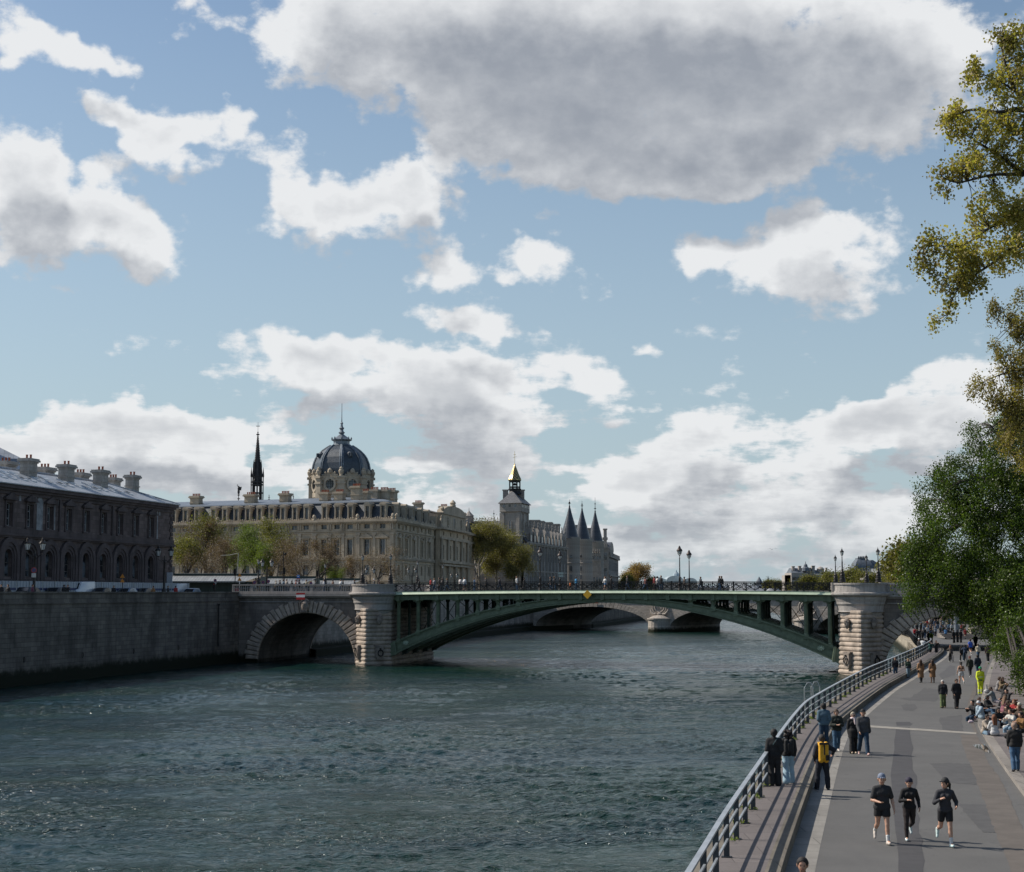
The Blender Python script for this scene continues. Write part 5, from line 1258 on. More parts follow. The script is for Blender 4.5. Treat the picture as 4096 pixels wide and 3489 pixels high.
for Fx, L_, xs_ in ((Fa, wl, (.5,)), (Fb, Dt, (.3, .72))):
 for f in xs_:
  mb = MB(Fx); x = L_*f; mb.box(x-.3, x+.3, .0, .31, cz(2128), cz(2087)); o = mb.build('lancet_window', M_glass, ct)
  mb = MB(Fx); mb.box(x-.3, x+.3, .3, .34, cz(2108)-.06, cz(2108)+.06); mb.box(x-.42, x-.3, .0, .36, cz(2130), cz(2085)); mb.box(x+.3, x+.42, .0, .36, cz(2130), cz(2085)); mb.build('frame', M_ct, o)
 for k in range(3 if Fx is Fa else 5):
  x = L_*(k+.6)/(3.2 if Fx is Fa else 5.2); mb = MB(Fx); mb.box(x-.3, x+.3, .45, .52, cz(2029), cz(2018)); mb.build('attic_window', M_glass, ct)
mb = MB();
mb.loft([quadring(cz(2014)+.01, .95, D1=Dt), quadring(cz(2012), .9, D1=Dt), quadring(cz(1966), -3.4*wl/7.8, W1=wl, D1=Dt)])
cx_, cy_ = [sum(p[i] for p in quadring(0, 0, D1=Dt))/4 for i in (0, 1)]
mb.build('roof', M_cslate, ct)
mb = MB(); cl = (cx_, cy_, 0)
mb.lathe([(2.0, cz(1972)), (1.7, cz(1962)), (1.7, cz(1955)), (1.95, cz(1954)), (1.95, cz(1951))], cl, 8, .4)
for k in range(8):
 a = PI/4*k+.4; c = (cx_+1.55*math.cos(a), cy_+1.55*math.sin(a), 0); mb.lathe([(.2, cz(1955)), (.2, cz(1916))], c, 5)
 a2 = a+PI/4; c2 = (cx_+1.55*math.cos(a2), cy_+1.55*math.sin(a2), 0)
 for v in (1943, 1922): mb.bar((c[0], c[1], cz(v)), (c2[0], c2[1], cz(v)), .22)
 mb.bar((c[0], c[1], cz(1926)), ((c[0]+c2[0])/2, (c[1]+c2[1])/2, cz(1920)), .14); mb.bar((c2[0], c2[1], cz(1926)), ((c[0]+c2[0])/2, (c[1]+c2[1])/2, cz(1920)), .14)
 for f in (.25, .5, .75): mb.lathe([(.07, cz(1954)), (.07, cz(1943))], (c[0]*(1-f)+c2[0]*f, c[1]*(1-f)+c2[1]*f, 0), 4)
mb.lathe([(1.75, cz(1920)), (1.9, cz(1917)), (1.9, cz(1915))], cl, 8, .4)
mb.build('lantern', M_iron, ct)
mb = MB(); mb.lathe([(.5, cz(1937)), (.5, cz(1930)), (.2, cz(1927))], cl, 8); mb.build('bell', M_iron, ct)
m, n, b = new_mat('gilded_roof')
uv = n.n.new('ShaderNodeNewGeometry').outputs['Position']; sxx = n.n.new('ShaderNodeSeparateXYZ'); n.link(uv, sxx.inputs[0])
an = n.math('ARCTAN2', n.math('SUBTRACT', sxx.outputs[1], cy_), n.math('SUBTRACT', sxx.outputs[0], cx_))
zz = n.math('ADD', n.math('MULTIPLY', sxx.outputs[2], 1.1), n.math('PINGPONG', n.math('MULTIPLY', an, 16/(2*PI)), 1.0))
fr = n.math('FRACT', zz); st = n.math('GREATER_THAN', fr, .42)
n.link(n.mix(st, (.10, .085, .06), (.50, .37, .16)), b.inputs['Base Color']); b.inputs['Metallic'].default_value = .9; b.inputs['Roughness'].default_value = .33
mb = MB(); mb.lathe([(2.0, cz(1916.5)), (1.95, cz(1912)), (1.35, cz(1895)), (.75, cz(1873)), (.3, cz(1858)), (.12, cz(1853))], cl, 8, .4); mb.build('gilded_spire', m, ct)
mb = MB(); mb.lathe([(.12, cz(1854)), (.25, cz(1852)), (.06, cz(1849)), (.05, cz(1798))], cl, 6); mb.bar((cx_-.5, cy_, cz(1824)), (cx_+.5, cy_, cz(1820)), .08); mb.bar((cx_-.35, cy_, cz(1812)), (cx_+.35, cy_, cz(1812)), .2, .1); mb.build('weathervane', plain('gilt', (.7, .5, .2), .35, .9), ct)
for u in (2022, 2087):
 q = at(u, 1995, YT+8); mb = MB(); mb.box(q.x-.75, q.x+.75, q.y-.8, q.y+.8, cz(2005), cz(1956)); mb.box(q.x-.9, q.x+.9, q.y-.95, q.y+.95, cz(1957), cz(1953))
 for k in range(3): mb.box(q.x-.6+.45*k, q.x-.45+.45*k, q.y-.88, q.y-.8, cz(2003), cz(1960))
 mb.build('chimney', M_ct, ct)
pf = thing('law_court_front', 'shaded stone palace front with a tall arch beneath the clock tower', 'building', (-6, 452, ZS))
Fq = frame(ctP+dq2*(wl+.4)+dq*1.0, dq2, nq2); zt = cz(2200)
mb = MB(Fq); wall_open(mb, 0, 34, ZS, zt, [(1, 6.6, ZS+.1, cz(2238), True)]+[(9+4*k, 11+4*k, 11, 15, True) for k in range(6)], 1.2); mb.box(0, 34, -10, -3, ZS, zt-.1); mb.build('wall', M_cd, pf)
mb = MB(Fq); mb.box(-.2, 34, 0, .6, zt, zt+.6); mb.build('cornice', M_ct, pf)
mb = MB(Fq); mb.raw([(-1, 1, zt+.6), (34, 1, zt+.6), (34, -8, cz(2075)), (1, -8, cz(2075)), (1, -9, cz(2075)), (34, -9, cz(2075)), (34, -16, zt+.6), (-1, -16, zt+.6)], [(0, 1, 2, 3), (3, 2, 5, 4), (4, 5, 6, 7), (0, 3, 4, 7)])
mb.build('roof', M_cslate, pf)
mb = MB(Fq); zz_ = cz(2075)
for k in range(34): mb.lathe([(.04, zz_), (.04, zz_+.5), (.22, zz_+.7), (.04, zz_+.9), (.02, zz_+1.2)], (1.5+k*.95, -8.5, 0), 4)
mb.bar((1, -8.5, zz_+.35), (34, -8.5, zz_+.35), .08)
for x in (1.0, 6.5, 20.0): mb.lathe([(.06, zz_), (.06, zz_+1.8), (.3, zz_+2.0), (.05, zz_+2.2), (.03, zz_+3.2)], (x, -8.5, 0), 5)
mb.build('roof_cresting', M_iron, pf)
q = at(1876, 2060, 465); mb = MB(); mb.lathe([(1.3, cz(2080)), (1.3, cz(2056)), (1.5, cz(2055)), (.8, cz(2045)), (.1, cz(2034)), (.04, cz(2020))], (q.x, q.y, 0), 10); mb.build('turret', M_ct, pf)
# --- conciergerie-like wing with gabled dormers
wP = Vector((xa(2113, 455), 455, 0)); wQ = Vector((xa(2264, 512), 512, 0)); dw = (wQ-wP).normalized(); nw = Vector((dw.y, -dw.x, 0)); LW = (wQ-wP).length
Fw2 = frame(wP, dw, nw)
wg = thing('palace_wing', 'grey stone riverside wing with a row of gabled dormers and tall chimneys', 'building', (wP.x, wP.y, ZS))
z_c = zv(2174, 455)                        # eaves level
nb = 11; bay = LW/nb; ops = []
for k in range(nb): x = bay*(k+.5); ops += [(x-.85, x+.85, z_c-4.8, z_c-1.0, True), (x-.85, x+.85, ZS+1.6, ZS+5.6, True)]
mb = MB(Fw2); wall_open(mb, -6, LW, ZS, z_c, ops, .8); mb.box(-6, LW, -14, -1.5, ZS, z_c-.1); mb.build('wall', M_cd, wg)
for k in range(nb): x = bay*(k+.5); window(wg, Fw2, x, z_c-4.8, 1.7, 3.8, 2, 3, M_frame_d, True, y=-.6); window(wg, Fw2, x, ZS+1.6, 1.7, 4.0, 2, 3, M_frame_d, True, y=-.6)
mb = MB(Fw2); mb.box(-2, LW+.3, .002, .5, z_c-.4, z_c); mb.box(-2, LW+.3, .001, .75, z_c, z_c+.4); mb.box(-2, LW, .002, .3, (z_c+ZS)/2-.6, (z_c+ZS)/2-.2)
for k in range(nb+1): x = bay*k; mb.box(x-.3, x+.3, .003, .4, ZS, z_c-.4)
mb.build('cornice', M_ct, wg)
zr_ = zv(2080, 460)
mb = MB(Fw2); mb.raw([(-2, .3, z_c+.4), (LW+1, .3, z_c+.4), (LW+1, -6, zr_-.8), (-2, -6, zr_), (-2, -12, z_c+.4), (LW+1, -12, z_c+.4)], [(0, 1, 2, 3), (3, 2, 5, 4), (0, 3, 4), (1, 2, 5)]); mb.build('roof', M_cslate, wg)
for k in range(nb):
 x = bay*(k+.5); mb = MB(Fw2)
 mb.box(x-.95, x+.95, -2.2, .35, z_c+.4, z_c+2.6); mb.loft([[(x-1.1, y, z_c+2.6), (x+1.1, y, z_c+2.6), (x, y, z_c+4.7)] for y in (-3.5, .4)])
 for xx in (x-1.15, x+1.15): mb.lathe([(.2, z_c+.4), (.2, z_c+2.8), (.03, z_c+3.9)], (xx, .3, 0), 4)
 mb.lathe([(.22, z_c+4.5), (.26, z_c+5.2), (.12, z_c+5.6), (.25, z_c+5.9), (.05, z_c+6.6)], (x, .2, 0), 5)
 dm = mb.build('dormer', M_ct, wg); mb = MB(Fw2); mb.box(x-.5, x+.5, .3, .37, z_c+.7, z_c+2.4); mb.build('pane', M_glass, dm)
for u, v0, v1, wd, dp in ((2122, 2080, 2130, 1.0, 3), (2147, 2080, 2130, 1.0, 3.5), (2162, 2084, 2130, 1.2, 6), (2194, 2089, 2135, 1.2, 5), (2221, 2096, 2145, 1.5, 6)):
 q0 = wP-nw*dp; s_ = s_of_u(u, q0, dw); q = q0+dw*s_; Yq = q.y; mb = MB(frame(q, dw, nw)); za, zb2 = zv(v1+15, Yq), zv(v0, Yq)
 mb.box(-.9, .9, -wd, wd, za, zb2-.3); mb.box(-1.1, 1.1, -wd-.2, wd+.2, zb2-.5, zb2-.2); mb.box(-.8, .8, -wd, wd, zb2-.2, zb2)
 for j in range(3): mb.box(-.95, -.9, -wd*.8+j*wd*.65, -wd*.8+j*wd*.65+.2, za, zb2-.5)
 mb.build('chimney', M_ct, wg)
for (ub, rb_px, uc, vb, va, vf, Yt, rc_px, lab) in ((2286, 34, 2272, 2163, 2026, 1998, 520, 37, 'nearest round grey tower with a tall dark conical roof'), (2336, 34, 2323, 2171, 2036, 2003, 533, 34, 'middle round grey tower with a dark conical roof'), (2385, 30, 2379, 2178, 2046, 1990, 560, 32, 'far slate cone tower standing behind the crenellated block')):
 x = xa(ub, Yt); r = rb_px/FPX*Yt*1.02; zt = zv(vb-4, Yt); xcn = xa(uc+ (ub-uc)*.5, Yt)
 t = thing('round_tower', lab, 'tower', (x, Yt, ZS))
 mb = MB(); mb.lathe([(r*1.02, ZS), (r, ZS+6), (r, zv(2256, Yt)), (r*1.05, zv(2255, Yt)), (r*1.05, zv(2252, Yt)), (r*.99, zv(2251, Yt)), (r*.99, zt), (r*1.06, zt+.3), (r*1.06, zt+.8)], (x, Yt, 0), 28); mb.build('shaft', M_ct, t, True)
 mb = MB(); rc = rc_px/FPX*Yt*1.02; z0 = zt+.3; z1 = zv(va, Yt); h = z1-z0
 mb.lathe([(rc*1.0, z0), (rc*.93, z0+h*.06), (rc*.82, z0+h*.18), (rc*.62, z0+h*.40), (rc*.32, z0+h*.7), (rc*.06, z0+h)], (xcn, Yt, 0), 28); mb.build('cone_roof', slate('cone_slate', (.04, .045, .055), .38, .35), t, True)
 mb = MB(); z2 = zv(vf, Yt); mb.lathe([(.3, z1-.2), (.12, z1+.3), (.1, z1+.8), (.5, z1+1.0), (.1, z1+1.2), (.08, (z1+z2)/2), (.35, (z1+z2)/2+.15), (.07, (z1+z2)/2+.4), (.04, z2)], (xcn, Yt, 0), 6); mb.build('finial', M_iron, t)
 mb = MB()
 for v0, v1 in ((2232, 2222), (2285, 2265), (2318, 2300)):
  an = -PI/2-.1 if ub < 2300 else -PI/2-.45; c = Vector((x+r*1.0*math.cos(an), Yt+r*math.sin(an), 0)); mb = MB(frame(c, (-math.sin(an), math.cos(an)), (math.cos(an), math.sin(an)))); mb.box(-.42, .42, -.3, .14, zv(v0, Yt), zv(v1, Yt)); wo = mb.build('window', M_glass, t)
  mb = MB(frame(c, (-math.sin(an), math.cos(an)), (math.cos(an), math.sin(an)))); mb.box(-.04, .04, .14, .18, zv(v0, Yt), zv(v1, Yt)); mb.box(-.55, .55, -.2, .2, zv(v0, Yt)-.2, zv(v0, Yt)); mb.build('frame', M_cd, wo)
t = thing('crenellated_block', 'tall square stone block with battlements right of the round towers', 'building', (xa(2418, 566), 566, ZS))
Y_ = 566; x0, x1 = xa(2404, Y_), xa(2436, Y_)
mb = MB(); mb.box(x0, x1, Y_, Y_+8, ZS, zv(2190, Y_));
for k in range(4): f = x0+(x1-x0)*(k+.12)/4; mb.box(f, f+(x1-x0)/7, Y_-.3, Y_+.5, zv(2190, Y_)-.01, zv(2176, Y_))
mb.box(x0-.3, x1+.3, Y_-.3, Y_+8.3, zv(2196, Y_), zv(2190, Y_)-.02); mb.box(x0-.1, x1+.1, Y_-.15, Y_, zv(2258, Y_), zv(2255, Y_)); mb.build('shaft', M_ct, t)
for v0, v1 in ((2240, 2212), (2305, 2274)):
 mb = MB(); xm = (x0+x1)/2; mb.box(xm-.7, xm+.7, Y_-.06, Y_, zv(v0, Y_), zv(v1, Y_)); o = mb.build('window', M_glass, t); mb = MB(); mb.box(xm-.06, xm+.06, Y_-.12, Y_-.06, zv(v0, Y_), zv(v1, Y_)); mb.box(xm-.7, xm+.7, Y_-.12, Y_-.07, zv((v0+v1)/2, Y_)-.08, zv((v0+v1)/2, Y_)+.08); mb.build('frame', M_cd, o)
t = thing('gabled_link', 'low stone link with small gables between the round towers and the battlements', 'building', (xa(2390, 560), 556, ZS))
Y_ = 556; x0, x1 = xa(2360, Y_), xa(2405, Y_)
mb = MB(); Fx = frame((x0, Y_, 0), (.45, .893), (.893, -.45)); ze = zv(2240, Y_)
mb = MB(); mb.box(x0, x1, Y_, Y_+6, ZS, ze); mb.box(x0-.1, x1, Y_-.2, Y_, ze-.5, ze+.1)
for k in range(5): f = x0+(x1-x0)*(k+.5)/5; mb.box(f-.4, f+.4, Y_-.05, Y_+2, ze, ze+1.4); mb.loft([[(f-.5, y, ze+1.4), (f+.5, y, ze+1.4), (f, y, ze+2.9)] for y in (Y_-.1, Y_+2)]); mb.lathe([(.12, ze+2.7), (.2, ze+3.2), (.03, ze+3.7)], (f, Y_, 0), 5)
mb.build('wall', M_ct, t)
mb = MB()
for k in range(5):
 f = x0+(x1-x0)*(k+.5)/5; mb = MB(); mb.box(f-.22, f+.22, Y_-.12, Y_-.05, ze+.2, ze+1.2); mb.build('window', M_glass, t)
for k in range(4):
 f = x0+(x1-x0)*(k+.5)/4; mb = MB(); mb.box(f-.3, f+.3, Y_-.07, Y_, ZS+2, ZS+6); mb.build('window', M_glass, t)
mb = MB(); mb.raw([(x0, Y_+.5, ze), (x1, Y_+.5, ze), (x1, Y_+4, zv(2190, Y_)), (x0, Y_+4, zv(2190, Y_))], [(0, 1, 2, 3)]); mb.build('roof', M_cslate, t)
t = thing('end_pavilion', 'shaded stone building with a curved roof pavilion at the right end of the palace', 'building', (xa(2440, 590), 590, ZS))
ePt = Vector((xa(2436, 575), 575, 0)); eQ = Vector((xa(2474, 640), 640, 0)); de = (eQ-ePt).normalized(); ne = Vector((de.y, -de.x, 0)); Fe2 = frame(ePt, de, ne); LE = (eQ-ePt).length
zt = zv(2228, 600); ops = []
for k in range(8): x = LE*(k+.5)/8; ops += [(x-1.4, x+1.4, zt-5.2, zt-1.6, True), (x-1.4, x+1.4, ZS+1, ZS+4.8, True)]
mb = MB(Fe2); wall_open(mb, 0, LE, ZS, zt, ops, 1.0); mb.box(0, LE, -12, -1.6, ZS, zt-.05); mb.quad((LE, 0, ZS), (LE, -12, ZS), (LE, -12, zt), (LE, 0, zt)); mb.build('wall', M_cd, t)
for o in ops: window(t, Fe2, (o[0]+o[1])/2, o[2], 2.8, o[3]-o[2], 2, 2, M_frame_d, True, y=-.9)
mb = MB(Fe2); mb.box(-.2, LE+.4, .002, .7, zt-.6, zt+.1); mb.box(-.2, LE+.3, .002, .5, (zt+ZS)/2-.3, (zt+ZS)/2+.3); x = 0
while x < LE: mb.box(x, x+1.0, 0, .6, zt+.1, zt+1.1); x += 2.0
mb.build('cornice', M_ct, t)
za = zv(2205, 590)
mb = MB(Fe2); mb.box(0, LE*.36, -12, .4, zt+.1, za); mb.build('pavilion', M_ct, t)
mb = MB(Fe2); mb.loft([[(LE*.18-LE*.18*math.cos(PI*k/10), y, za+(zv(2170, 590)-za)*math.sin(PI*k/10)) for k in range(11)] for y in (-10, .5)]); mb.build('curved_roof', M_cslate, t)
mb = MB(Fe2); mb.box(2, 5, -6, -4.5, za, zv(2140, 590)); mb.build('chimney', M_ct, t)
for u, v0, v1, Yc in ((2309, 2100, 2165, 528), (2356, 2112, 2170, 545), (2421, 2115, 2170, 572)):
 pass
t = thing('chimney_row', 'tall pale chimney stack standing between the first two cone roofs', 'chimney', (xa(2309, 540), 540, 20))
mb = MB(); x = xa(2308, 540); mb.box(x-.7, x+.7, 540, 542, ZS, zv(2104, 540)); mb.box(x-.9, x+.9, 539.8, 542.2, zv(2104, 540), zv(2100, 540)); mb.box(x-1.2, x+1.2, 539.7, 542.2, zv(2155, 540), zv(2140, 540)); mb.build('stack', M_ct, t)
t = thing('chimney_row', 'tall pale chimney stack standing between the second and third cone roofs', 'chimney', (xa(2356, 556), 556, 20))
mb = MB(); x = xa(2356, 552); mb.box(x-.7, x+.7, 552, 554, ZS, zv(2116, 552)); mb.box(x-.9, x+.9, 551.8, 554.2, zv(2116, 552), zv(2112, 552)); mb.box(x-1.0, x+1.2, 551.8, 554.2, zv(2165, 552), zv(2150, 552)); mb.build('stack', M_ct, t)
t = thing('chimney_row', 'tall pale chimney stack rising from the crenellated block', 'chimney', (xa(2421, 572), 572, 20))
mb = MB(); x = xa(2421, 572); mb.box(x-.5, x+.6, 571, 573, ZS, zv(2120, 572)); mb.box(x-.7, x+.8, 570.8, 573.2, zv(2120, 572), zv(2115, 572)); mb.box(x-.9, x+.9, 570.8, 573.2, zv(2160, 572), zv(2150, 572)); mb.build('stack', M_ct, t)
for o in list(COL.objects):
 if o.name.startswith('chimney_row'): o.name = 'chimney_stack'
# --- trees
def grow(seed, h, spread, lv=4, nb=3, up=.35, first=.28, r0=None, lean=(0, 0), droop=.0, kids=(3, 5), shrink=.68):
 """branch skeleton: list of (points, radii) and the twig tips"""
 rg = random.Random(seed); segs = []; tips = []
 r0 = r0 or h*.022
 def br(p, d, ln, r, l):
  n_ = 5 if l < 2 else 3; pts = [p.copy()]; rs = [r]; q = p.copy(); dd = d.copy()
  for i in range(n_):
   dd = (dd+Vector((rg.gauss(0, .13), rg.gauss(0, .13), rg.gauss(0, .10)+(.05 if l < 2 else -droop)))).normalized()
   q = q+dd*ln/n_; pts.append(q.copy()); rs.append(r*(1-.55*(i+1)/n_))
  segs.append((pts, rs))
  if l >= lv: tips.extend(pts[1:]); return
  if l == lv-1: tips.append(pts[-1])
  for j in range(rg.randint(*kids)):
   f = rg.uniform(.35 if l else first+.1, 1.0); k = min(int(f*n_), n_-1); p0 = pts[k].lerp(pts[k+1], f*n_-k)
   a = rg.uniform(0, 2*PI); perp = dd.cross(Vector((math.cos(a), math.sin(a), .3))).normalized()
   nd = (dd*rg.uniform(.35, .8)+perp*rg.uniform(.6, 1.1)*spread+Vector((0, 0, up))).normalized()
   br(p0, nd, ln*shrink*rg.uniform(.75, 1.15), max(rs[k]*.62, .006), l+1)
 br(Vector((0, 0, 0)), Vector((lean[0], lean[1], 1)).normalized(), h*.42, r0, 0)
 return segs, tips
def tubes_np(segs, sides=(6, 5, 4, 3)):
 V_ = []; F_ = []; b = 0
 for pts, rs in segs:
  n = 6 if rs[0] > .12 else (4 if rs[0] > .03 else 3); P_ = np.array([tuple(p) for p in pts]); T = np.gradient(P_, axis=0); T /= np.linalg.norm(T, axis=1)[:, None]+1e-9
  up = np.where(np.abs(T[:, 2:3]) > .9, [[1, 0, 0]], [[0, 0, 1]]); A = np.cross(T, up); A /= np.linalg.norm(A, axis=1)[:, None]+1e-9; B = np.cross(T, A)
  an = np.arange(n)*2*PI/n; ring = P_[:, None, :]+(A[:, None, :]*np.cos(an)[None, :, None]+B[:, None, :]*np.sin(an)[None, :, None])*np.array(rs)[:, None, None]
  V_.append(ring.reshape(-1, 3)); m = len(pts)
  i = np.arange(m-1)[:, None]*n; j = np.arange(n)[None, :]; k = (j+1) % n
  F_.append(np.stack([b+i+j, b+i+k, b+i+n+k, b+i+n+j], -1).reshape(-1, 4)); b += m*n
 return np.concatenate(V_), np.concatenate(F_)
def leaves_np(centers, size, rng, jitter=.35, sv=.35, flat=.0, hang=.0):
 n = len(centers); c = centers+rng.normal(0, jitter, (n, 3))
 a = rng.normal(0, 1, (n, 3)); a[:, 2] = a[:, 2]*(1-flat)-hang; a /= np.linalg.norm(a, axis=1)[:, None]
 b = rng.normal(0, 1, (n, 3)); b -= a*np.sum(a*b, 1)[:, None]; b /= np.linalg.norm(b, axis=1)[:, None]
 nn = np.cross(a, b)
 s = size*(1+rng.uniform(-sv, sv, n))[:, None]
 v = np.stack([c-a*s*.5, c+b*s*.42-a*s*.05+nn*s*.10, c+a*s*.5, c-b*s*.42-a*s*.05+nn*s*.10], 1).reshape(-1, 3)
 f = np.arange(n*4).reshape(-1, 4)
 return v, f
M_bark = plain('bark', (.10, .085, .07), .95, 0, .35, 3, .3); M_bark_d = plain('bark_dark', (.045, .038, .033), .95, 0, .3, 3, .3); M_bark_p = plain('bark_pale', (.24, .22, .19), .95, 0, .35, 1.5, .2)
M_lplane = leafmat('plane_leaves', [(.22, .18, .05), (.36, .28, .09), (.25, .24, .07), (.42, .30, .12)], .5)
M_lplane2 = leafmat('plane_leaves_brown', [(0.221, 0.153, 0.051), (0.289, 0.221, 0.068), (0.187, 0.170, 0.051)], .4)
M_ldark = leafmat('glossy_leaves', [(.030, .052, .010), (.062, .100, .020), (.11, .15, .03), (.038, .065, .013)], .4, .42, .35)
M_lolive = leafmat('olive_leaves', [(0.128, 0.119, 0.037), (0.187, 0.162, 0.051), (0.102, 0.111, 0.034)], .4)
M_lspring = leafmat('spring_leaves', [(0.111, 0.145, 0.034), (0.170, 0.204, 0.051), (0.085, 0.111, 0.031)], .4)
M_lbud = leafmat('red_buds', [(0.128, 0.076, 0.060), (0.187, 0.119, 0.085), (0.102, 0.076, 0.051)], .3)
M_lgold = leafmat('golden_twigs', [(0.289, 0.170, 0.076), (0.374, 0.238, 0.119), (0.204, 0.136, 0.068)], .4)
M_lshrub = leafmat('shrub_leaves', [(0.051, 0.076, 0.020), (0.093, 0.128, 0.031), (0.153, 0.145, 0.051), (0.060, 0.068, 0.025)], .35)
M_litwig = leafmat('twigs', [(0.102, 0.082, 0.068), (0.170, 0.136, 0.111)], .0, .9, .1)
TH = {}
def tree_mesh(seed, h, spread, nleaf, lsize, lmat, bmat, lv=3, jit=.4, sticks=0, **kw):
 segs, tips = grow(seed, h, spread, lv, **kw); v, f = tubes_np(segs)
 tm = mesh_np('trunk', v, f, bmat, True)
 rng = np.random.default_rng(seed); T = np.array([tuple(t) for t in tips])
 idx = rng.integers(0, len(T), nleaf); v, f = leaves_np(T[idx], lsize, rng, jit)
 cm = mesh_np('crown', v, f, lmat); TH[cm.name] = float(np.percentile(v[:, 2], 99.5))
 return tm, cm
def place_tree(meshes, label, loc, rz=0, sc=1, group=None, name='tree', cat='tree'):
 t = thing(name, label, cat, loc, group); t.rotation_euler = (0, 0, rz); t.scale = (sc,)*3 if not hasattr(sc, '__len__') else sc
 for nm, me in zip(('trunk', 'crown'), meshes):
  o = bpy.data.objects.new(nm, me); COL.objects.link(o); o.parent = t
 return t
TG = 'spring trees in the square before the courthouse'
bare = tree_mesh(11, 11, .75, 7000, .11, M_lbud, M_bark_d, 4, .35, kids=(3, 4)); olive = tree_mesh(12, 12, .7, 15000, .13, M_lolive, M_bark_d, 4, .55, kids=(3, 4)); spring = tree_mesh(13, 10, .8, 20000, .13, M_lspring, M_bark_d, 4, .5, kids=(3, 4))
bare2 = tree_mesh(14, 10, .95, 5000, .10, M_lbud, M_bark, 4, .35, kids=(3, 5), up=.15)
for me, u, Y, top, lab in (
 (olive, 725, 285, 2090, 'tall olive tinged tree close beside the right end of the grimy building'), (bare, 820, 288, 2100, 'tall dark bare tree second from the grimy building'),
 (bare2, 800, 262, 2195, 'low pale branched bare tree before the pavilion roofs'), (spring, 945, 300, 2130, 'bushy green tree left of the green leaning group'),
 (bare, 895, 270, 2170, 'dark bare tree between the low tree and the bushy green tree'), (spring, 1040, 296, 2150, 'fresh green tree left of the slim camera mast'),
 (olive, 1085, 300, 2100, 'tall thin olive tree under the courthouse attic'), (bare2, 1110, 268, 2175, 'spreading bare tree with reddish tips near the slim mast'),
 (bare, 1180, 290, 2180, 'reddish bare tree centred under the dome'), (bare2, 1215, 275, 2200, 'wide reddish bare tree before the courthouse middle windows'),
 (bare, 1290, 285, 2170, 'reddish bare tree right of the blue road sign'), (bare2, 1515, 280, 2200, 'bare round headed tree between the two tall pedestal lamps'),
 (spring, 1330, 290, 2255, 'low light green bush tree near the courthouse entrance windows'), (bare, 1405, 290, 2235, 'small bare tree left of the tall pedestal lamps')):
 h = at(u, top, Y).z-ZS; sc_ = h/TH[me[1].name]
 place_tree(me, lab, (xa(u, Y), Y, ZS), u*.37, (sc_*1.05, sc_*1.05, sc_*1.12), TG, 'square_tree')
plA = tree_mesh(21, 17, .62, 40000, .17, leafmat('willow_leaves', [(.15, .125, .05), (.21, .175, .07), (.13, .12, .05)], .4), M_bark_p, 4, .75, kids=(4, 5), first=.2)
plB = tree_mesh(22, 14, .7, 26000, .17, plA[1].materials[0], M_bark_p, 4, .6, kids=(4, 4), first=.2)
for me, u, Y, top, lab in ((plA, 1925, 418, 2085, 'tall yellow green plane tree beside the end of the courthouse'), (plB, 1990, 424, 2125, 'yellow green plane tree in front of the shaded palace arch'), (plB, 2062, 410, 2180, 'lower plane tree partly covering the foot of the clock tower'), (plA, 1900, 440, 2100, 'plane tree whose crown touches the courthouse end bay')):
 h = at(u, top, Y).z-ZS; s_ = h/TH[me[1].name]
 place_tree(me, lab, (xa(u, Y), Y, ZS), u*.7, s_, 'plane trees beside the clock tower', 'plane_tree')
gold = tree_mesh(31, 15, .75, 24000, .32, M_lgold, M_bark, 4, .8, kids=(4, 5), up=.25, first=.1)
green_far = tree_mesh(32, 12, .8, 16000, .5, M_lolive, M_bark, 3, 1.2, kids=(4, 6), up=.2, first=.1)
for me, u, Y, top, lab in ((gold, 2542, 650, 2256, 'round golden brown tree standing alone beyond the palace'), (green_far, 2500, 640, 2300, 'small dull tree left of the golden tree'), (green_far, 2600, 650, 2312, 'low green bush tree right of the golden tree')):
 h = at(u, top, Y).z-ZS; place_tree(me, lab, (xa(u, Y), Y, ZS), u, h/TH[me[1].name], 'trees beyond the palace', 'far_tree')
rt = random.Random(7)
far_specs = [(3070, 2318, 1100, 'small pale tree at the left end of the distant right bank'), (3110, 2322, 1080, 'low distant tree next to the leftmost one on the right bank'), (3185, 2318, 900, 'distant tree below the turreted roofs'), (3250, 2300, 850, 'distant olive tree under the grey mansard roofs'), (3305, 2290, 800, 'distant olive tree left of the front pier lamps'), (3365, 2285, 760, 'olive tree seen between the two left pier lamps'), (3415, 2275, 700, 'olive tree rising behind the tallest left pier lamp'), (3465, 2288, 660, 'olive tree in front of the distant dome'), (3510, 2292, 600, 'bright green tree below the distant dome'), (3560, 2265, 520, 'large olive tree right of the right pier lamp'), (3600, 2225, 460, 'tall yellow olive tree left of the dark tree'), (3645, 2185, 420, 'tallest yellow olive tree touching the dark crown'), (3700, 2160, 380, 'yellow olive tree half hidden by the dark crown')]
for i, (u, top, Y, lab) in enumerate(far_specs):
 h = at(u, top, Y).z-8.5; place_tree(green_far, lab, (xa(u, Y), Y, 8.5), i*1.3, h/TH[green_far[1].name], 'trees along the distant right bank', 'far_tree')
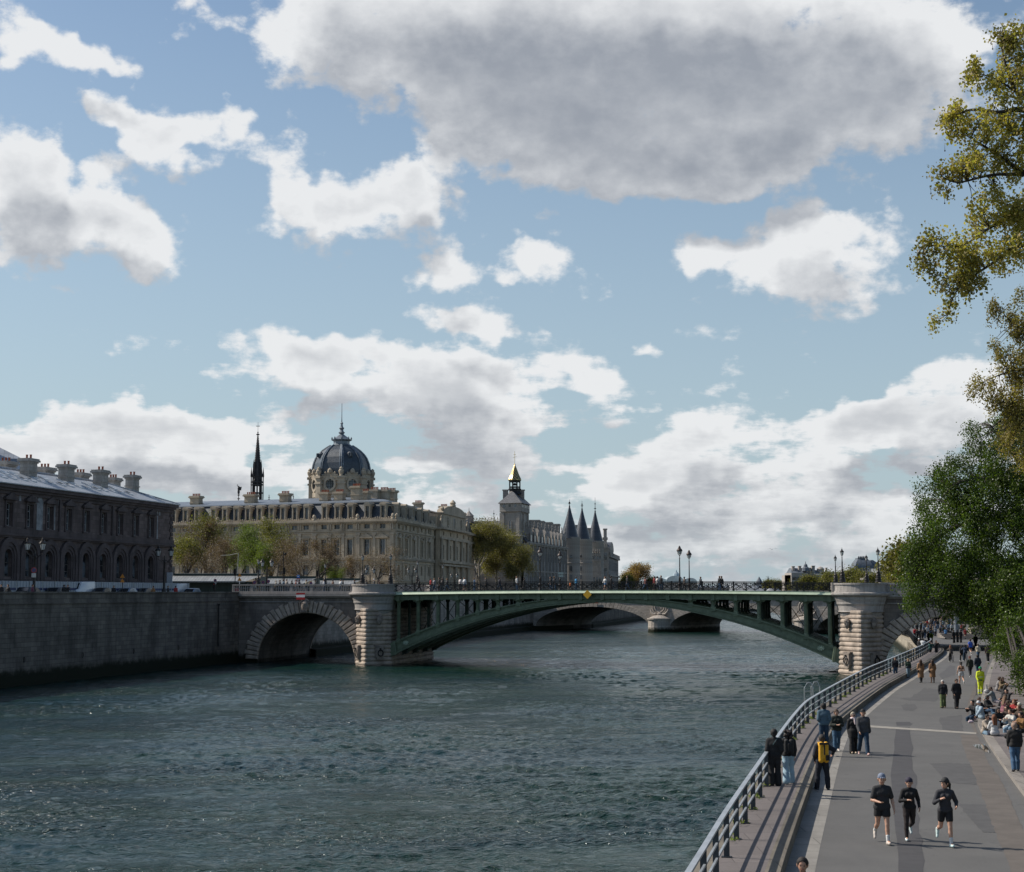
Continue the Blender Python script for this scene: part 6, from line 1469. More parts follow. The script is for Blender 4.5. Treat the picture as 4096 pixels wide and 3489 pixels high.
# ---- the dark glossy tree hanging over the quay at right, built as drooping masses round its limbs
def big_tree(name, label, base, limbs, blobs, nleaf, lsize, lmat, bmat, seed, hang=.6, fruit=None, twig=True, jit=.22, clump=.9, ntw=900, shell=.55):
 t = thing(name, label, 'tree', base); rng = np.random.default_rng(seed); rg = random.Random(seed)
 segs = []
 for pts, rs in limbs: segs.append(([Vector(p)-Vector(base) for p in smooth3(pts)], list(np.interp(np.linspace(0, 1, len(smooth3(pts))), np.linspace(0, 1, len(rs)), rs))))
 C_ = np.array([b[:3] for b in blobs]); Rb = np.array([b[3:6] for b in blobs]); wgt = Rb.prod(1)**(2/3.); wgt /= wgt.sum()
 ncl = max(60, nleaf//(55 if nleaf > 50000 else 38)); k = rng.choice(len(blobs), ncl, p=wgt); d = rng.normal(0, 1, (ncl, 3)); d /= np.linalg.norm(d, axis=1)[:, None]
 rad = shell+(1-shell)*rng.random(ncl)**.6; cc = C_[k]+d*Rb[k]*rad[:, None]
 LP = np.concatenate([np.array([tuple(Vector(base)+p) for p in s_[0]]) for s_ in segs])
 if twig:
  for i in rng.choice(ncl, min(ncl, ntw), replace=False):
   dd = np.linalg.norm(LP-cc[i], axis=1); j = int(dd.argmin()); p0 = Vector(LP[j])-Vector(base); p1 = Vector(cc[i])-Vector(base); mid = (p0+p1)/2+Vector((rg.gauss(0, .2), rg.gauss(0, .2), .25*(p1-p0).length*(.5 if hang else .15)))
   pts = [p0*(1-f)**2+mid*2*f*(1-f)+p1*f*f for f in (0, .25, .5, .75, 1)]; r_ = .012+.012*(p1-p0).length; segs.append((pts, [r_, r_*.8, r_*.6, r_*.4, r_*.2]))
 v, f = tubes_np(segs); o = bpy.data.objects.new('trunk', mesh_np('trunk', v, f, bmat, True)); COL.objects.link(o); o.parent = t
 idx = rng.integers(0, ncl, nleaf); e = rng.normal(0, 1, (nleaf, 3))*clump*np.array([.55, .55, .75]); cen = cc[idx]+e; cen[:, 2] -= np.abs(e[:, 0])*.3*hang
 v, f = leaves_np(cen-np.array(base), lsize, rng, .02, .4, 0, hang)
 o = bpy.data.objects.new('crown', mesh_np('crown', v, f, lmat)); COL.objects.link(o); o.parent = t
 if fruit:
  mb = MB();
  for i in rng.choice(ncl, fruit, replace=False):
   p = Vector(cc[i])-Vector(base)+Vector((rg.gauss(0, .3), rg.gauss(0, .3), -.25-rg.random()*.3)); mb.lathe([(.003, .2), (.008, .02), (.018, .015), (.026, -.005), (.02, -.03), (.003, -.04)], p, 5)
  o = mb.mesh('seed_balls', M_bark_d); o = bpy.data.objects.new('seed_balls', o); COL.objects.link(o); o.parent = t; o['kind'] = 'stuff'
 return t
def smooth3(pts, n=6):
 out = []
 P_ = [Vector(p) for p in pts]
 for i in range(len(P_)-1):
  p0, p1, p2, p3 = P_[max(i-1, 0)], P_[i], P_[i+1], P_[min(i+2, len(P_)-1)]
  for k in range(n): t = k/n; out.append(.5*((2*p1)+(p2-p0)*t+(2*p0-5*p1+4*p2-p3)*t*t+(3*p1-p0-3*p2+p3)*t**3))
 return out+[P_[-1]]
def blob(u, v, Y, ru, rv, ry): p = at(u, v, Y); return (p.x, Y, p.z, ru/FPX*Y, ry, rv/FPX*Y)
YD = 112
DB = [blob(3960, 1760, YD+2, 110, 90, 2.0), blob(4050, 1850, YD, 140, 130, 3), blob(3860, 1930, YD+1, 150, 110, 2.4), blob(3760, 2010, YD+2, 110, 110, 2.0), blob(3980, 2020, YD, 170, 160, 3.4), blob(3700, 2160, YD+1, 70, 90, 1.6),
  blob(3830, 2160, YD, 150, 150, 3), blob(4040, 2180, YD-1, 160, 190, 3.4), blob(3670, 2290, YD+1, 85, 110, 1.8), blob(3790, 2300, YD, 130, 120, 2.6), blob(3940, 2330, YD-1, 150, 140, 3), blob(3665, 2400, YD+1, 55, 50, 1.2), blob(3820, 2400, YD, 75, 80, 1.5), blob(3990, 2450, YD-2, 120, 110, 2.4), blob(3890, 2420, YD, 60, 70, 1.4),
  blob(4060, 2380, YD-3, 150, 170, 3), blob(4070, 2560, YD-6, 100, 100, 2.2), blob(4020, 2560, YD-3, 60, 70, 1.4), blob(4150, 1700, YD, 150, 120, 3), blob(4230, 2000, YD, 200, 300, 4), blob(4250, 2350, YD, 200, 250, 4), blob(3650, 2225, YD+1, 45, 60, 1.2), blob(4110, 2680, YD-12, 60, 90, 1.6)]
bx = xa(4260, YD+2)
q = lambda u, v, Y=YD: tuple(at(u, v, Y))
big_tree('poplar_tree', 'large dark glossy leaved tree hanging over the quay road at right', (bx, YD+2, 9.0),
 [([(bx, YD+2, 8.6), q(4230, 2150), q(4150, 1950), q(4040, 1800), q(3960, 1700)], [.5, .38, .26, .14, .04]), ([q(4235, 2200), q(4050, 2080), q(3880, 2090), q(3750, 2150), q(3680, 2260)], [.3, .24, .16, .1, .03]), ([q(4180, 1990), q(3980, 1920), q(3840, 1930), q(3760, 2000)], [.25, .18, .1, .03]), ([q(4200, 2250), q(4000, 2250), q(3860, 2280), q(3800, 2380)], [.24, .18, .1, .03]), ([q(4220, 2300), q(4080, 2350), q(4020, 2480)], [.2, .14, .04])],
 DB, 210000, .115, M_ldark, M_bark_d, 41, hang=.7, clump=.42, ntw=700, shell=.45)
# ---- plane tree reaching in from the upper right
YP = 55
def qb(u, v, ru, rv, Y=YP, ry=1.2): return blob(u, v, Y, ru, rv, ry)
PB = [qb(4010, 160, 45, 90, ry=.7), qb(3990, 330, 60, 70, ry=.8), qb(4070, 260, 70, 160), qb(3905, 300, 40, 60, ry=.5), qb(3800, 470, 60, 60, ry=.6), qb(3890, 520, 90, 80), qb(4010, 470, 100, 120), qb(3770, 690, 55, 45, ry=.6), qb(3870, 660, 90, 70), qb(4000, 650, 110, 110), qb(3790, 760, 50, 35, ry=.5),
  qb(3960, 850, 110, 90), qb(4060, 850, 80, 120), qb(3710, 960, 60, 50, ry=.6), qb(3800, 1010, 100, 80), qb(3690, 1060, 45, 50, ry=.5), qb(3910, 1010, 110, 90), qb(4030, 1020, 90, 100), qb(3790, 1120, 80, 60), qb(3800, 1220, 40, 60, ry=.5), qb(3740, 1290, 35, 20, ry=.4), qb(3880, 1130, 60, 60), qb(4110, 600, 110, 500), qb(4060, 150, 40, 60)]
bx = xa(4420, YP)
q = lambda u, v, Y=YP: tuple(at(u, v, Y))
LIMB = [([(bx, YP, 9.0), q(4400, 1500), q(4330, 1000), q(4260, 600), q(4180, 200)], [.55, .42, .3, .2, .06]), ([q(4270, 620), q(4120, 450), q(3990, 450), q(3880, 440), q(3790, 480)], [.16, .12, .07, .04, .01]), ([q(4300, 800), q(4110, 700), q(3960, 600), q(3860, 540)], [.14, .09, .05, .015]), ([q(4200, 350), q(4080, 380), q(4020, 250), q(4000, 110)], [.12, .07, .04, .01]), ([q(4080, 380), q(3990, 320), q(3900, 290)], [.05, .03, .01]),
  ([q(4330, 1000), q(4130, 850), q(3980, 900), q(3850, 980), q(3700, 980)], [.15, .1, .06, .03, .01]), ([q(4330, 1050), q(4110, 980), q(3960, 1060), q(3830, 1160), q(3790, 1260)], [.13, .08, .05, .03, .01]), ([q(4110, 700), q(3970, 700), q(3830, 730), q(3760, 700)], [.07, .05, .03, .01])]
big_tree('plane_tree', 'plane tree with sparse yellow green leaves and seed balls reaching in at the upper right', (bx, YP, 9.0), LIMB, PB, 21000, .105, M_lplane, M_bark_d, 42, hang=.25, fruit=150, clump=.21, ntw=520, shell=.1)
YQ = 84
q = lambda u, v, Y=YQ: tuple(at(u, v, Y)); bx = xa(4330, YQ)
PB2 = [blob(4060, 1290, YQ, 60, 90, 1), blob(4000, 1400, YQ, 40, 60, .7), blob(4050, 1480, YQ, 80, 90, 1.2), blob(3920, 1545, YQ, 60, 50, .8), blob(4010, 1600, YQ, 90, 80, 1.3), blob(4080, 1660, YQ, 60, 110, 1.3), blob(3980, 1250, YQ, 30, 50, .5), blob(4040, 1750, YQ, 60, 80, 1.2), blob(4100, 1450, YQ, 60, 300, 1.5), blob(4085, 1850, YQ+3, 30, 50, 1)]
big_tree('plane_tree', 'second brownish plane tree below the first at the right edge', (bx, YQ, 9.0), [([(bx, YQ, 9.0), q(4300, 1900), q(4230, 1500), q(4180, 1150)], [.4, .3, .2, .08]), ([q(4240, 1550), q(4100, 1480), q(4000, 1500), q(3910, 1540)], [.12, .07, .04, .01]), ([q(4200, 1400), q(4090, 1330), q(4000, 1240)], [.1, .05, .01]), ([q(4270, 1800), q(4120, 1680), q(4020, 1620)], [.12, .07, .02])],
 PB2, 15000, .10, M_lplane2, M_bark_d, 43, hang=.25, fruit=80, clump=.26, ntw=300, shell=.1)
# ---- shrubs on the embankment: individuals plus low ground cover
shA = tree_mesh(51, 2.6, 1.0, 5200, .11, M_lshrub, M_bark_d, 3, .24, kids=(5, 7), up=.5, first=0, r0=.03)
shB = tree_mesh(52, 3.0, .8, 3800, .12, leafmat('shrub_yellow', [(0.153, 0.145, 0.043), (0.204, 0.170, 0.051), (0.102, 0.102, 0.034)], .4), M_bark, 3, .3, kids=(5, 7), up=.6, first=0, r0=.03)
SG = 'shrubs on the embankment beside the quay pavement'
spots = [(4075, 2890, 86, 0, .62, 'leafy shrub just behind the seated group by the kerb'), (4030, 2820, 95, 0, .7, 'small white flecked shrub beside the seated people furthest back'), (4090, 2790, 92, 1, .9, 'tangled twiggy shrub at the right edge above the seated group'), (4040, 2740, 104, 1, .9, 'brown twiggy shrub above the seated women'), (4090, 2700, 100, 0, 1.1, 'dark leafy shrub at the right edge under the big tree'), (4010, 2680, 116, 1, .9, 'arching shrub with bare twigs reaching over the pavement'), (4060, 2640, 112, 0, 1.1, 'green shrub beneath the lowest dark branches'), (4005, 2610, 130, 0, 1.0, 'round shrub at the back of the embankment'), (4055, 2990, 72, 0, .5, 'low leafy plant beside the sunglasses wearers'), (4085, 2950, 78, 0, .6, 'grassy clump right behind the red haired sitter'), (3985, 2640, 128, 1, .7, 'thin twiggy shrub closest to the road beyond the seated people')]
for u, v, Y, k, s_, lab in spots:
 X_ = xa(u, Y);
 re = [p for p in resamp(off(RIGHT, 5.2), [Y])][0][0]; z = 2.95+max(0, (X_-re))*.75
 place_tree((shA, shB)[k], lab, (max(X_, re-.4), Y, min(z, 5)), u*.3, s_*1.15, SG, 'shrub', 'shrub')
rng = np.random.default_rng(5); n_ = 60000
yy = rng.uniform(60, 182, n_); ex = np.interp(yy, [p[1] for p in P2], [p[0] for p in P2]); dxx = rng.random(n_)**1.3*7.5
c = np.stack([ex+dxx-.2, yy, 2.95+dxx*.78+rng.random(n_)*.4], 1)
v, f = leaves_np(c, .16, rng, .08, .4, .3, -.6)
n2 = 30000; yy = rng.uniform(205, 380, n2); ex = np.interp(yy, [p[1] for p in Q2], [p[0] for p in Q2]); dxx = rng.random(n2)*9; c = np.stack([ex+dxx, yy, 2.95+dxx*.68+rng.random(n2)*.4], 1); v2, f2 = leaves_np(c, .3, rng, .1, .4, .3, -.6)
o = bpy.data.objects.new('ground_cover', mesh_np('ground_cover', np.concatenate([v, v2]), np.concatenate([f, f2+len(v)]), M_lshrub)); COL.objects.link(o); tag(o, 'low green and brown ground cover on the sloping embankment', 'ground cover', kind='stuff')
yt = tree_mesh(61, 7, .5, 2600, .2, M_lspring, M_bark, 3, .4, kids=(3, 4), first=.35)
for i, (u, v) in enumerate(((3842, 2510), (3862, 2512), (3880, 2512), (3895, 2515), (3912, 2520))):
 p = gp(u, v, 3.2); place_tree(yt, 'slim young tree planted on the grass beyond the right arch', (p.x, p.y, 3.4), i, 1, 'slim trees on the far grass', 'young_tree')
# --- figures: signed distance bodies meshed as one surface
def surface_nets(D, org, vx):
 s = D < 0; nx, ny, nz = D.shape
 c = np.zeros((nx-1, ny-1, nz-1), np.int8)
 cor = [(i, j, k) for i in (0, 1) for j in (0, 1) for k in (0, 1)]
 for i, j, k in cor: c += s[i:nx-1+i, j:ny-1+j, k:nz-1+k]
 act = (c > 0) & (c < 8); idx = -np.ones(act.shape, np.int64); n_ = int(act.sum()); idx[act] = np.arange(n_)
 A = np.argwhere(act); acc = np.zeros((n_, 3)); cnt = np.zeros(n_)
 val = {o: D[A[:, 0]+o[0], A[:, 1]+o[1], A[:, 2]+o[2]] for o in cor}
 for a in cor:
  for ax in range(3):
   if a[ax] == 0:
    b_ = list(a); b_[ax] = 1; b_ = tuple(b_); va, vb = val[a], val[b_]; m = (va < 0) != (vb < 0)
    t = np.where(m, va/(va-vb+1e-12), 0); p = np.array(a, float)[None, :].repeat(n_, 0); p[:, ax] += t
    acc[m] += p[m]; cnt[m] += 1
 P_ = (A+acc/np.maximum(cnt, 1)[:, None])*vx+org
 F_ = []
 for ax in range(3):
  o1, o2 = [(1, 2), (2, 0), (0, 1)][ax]
  sl = [slice(1, -1)]*3; sl[ax] = slice(0, -1); s0 = s[tuple(sl)]; sl2 = list(sl); sl2[ax] = slice(1, None); s1 = s[tuple(sl2)]
  E_ = np.argwhere(s0 != s1)
  if len(E_) == 0: continue
  G = E_.copy(); G[:, o1] += 1; G[:, o2] += 1; flip = s0[tuple(E_.T)]
  def cell(d1, d2):
   q = G.copy(); q[:, o1] -= d1; q[:, o2] -= d2; return idx[q[:, 0], q[:, 1], q[:, 2]]
  f = np.stack([cell(1, 1), cell(0, 1), cell(0, 0), cell(1, 0)], 1); f[~flip] = f[~flip][:, ::-1]
  F_.append(f[(f >= 0).all(1)])
 return P_, np.concatenate(F_)
def sdf_mesh(name, prims, vx, k=.02, cuts=(), smooth=True):
 """prims: (a, b, ra, rb[, k]) round cones ; cuts: functions p->d (intersection)"""
 pts = np.array([p[0] for p in prims]+[p[1] for p in prims]); rm = max(max(p[2], p[3]) for p in prims)+.04
 lo = pts.min(0)-rm; hi = pts.max(0)+rm; n_ = np.ceil((hi-lo)/vx).astype(int)+2
 D = np.full(n_, .5, np.float32); ax = [lo[i]+np.arange(n_[i])*vx for i in range(3)]
 for p in prims:
  a, b_, ra, rb = np.array(p[0], float), np.array(p[1], float), p[2], p[3]; kk = p[4] if len(p) > 4 else k
  m = max(ra, rb)+.06+kk; l2 = np.minimum(a, b_)-m; h2 = np.maximum(a, b_)+m
  i0 = np.maximum(((l2-lo)/vx).astype(int), 0); i1 = np.minimum(np.ceil((h2-lo)/vx).astype(int)+1, n_)
  if (i1 <= i0).any(): continue
  X = ax[0][i0[0]:i1[0], None, None]-a[0]; Y = ax[1][None, i0[1]:i1[1], None]-a[1]; Z = ax[2][None, None, i0[2]:i1[2]]-a[2]
  d = b_-a; L = d@d
  t = np.clip((X*d[0]+Y*d[1]+Z*d[2])/L, 0, 1) if L > 1e-9 else 0*(X+Y+Z)
  dd = np.sqrt((X-t*d[0])**2+(Y-t*d[1])**2+(Z-t*d[2])**2)-(ra+(rb-ra)*t)
  sub = D[i0[0]:i1[0], i0[1]:i1[1], i0[2]:i1[2]]
  if kk > 0:
   h = np.clip(.5+.5*(sub-dd)/kk, 0, 1); D[i0[0]:i1[0], i0[1]:i1[1], i0[2]:i1[2]] = sub*(1-h)+dd*h-kk*h*(1-h)
  else: D[i0[0]:i1[0], i0[1]:i1[1], i0[2]:i1[2]] = np.minimum(sub, dd)
 for c in cuts: D = np.maximum(D, c(ax[0][:, None, None], ax[1][None, :, None], ax[2][None, None, :]))
 P_, F_ = surface_nets(D, lo, vx)
 return mesh_np(name, P_, F_, None, smooth)
POSES = {
 'stand': dict(hip=(3, -2), knee=(2, 4), sh=(2, -4), el=(12, 12), abd=(9, 9)),
 'stand2': dict(hip=(8, -4), knee=(12, 2), sh=(10, -2), el=(25, 15), abd=(12, 8)),
 'walkA': dict(hip=(24, -20), knee=(6, 18), sh=(-20, 22), el=(16, 24), abd=(7, 7)),
 'walkB': dict(hip=(-18, 22), knee=(22, 5), sh=(20, -18), el=(26, 14), abd=(8, 8)),
 'walkC': dict(hip=(13, -11), knee=(8, 12), sh=(-9, 10), el=(16, 20), abd=(8, 8)),
 'hands': dict(hip=(12, -12), knee=(6, 14), sh=(14, 14), el=(82, 84), abd=(12, 12), inw=(38, 38)),
 'pocket': dict(hip=(14, -12), knee=(6, 14), sh=(-6, -8), el=(38, 36), abd=(16, 16), inw=(6, 6)),
 'photo': dict(hip=(4, -4), knee=(3, 4), sh=(62, 62), el=(92, 92), abd=(16, 16), inw=(36, 36)),
 'back': dict(hip=(3, -2), knee=(2, 4), sh=(-12, -12), el=(30, 60), abd=(12, 10), inw=(20, 30)),
 'runA': dict(hip=(-14, 16), knee=(46, 10), sh=(2, -16), el=(78, 40), abd=(16, 18), inw=(34, -6)),
 'runB': dict(hip=(10, -12), knee=(8, 56), sh=(6, -24), el=(94, 58), abd=(20, 20), inw=(42, 0)),
 'runC': dict(hip=(-16, 14), knee=(58, 6), sh=(14, -22), el=(104, 88), abd=(24, 26), inw=(30, 10)),
 'armout': dict(hip=(2, 4), knee=(4, 2), sh=(34, 0), el=(22, 34), abd=(58, 14), inw=(0, 10), spread=7),
 'cycle': dict(hip=(62, 32), knee=(70, 30), sh=(48, 48), el=(22, 22), abd=(12, 12), lean=14, seat=.92),
 'sitfloor': dict(hip=(98, 92), knee=(70, 96), sh=(38, 30), el=(52, 62), abd=(12, 12), inw=(20, 20), lean=4, seat=.16, spread=10),
 'sitkerb': dict(hip=(74, 82), knee=(78, 96), sh=(34, 38), el=(74, 66), abd=(12, 12), inw=(28, 22), lean=12, seat=.30, spread=8),
 'recline': dict(hip=(72, 66), knee=(36, 30), sh=(-34, 20), el=(8, 44), abd=(18, 10), lean=-16, seat=.16, spread=6),
 'hug': dict(hip=(112, 108), knee=(128, 122), sh=(62, 62), el=(34, 34), abd=(10, 10), inw=(24, 24), lean=16, seat=.16),
}
def skeleton(pose):
 P_ = POSES[pose]; J = {}; lean = R(P_.get('lean', 3 if pose.startswith('run') else 0)); sprd = P_.get('spread', 0)
 J['pel'] = Vector((0, 0, .94))
 def up(d, h): return J['pel']+Vector((0, -math.sin(lean)*h+d, math.cos(lean)*h))
 J['waist'] = up(0, .16); J['chest'] = up(0, .34); J['neck'] = up(0, .51); J['nb'] = up(.0, .56); J['head'] = up(-.015, .68)
 for i, sg in enumerate((-1, 1)):
  s_ = 'LR'[i]; hp = J['pel']+Vector((sg*.088, 0, -.02)); J['hip'+s_] = hp
  h = R(P_['hip'][i]); kn = R(P_['knee'][i]); sp_ = R(2+sprd)*sg
  th = Vector((math.sin(sp_)*math.cos(h*.4), -math.sin(h), -math.cos(h))).normalized(); J['kn'+s_] = hp+th*.43
  a = h-kn; sh = Vector((math.sin(sp_)*.3, -math.sin(a), -math.cos(a))).normalized(); J['an'+s_] = J['kn'+s_]+sh*.42
  fa = a+R(90) if abs(P_['hip'][i]) < 50 or 'seat' not in P_ else R(88)+a*.6
  fd = Vector((sg*.12, -math.sin(min(fa, R(100))), -math.cos(min(fa, R(100)))*.9)).normalized(); J['toe'+s_] = J['an'+s_]+fd*.17+Vector((0, 0, -.035)); J['heel'+s_] = J['an'+s_]-fd*.05+Vector((0, 0, -.04))
  sp0 = J['neck']+Vector((sg*.172, 0, -.068)); J['sh'+s_] = sp0
  a = R(P_['sh'][i])+lean; ab = R(P_['abd'][i]); ua = Vector((sg*math.sin(ab), -math.sin(a)*math.cos(ab), -math.cos(a)*math.cos(ab))).normalized(); J['el'+s_] = sp0+ua*.285
  b_ = a+R(P_['el'][i]); inn = R(P_.get('inw', (4, 4))[i]); fa_ = Vector((-sg*math.sin(inn), -math.sin(b_)*math.cos(inn), -math.cos(b_)*math.cos(inn))).normalized(); J['wr'+s_] = J['el'+s_]+fa_*.245; J['hd'+s_] = fa_
 if 'seat' in P_: dz = P_['seat']-J['pel'].z-0.0+.0
 else: dz = .075-min(J['anL'].z, J['anR'].z)
 for k in J:
  if not k.startswith('hd'): J[k] = J[k]+Vector((0, 0, dz))
 return J
def lp(a, b, t): return a+(b-a)*t
def body_parts(pose, female=False, turn=.0, fine=True):
 J = skeleton(pose); g = .93 if female else 1.0; vx = .0125 if fine else .02
 hd = J['head']; up = (J['head']-J['neck']).normalized(); fw = Vector((math.sin(turn), -math.cos(turn), 0)); sd = Vector((fw.y, -fw.x, 0))*-1
 pr = []
 A = lambda a, b, ra, rb, k=None: pr.append((tuple(a), tuple(b), ra, rb)+((k,) if k is not None else ()))
 A(hd-up*.035+fw*.012, hd+up*.045-fw*.012, .076, .098); A(hd-up*.085+fw*.035, hd-up*.03+fw*.03, .046, .066); A(hd+fw*.088-up*.035, hd+fw*.085+up*.0, .017, .011, .012)
 A(hd+fw*.075-up*.068-sd*.018, hd+fw*.075-up*.068+sd*.018, .014, .014, .012); A(hd+fw*.072+up*.022-sd*.035, hd+fw*.072+up*.022+sd*.035, .020, .020, .015)
 for sg in (-1, 1): A(hd+sd*sg*.092-up*.03, hd+sd*sg*.096+up*.015, .014, .018, .008)
 A(J['neck']-up*.02, hd-up*.06, .056*g, .052*g)
 A(J['shL']*.9+J['neck']*.1, J['shR']*.9+J['neck']*.1, .068*g, .068*g); A(J['chest']+Vector((-.075*g, 0, 0)), J['chest']+Vector((.075*g, 0, 0)), .105*g, .105*g, .05)
 A(J['waist']+Vector((-.05, 0, 0)), J['waist']+Vector((.05, 0, 0)), .095*g, .095*g, .06); A(J['pel']+Vector((-.075, .01, -.01)), J['pel']+Vector((.075, .01, -.01)), .105, .105, .06); A(J['chest'], J['pel'], .10*g, .10*g, .06)
 if female:
  for sg in (-1, 1): A(J['chest']+Vector((sg*.07, -.085, .02)), J['chest']+Vector((sg*.07, -.08, .01)), .05, .05, .03)
 for s_ in 'LR':
  A(J['hip'+s_], lp(J['hip'+s_], J['kn'+s_], .5), .092, .078); A(lp(J['hip'+s_], J['kn'+s_], .5), J['kn'+s_], .078, .054); cf = lp(J['kn'+s_], J['an'+s_], .32)+Vector((0, .018, 0)); A(J['kn'+s_], cf, .052, .056); A(cf, J['an'+s_], .056, .036)
  A(J['an'+s_], J['toe'+s_]+Vector((0, 0, .01)), .036, .026); A(J['an'+s_], J['heel'+s_], .036, .034)
  A(J['sh'+s_], lp(J['sh'+s_], J['el'+s_], .4), .058*g, .052*g); A(lp(J['sh'+s_], J['el'+s_], .4), J['el'+s_], .052*g, .038*g); A(J['el'+s_], lp(J['el'+s_], J['wr'+s_], .35), .039*g, .041*g); A(lp(J['el'+s_], J['wr'+s_], .35), J['wr'+s_], .040*g, .026*g)
  f = J['hd'+s_]; w_ = J['wr'+s_]; side = Vector((0, -1, 0)).cross(f); side = side.normalized() if side.length > .3 else Vector((1, 0, 0)); across = f.cross(side).normalized()
  A(w_, w_+f*.03, .026, .028);
  for q in (-.024, 0, .024): A(w_+f*.03+across*q*.8, w_+f*.085+across*q, .017, .015, .012)
  sgn = -1 if s_ == 'L' else 1; cu = -side*sgn if (-side*sgn).x*sgn < 0 else side*sgn
  for j, (q, ln) in enumerate(((-.034, .066), (-.012, .078), (.012, .074), (.033, .058))):
   b0 = w_+f*.088+across*q; b1 = b0+(f*.9+cu*.3)*ln*.55; b2 = b1+(f*.5+cu*.75)*ln*.5; A(b0, b1, .0095, .009, .003); A(b1, b2, .009, .0075, .003)
  t0 = w_+f*.035-across*.03; t1 = t0+(f*.6-across*.75+cu*.2)*.038; A(t0, t1, .013, .010, .004); A(t1, t1+(f*.9+cu*.4)*.028, .010, .008, .003)
 return J, pr, vx, g, up, fw, sd
_pc = {}
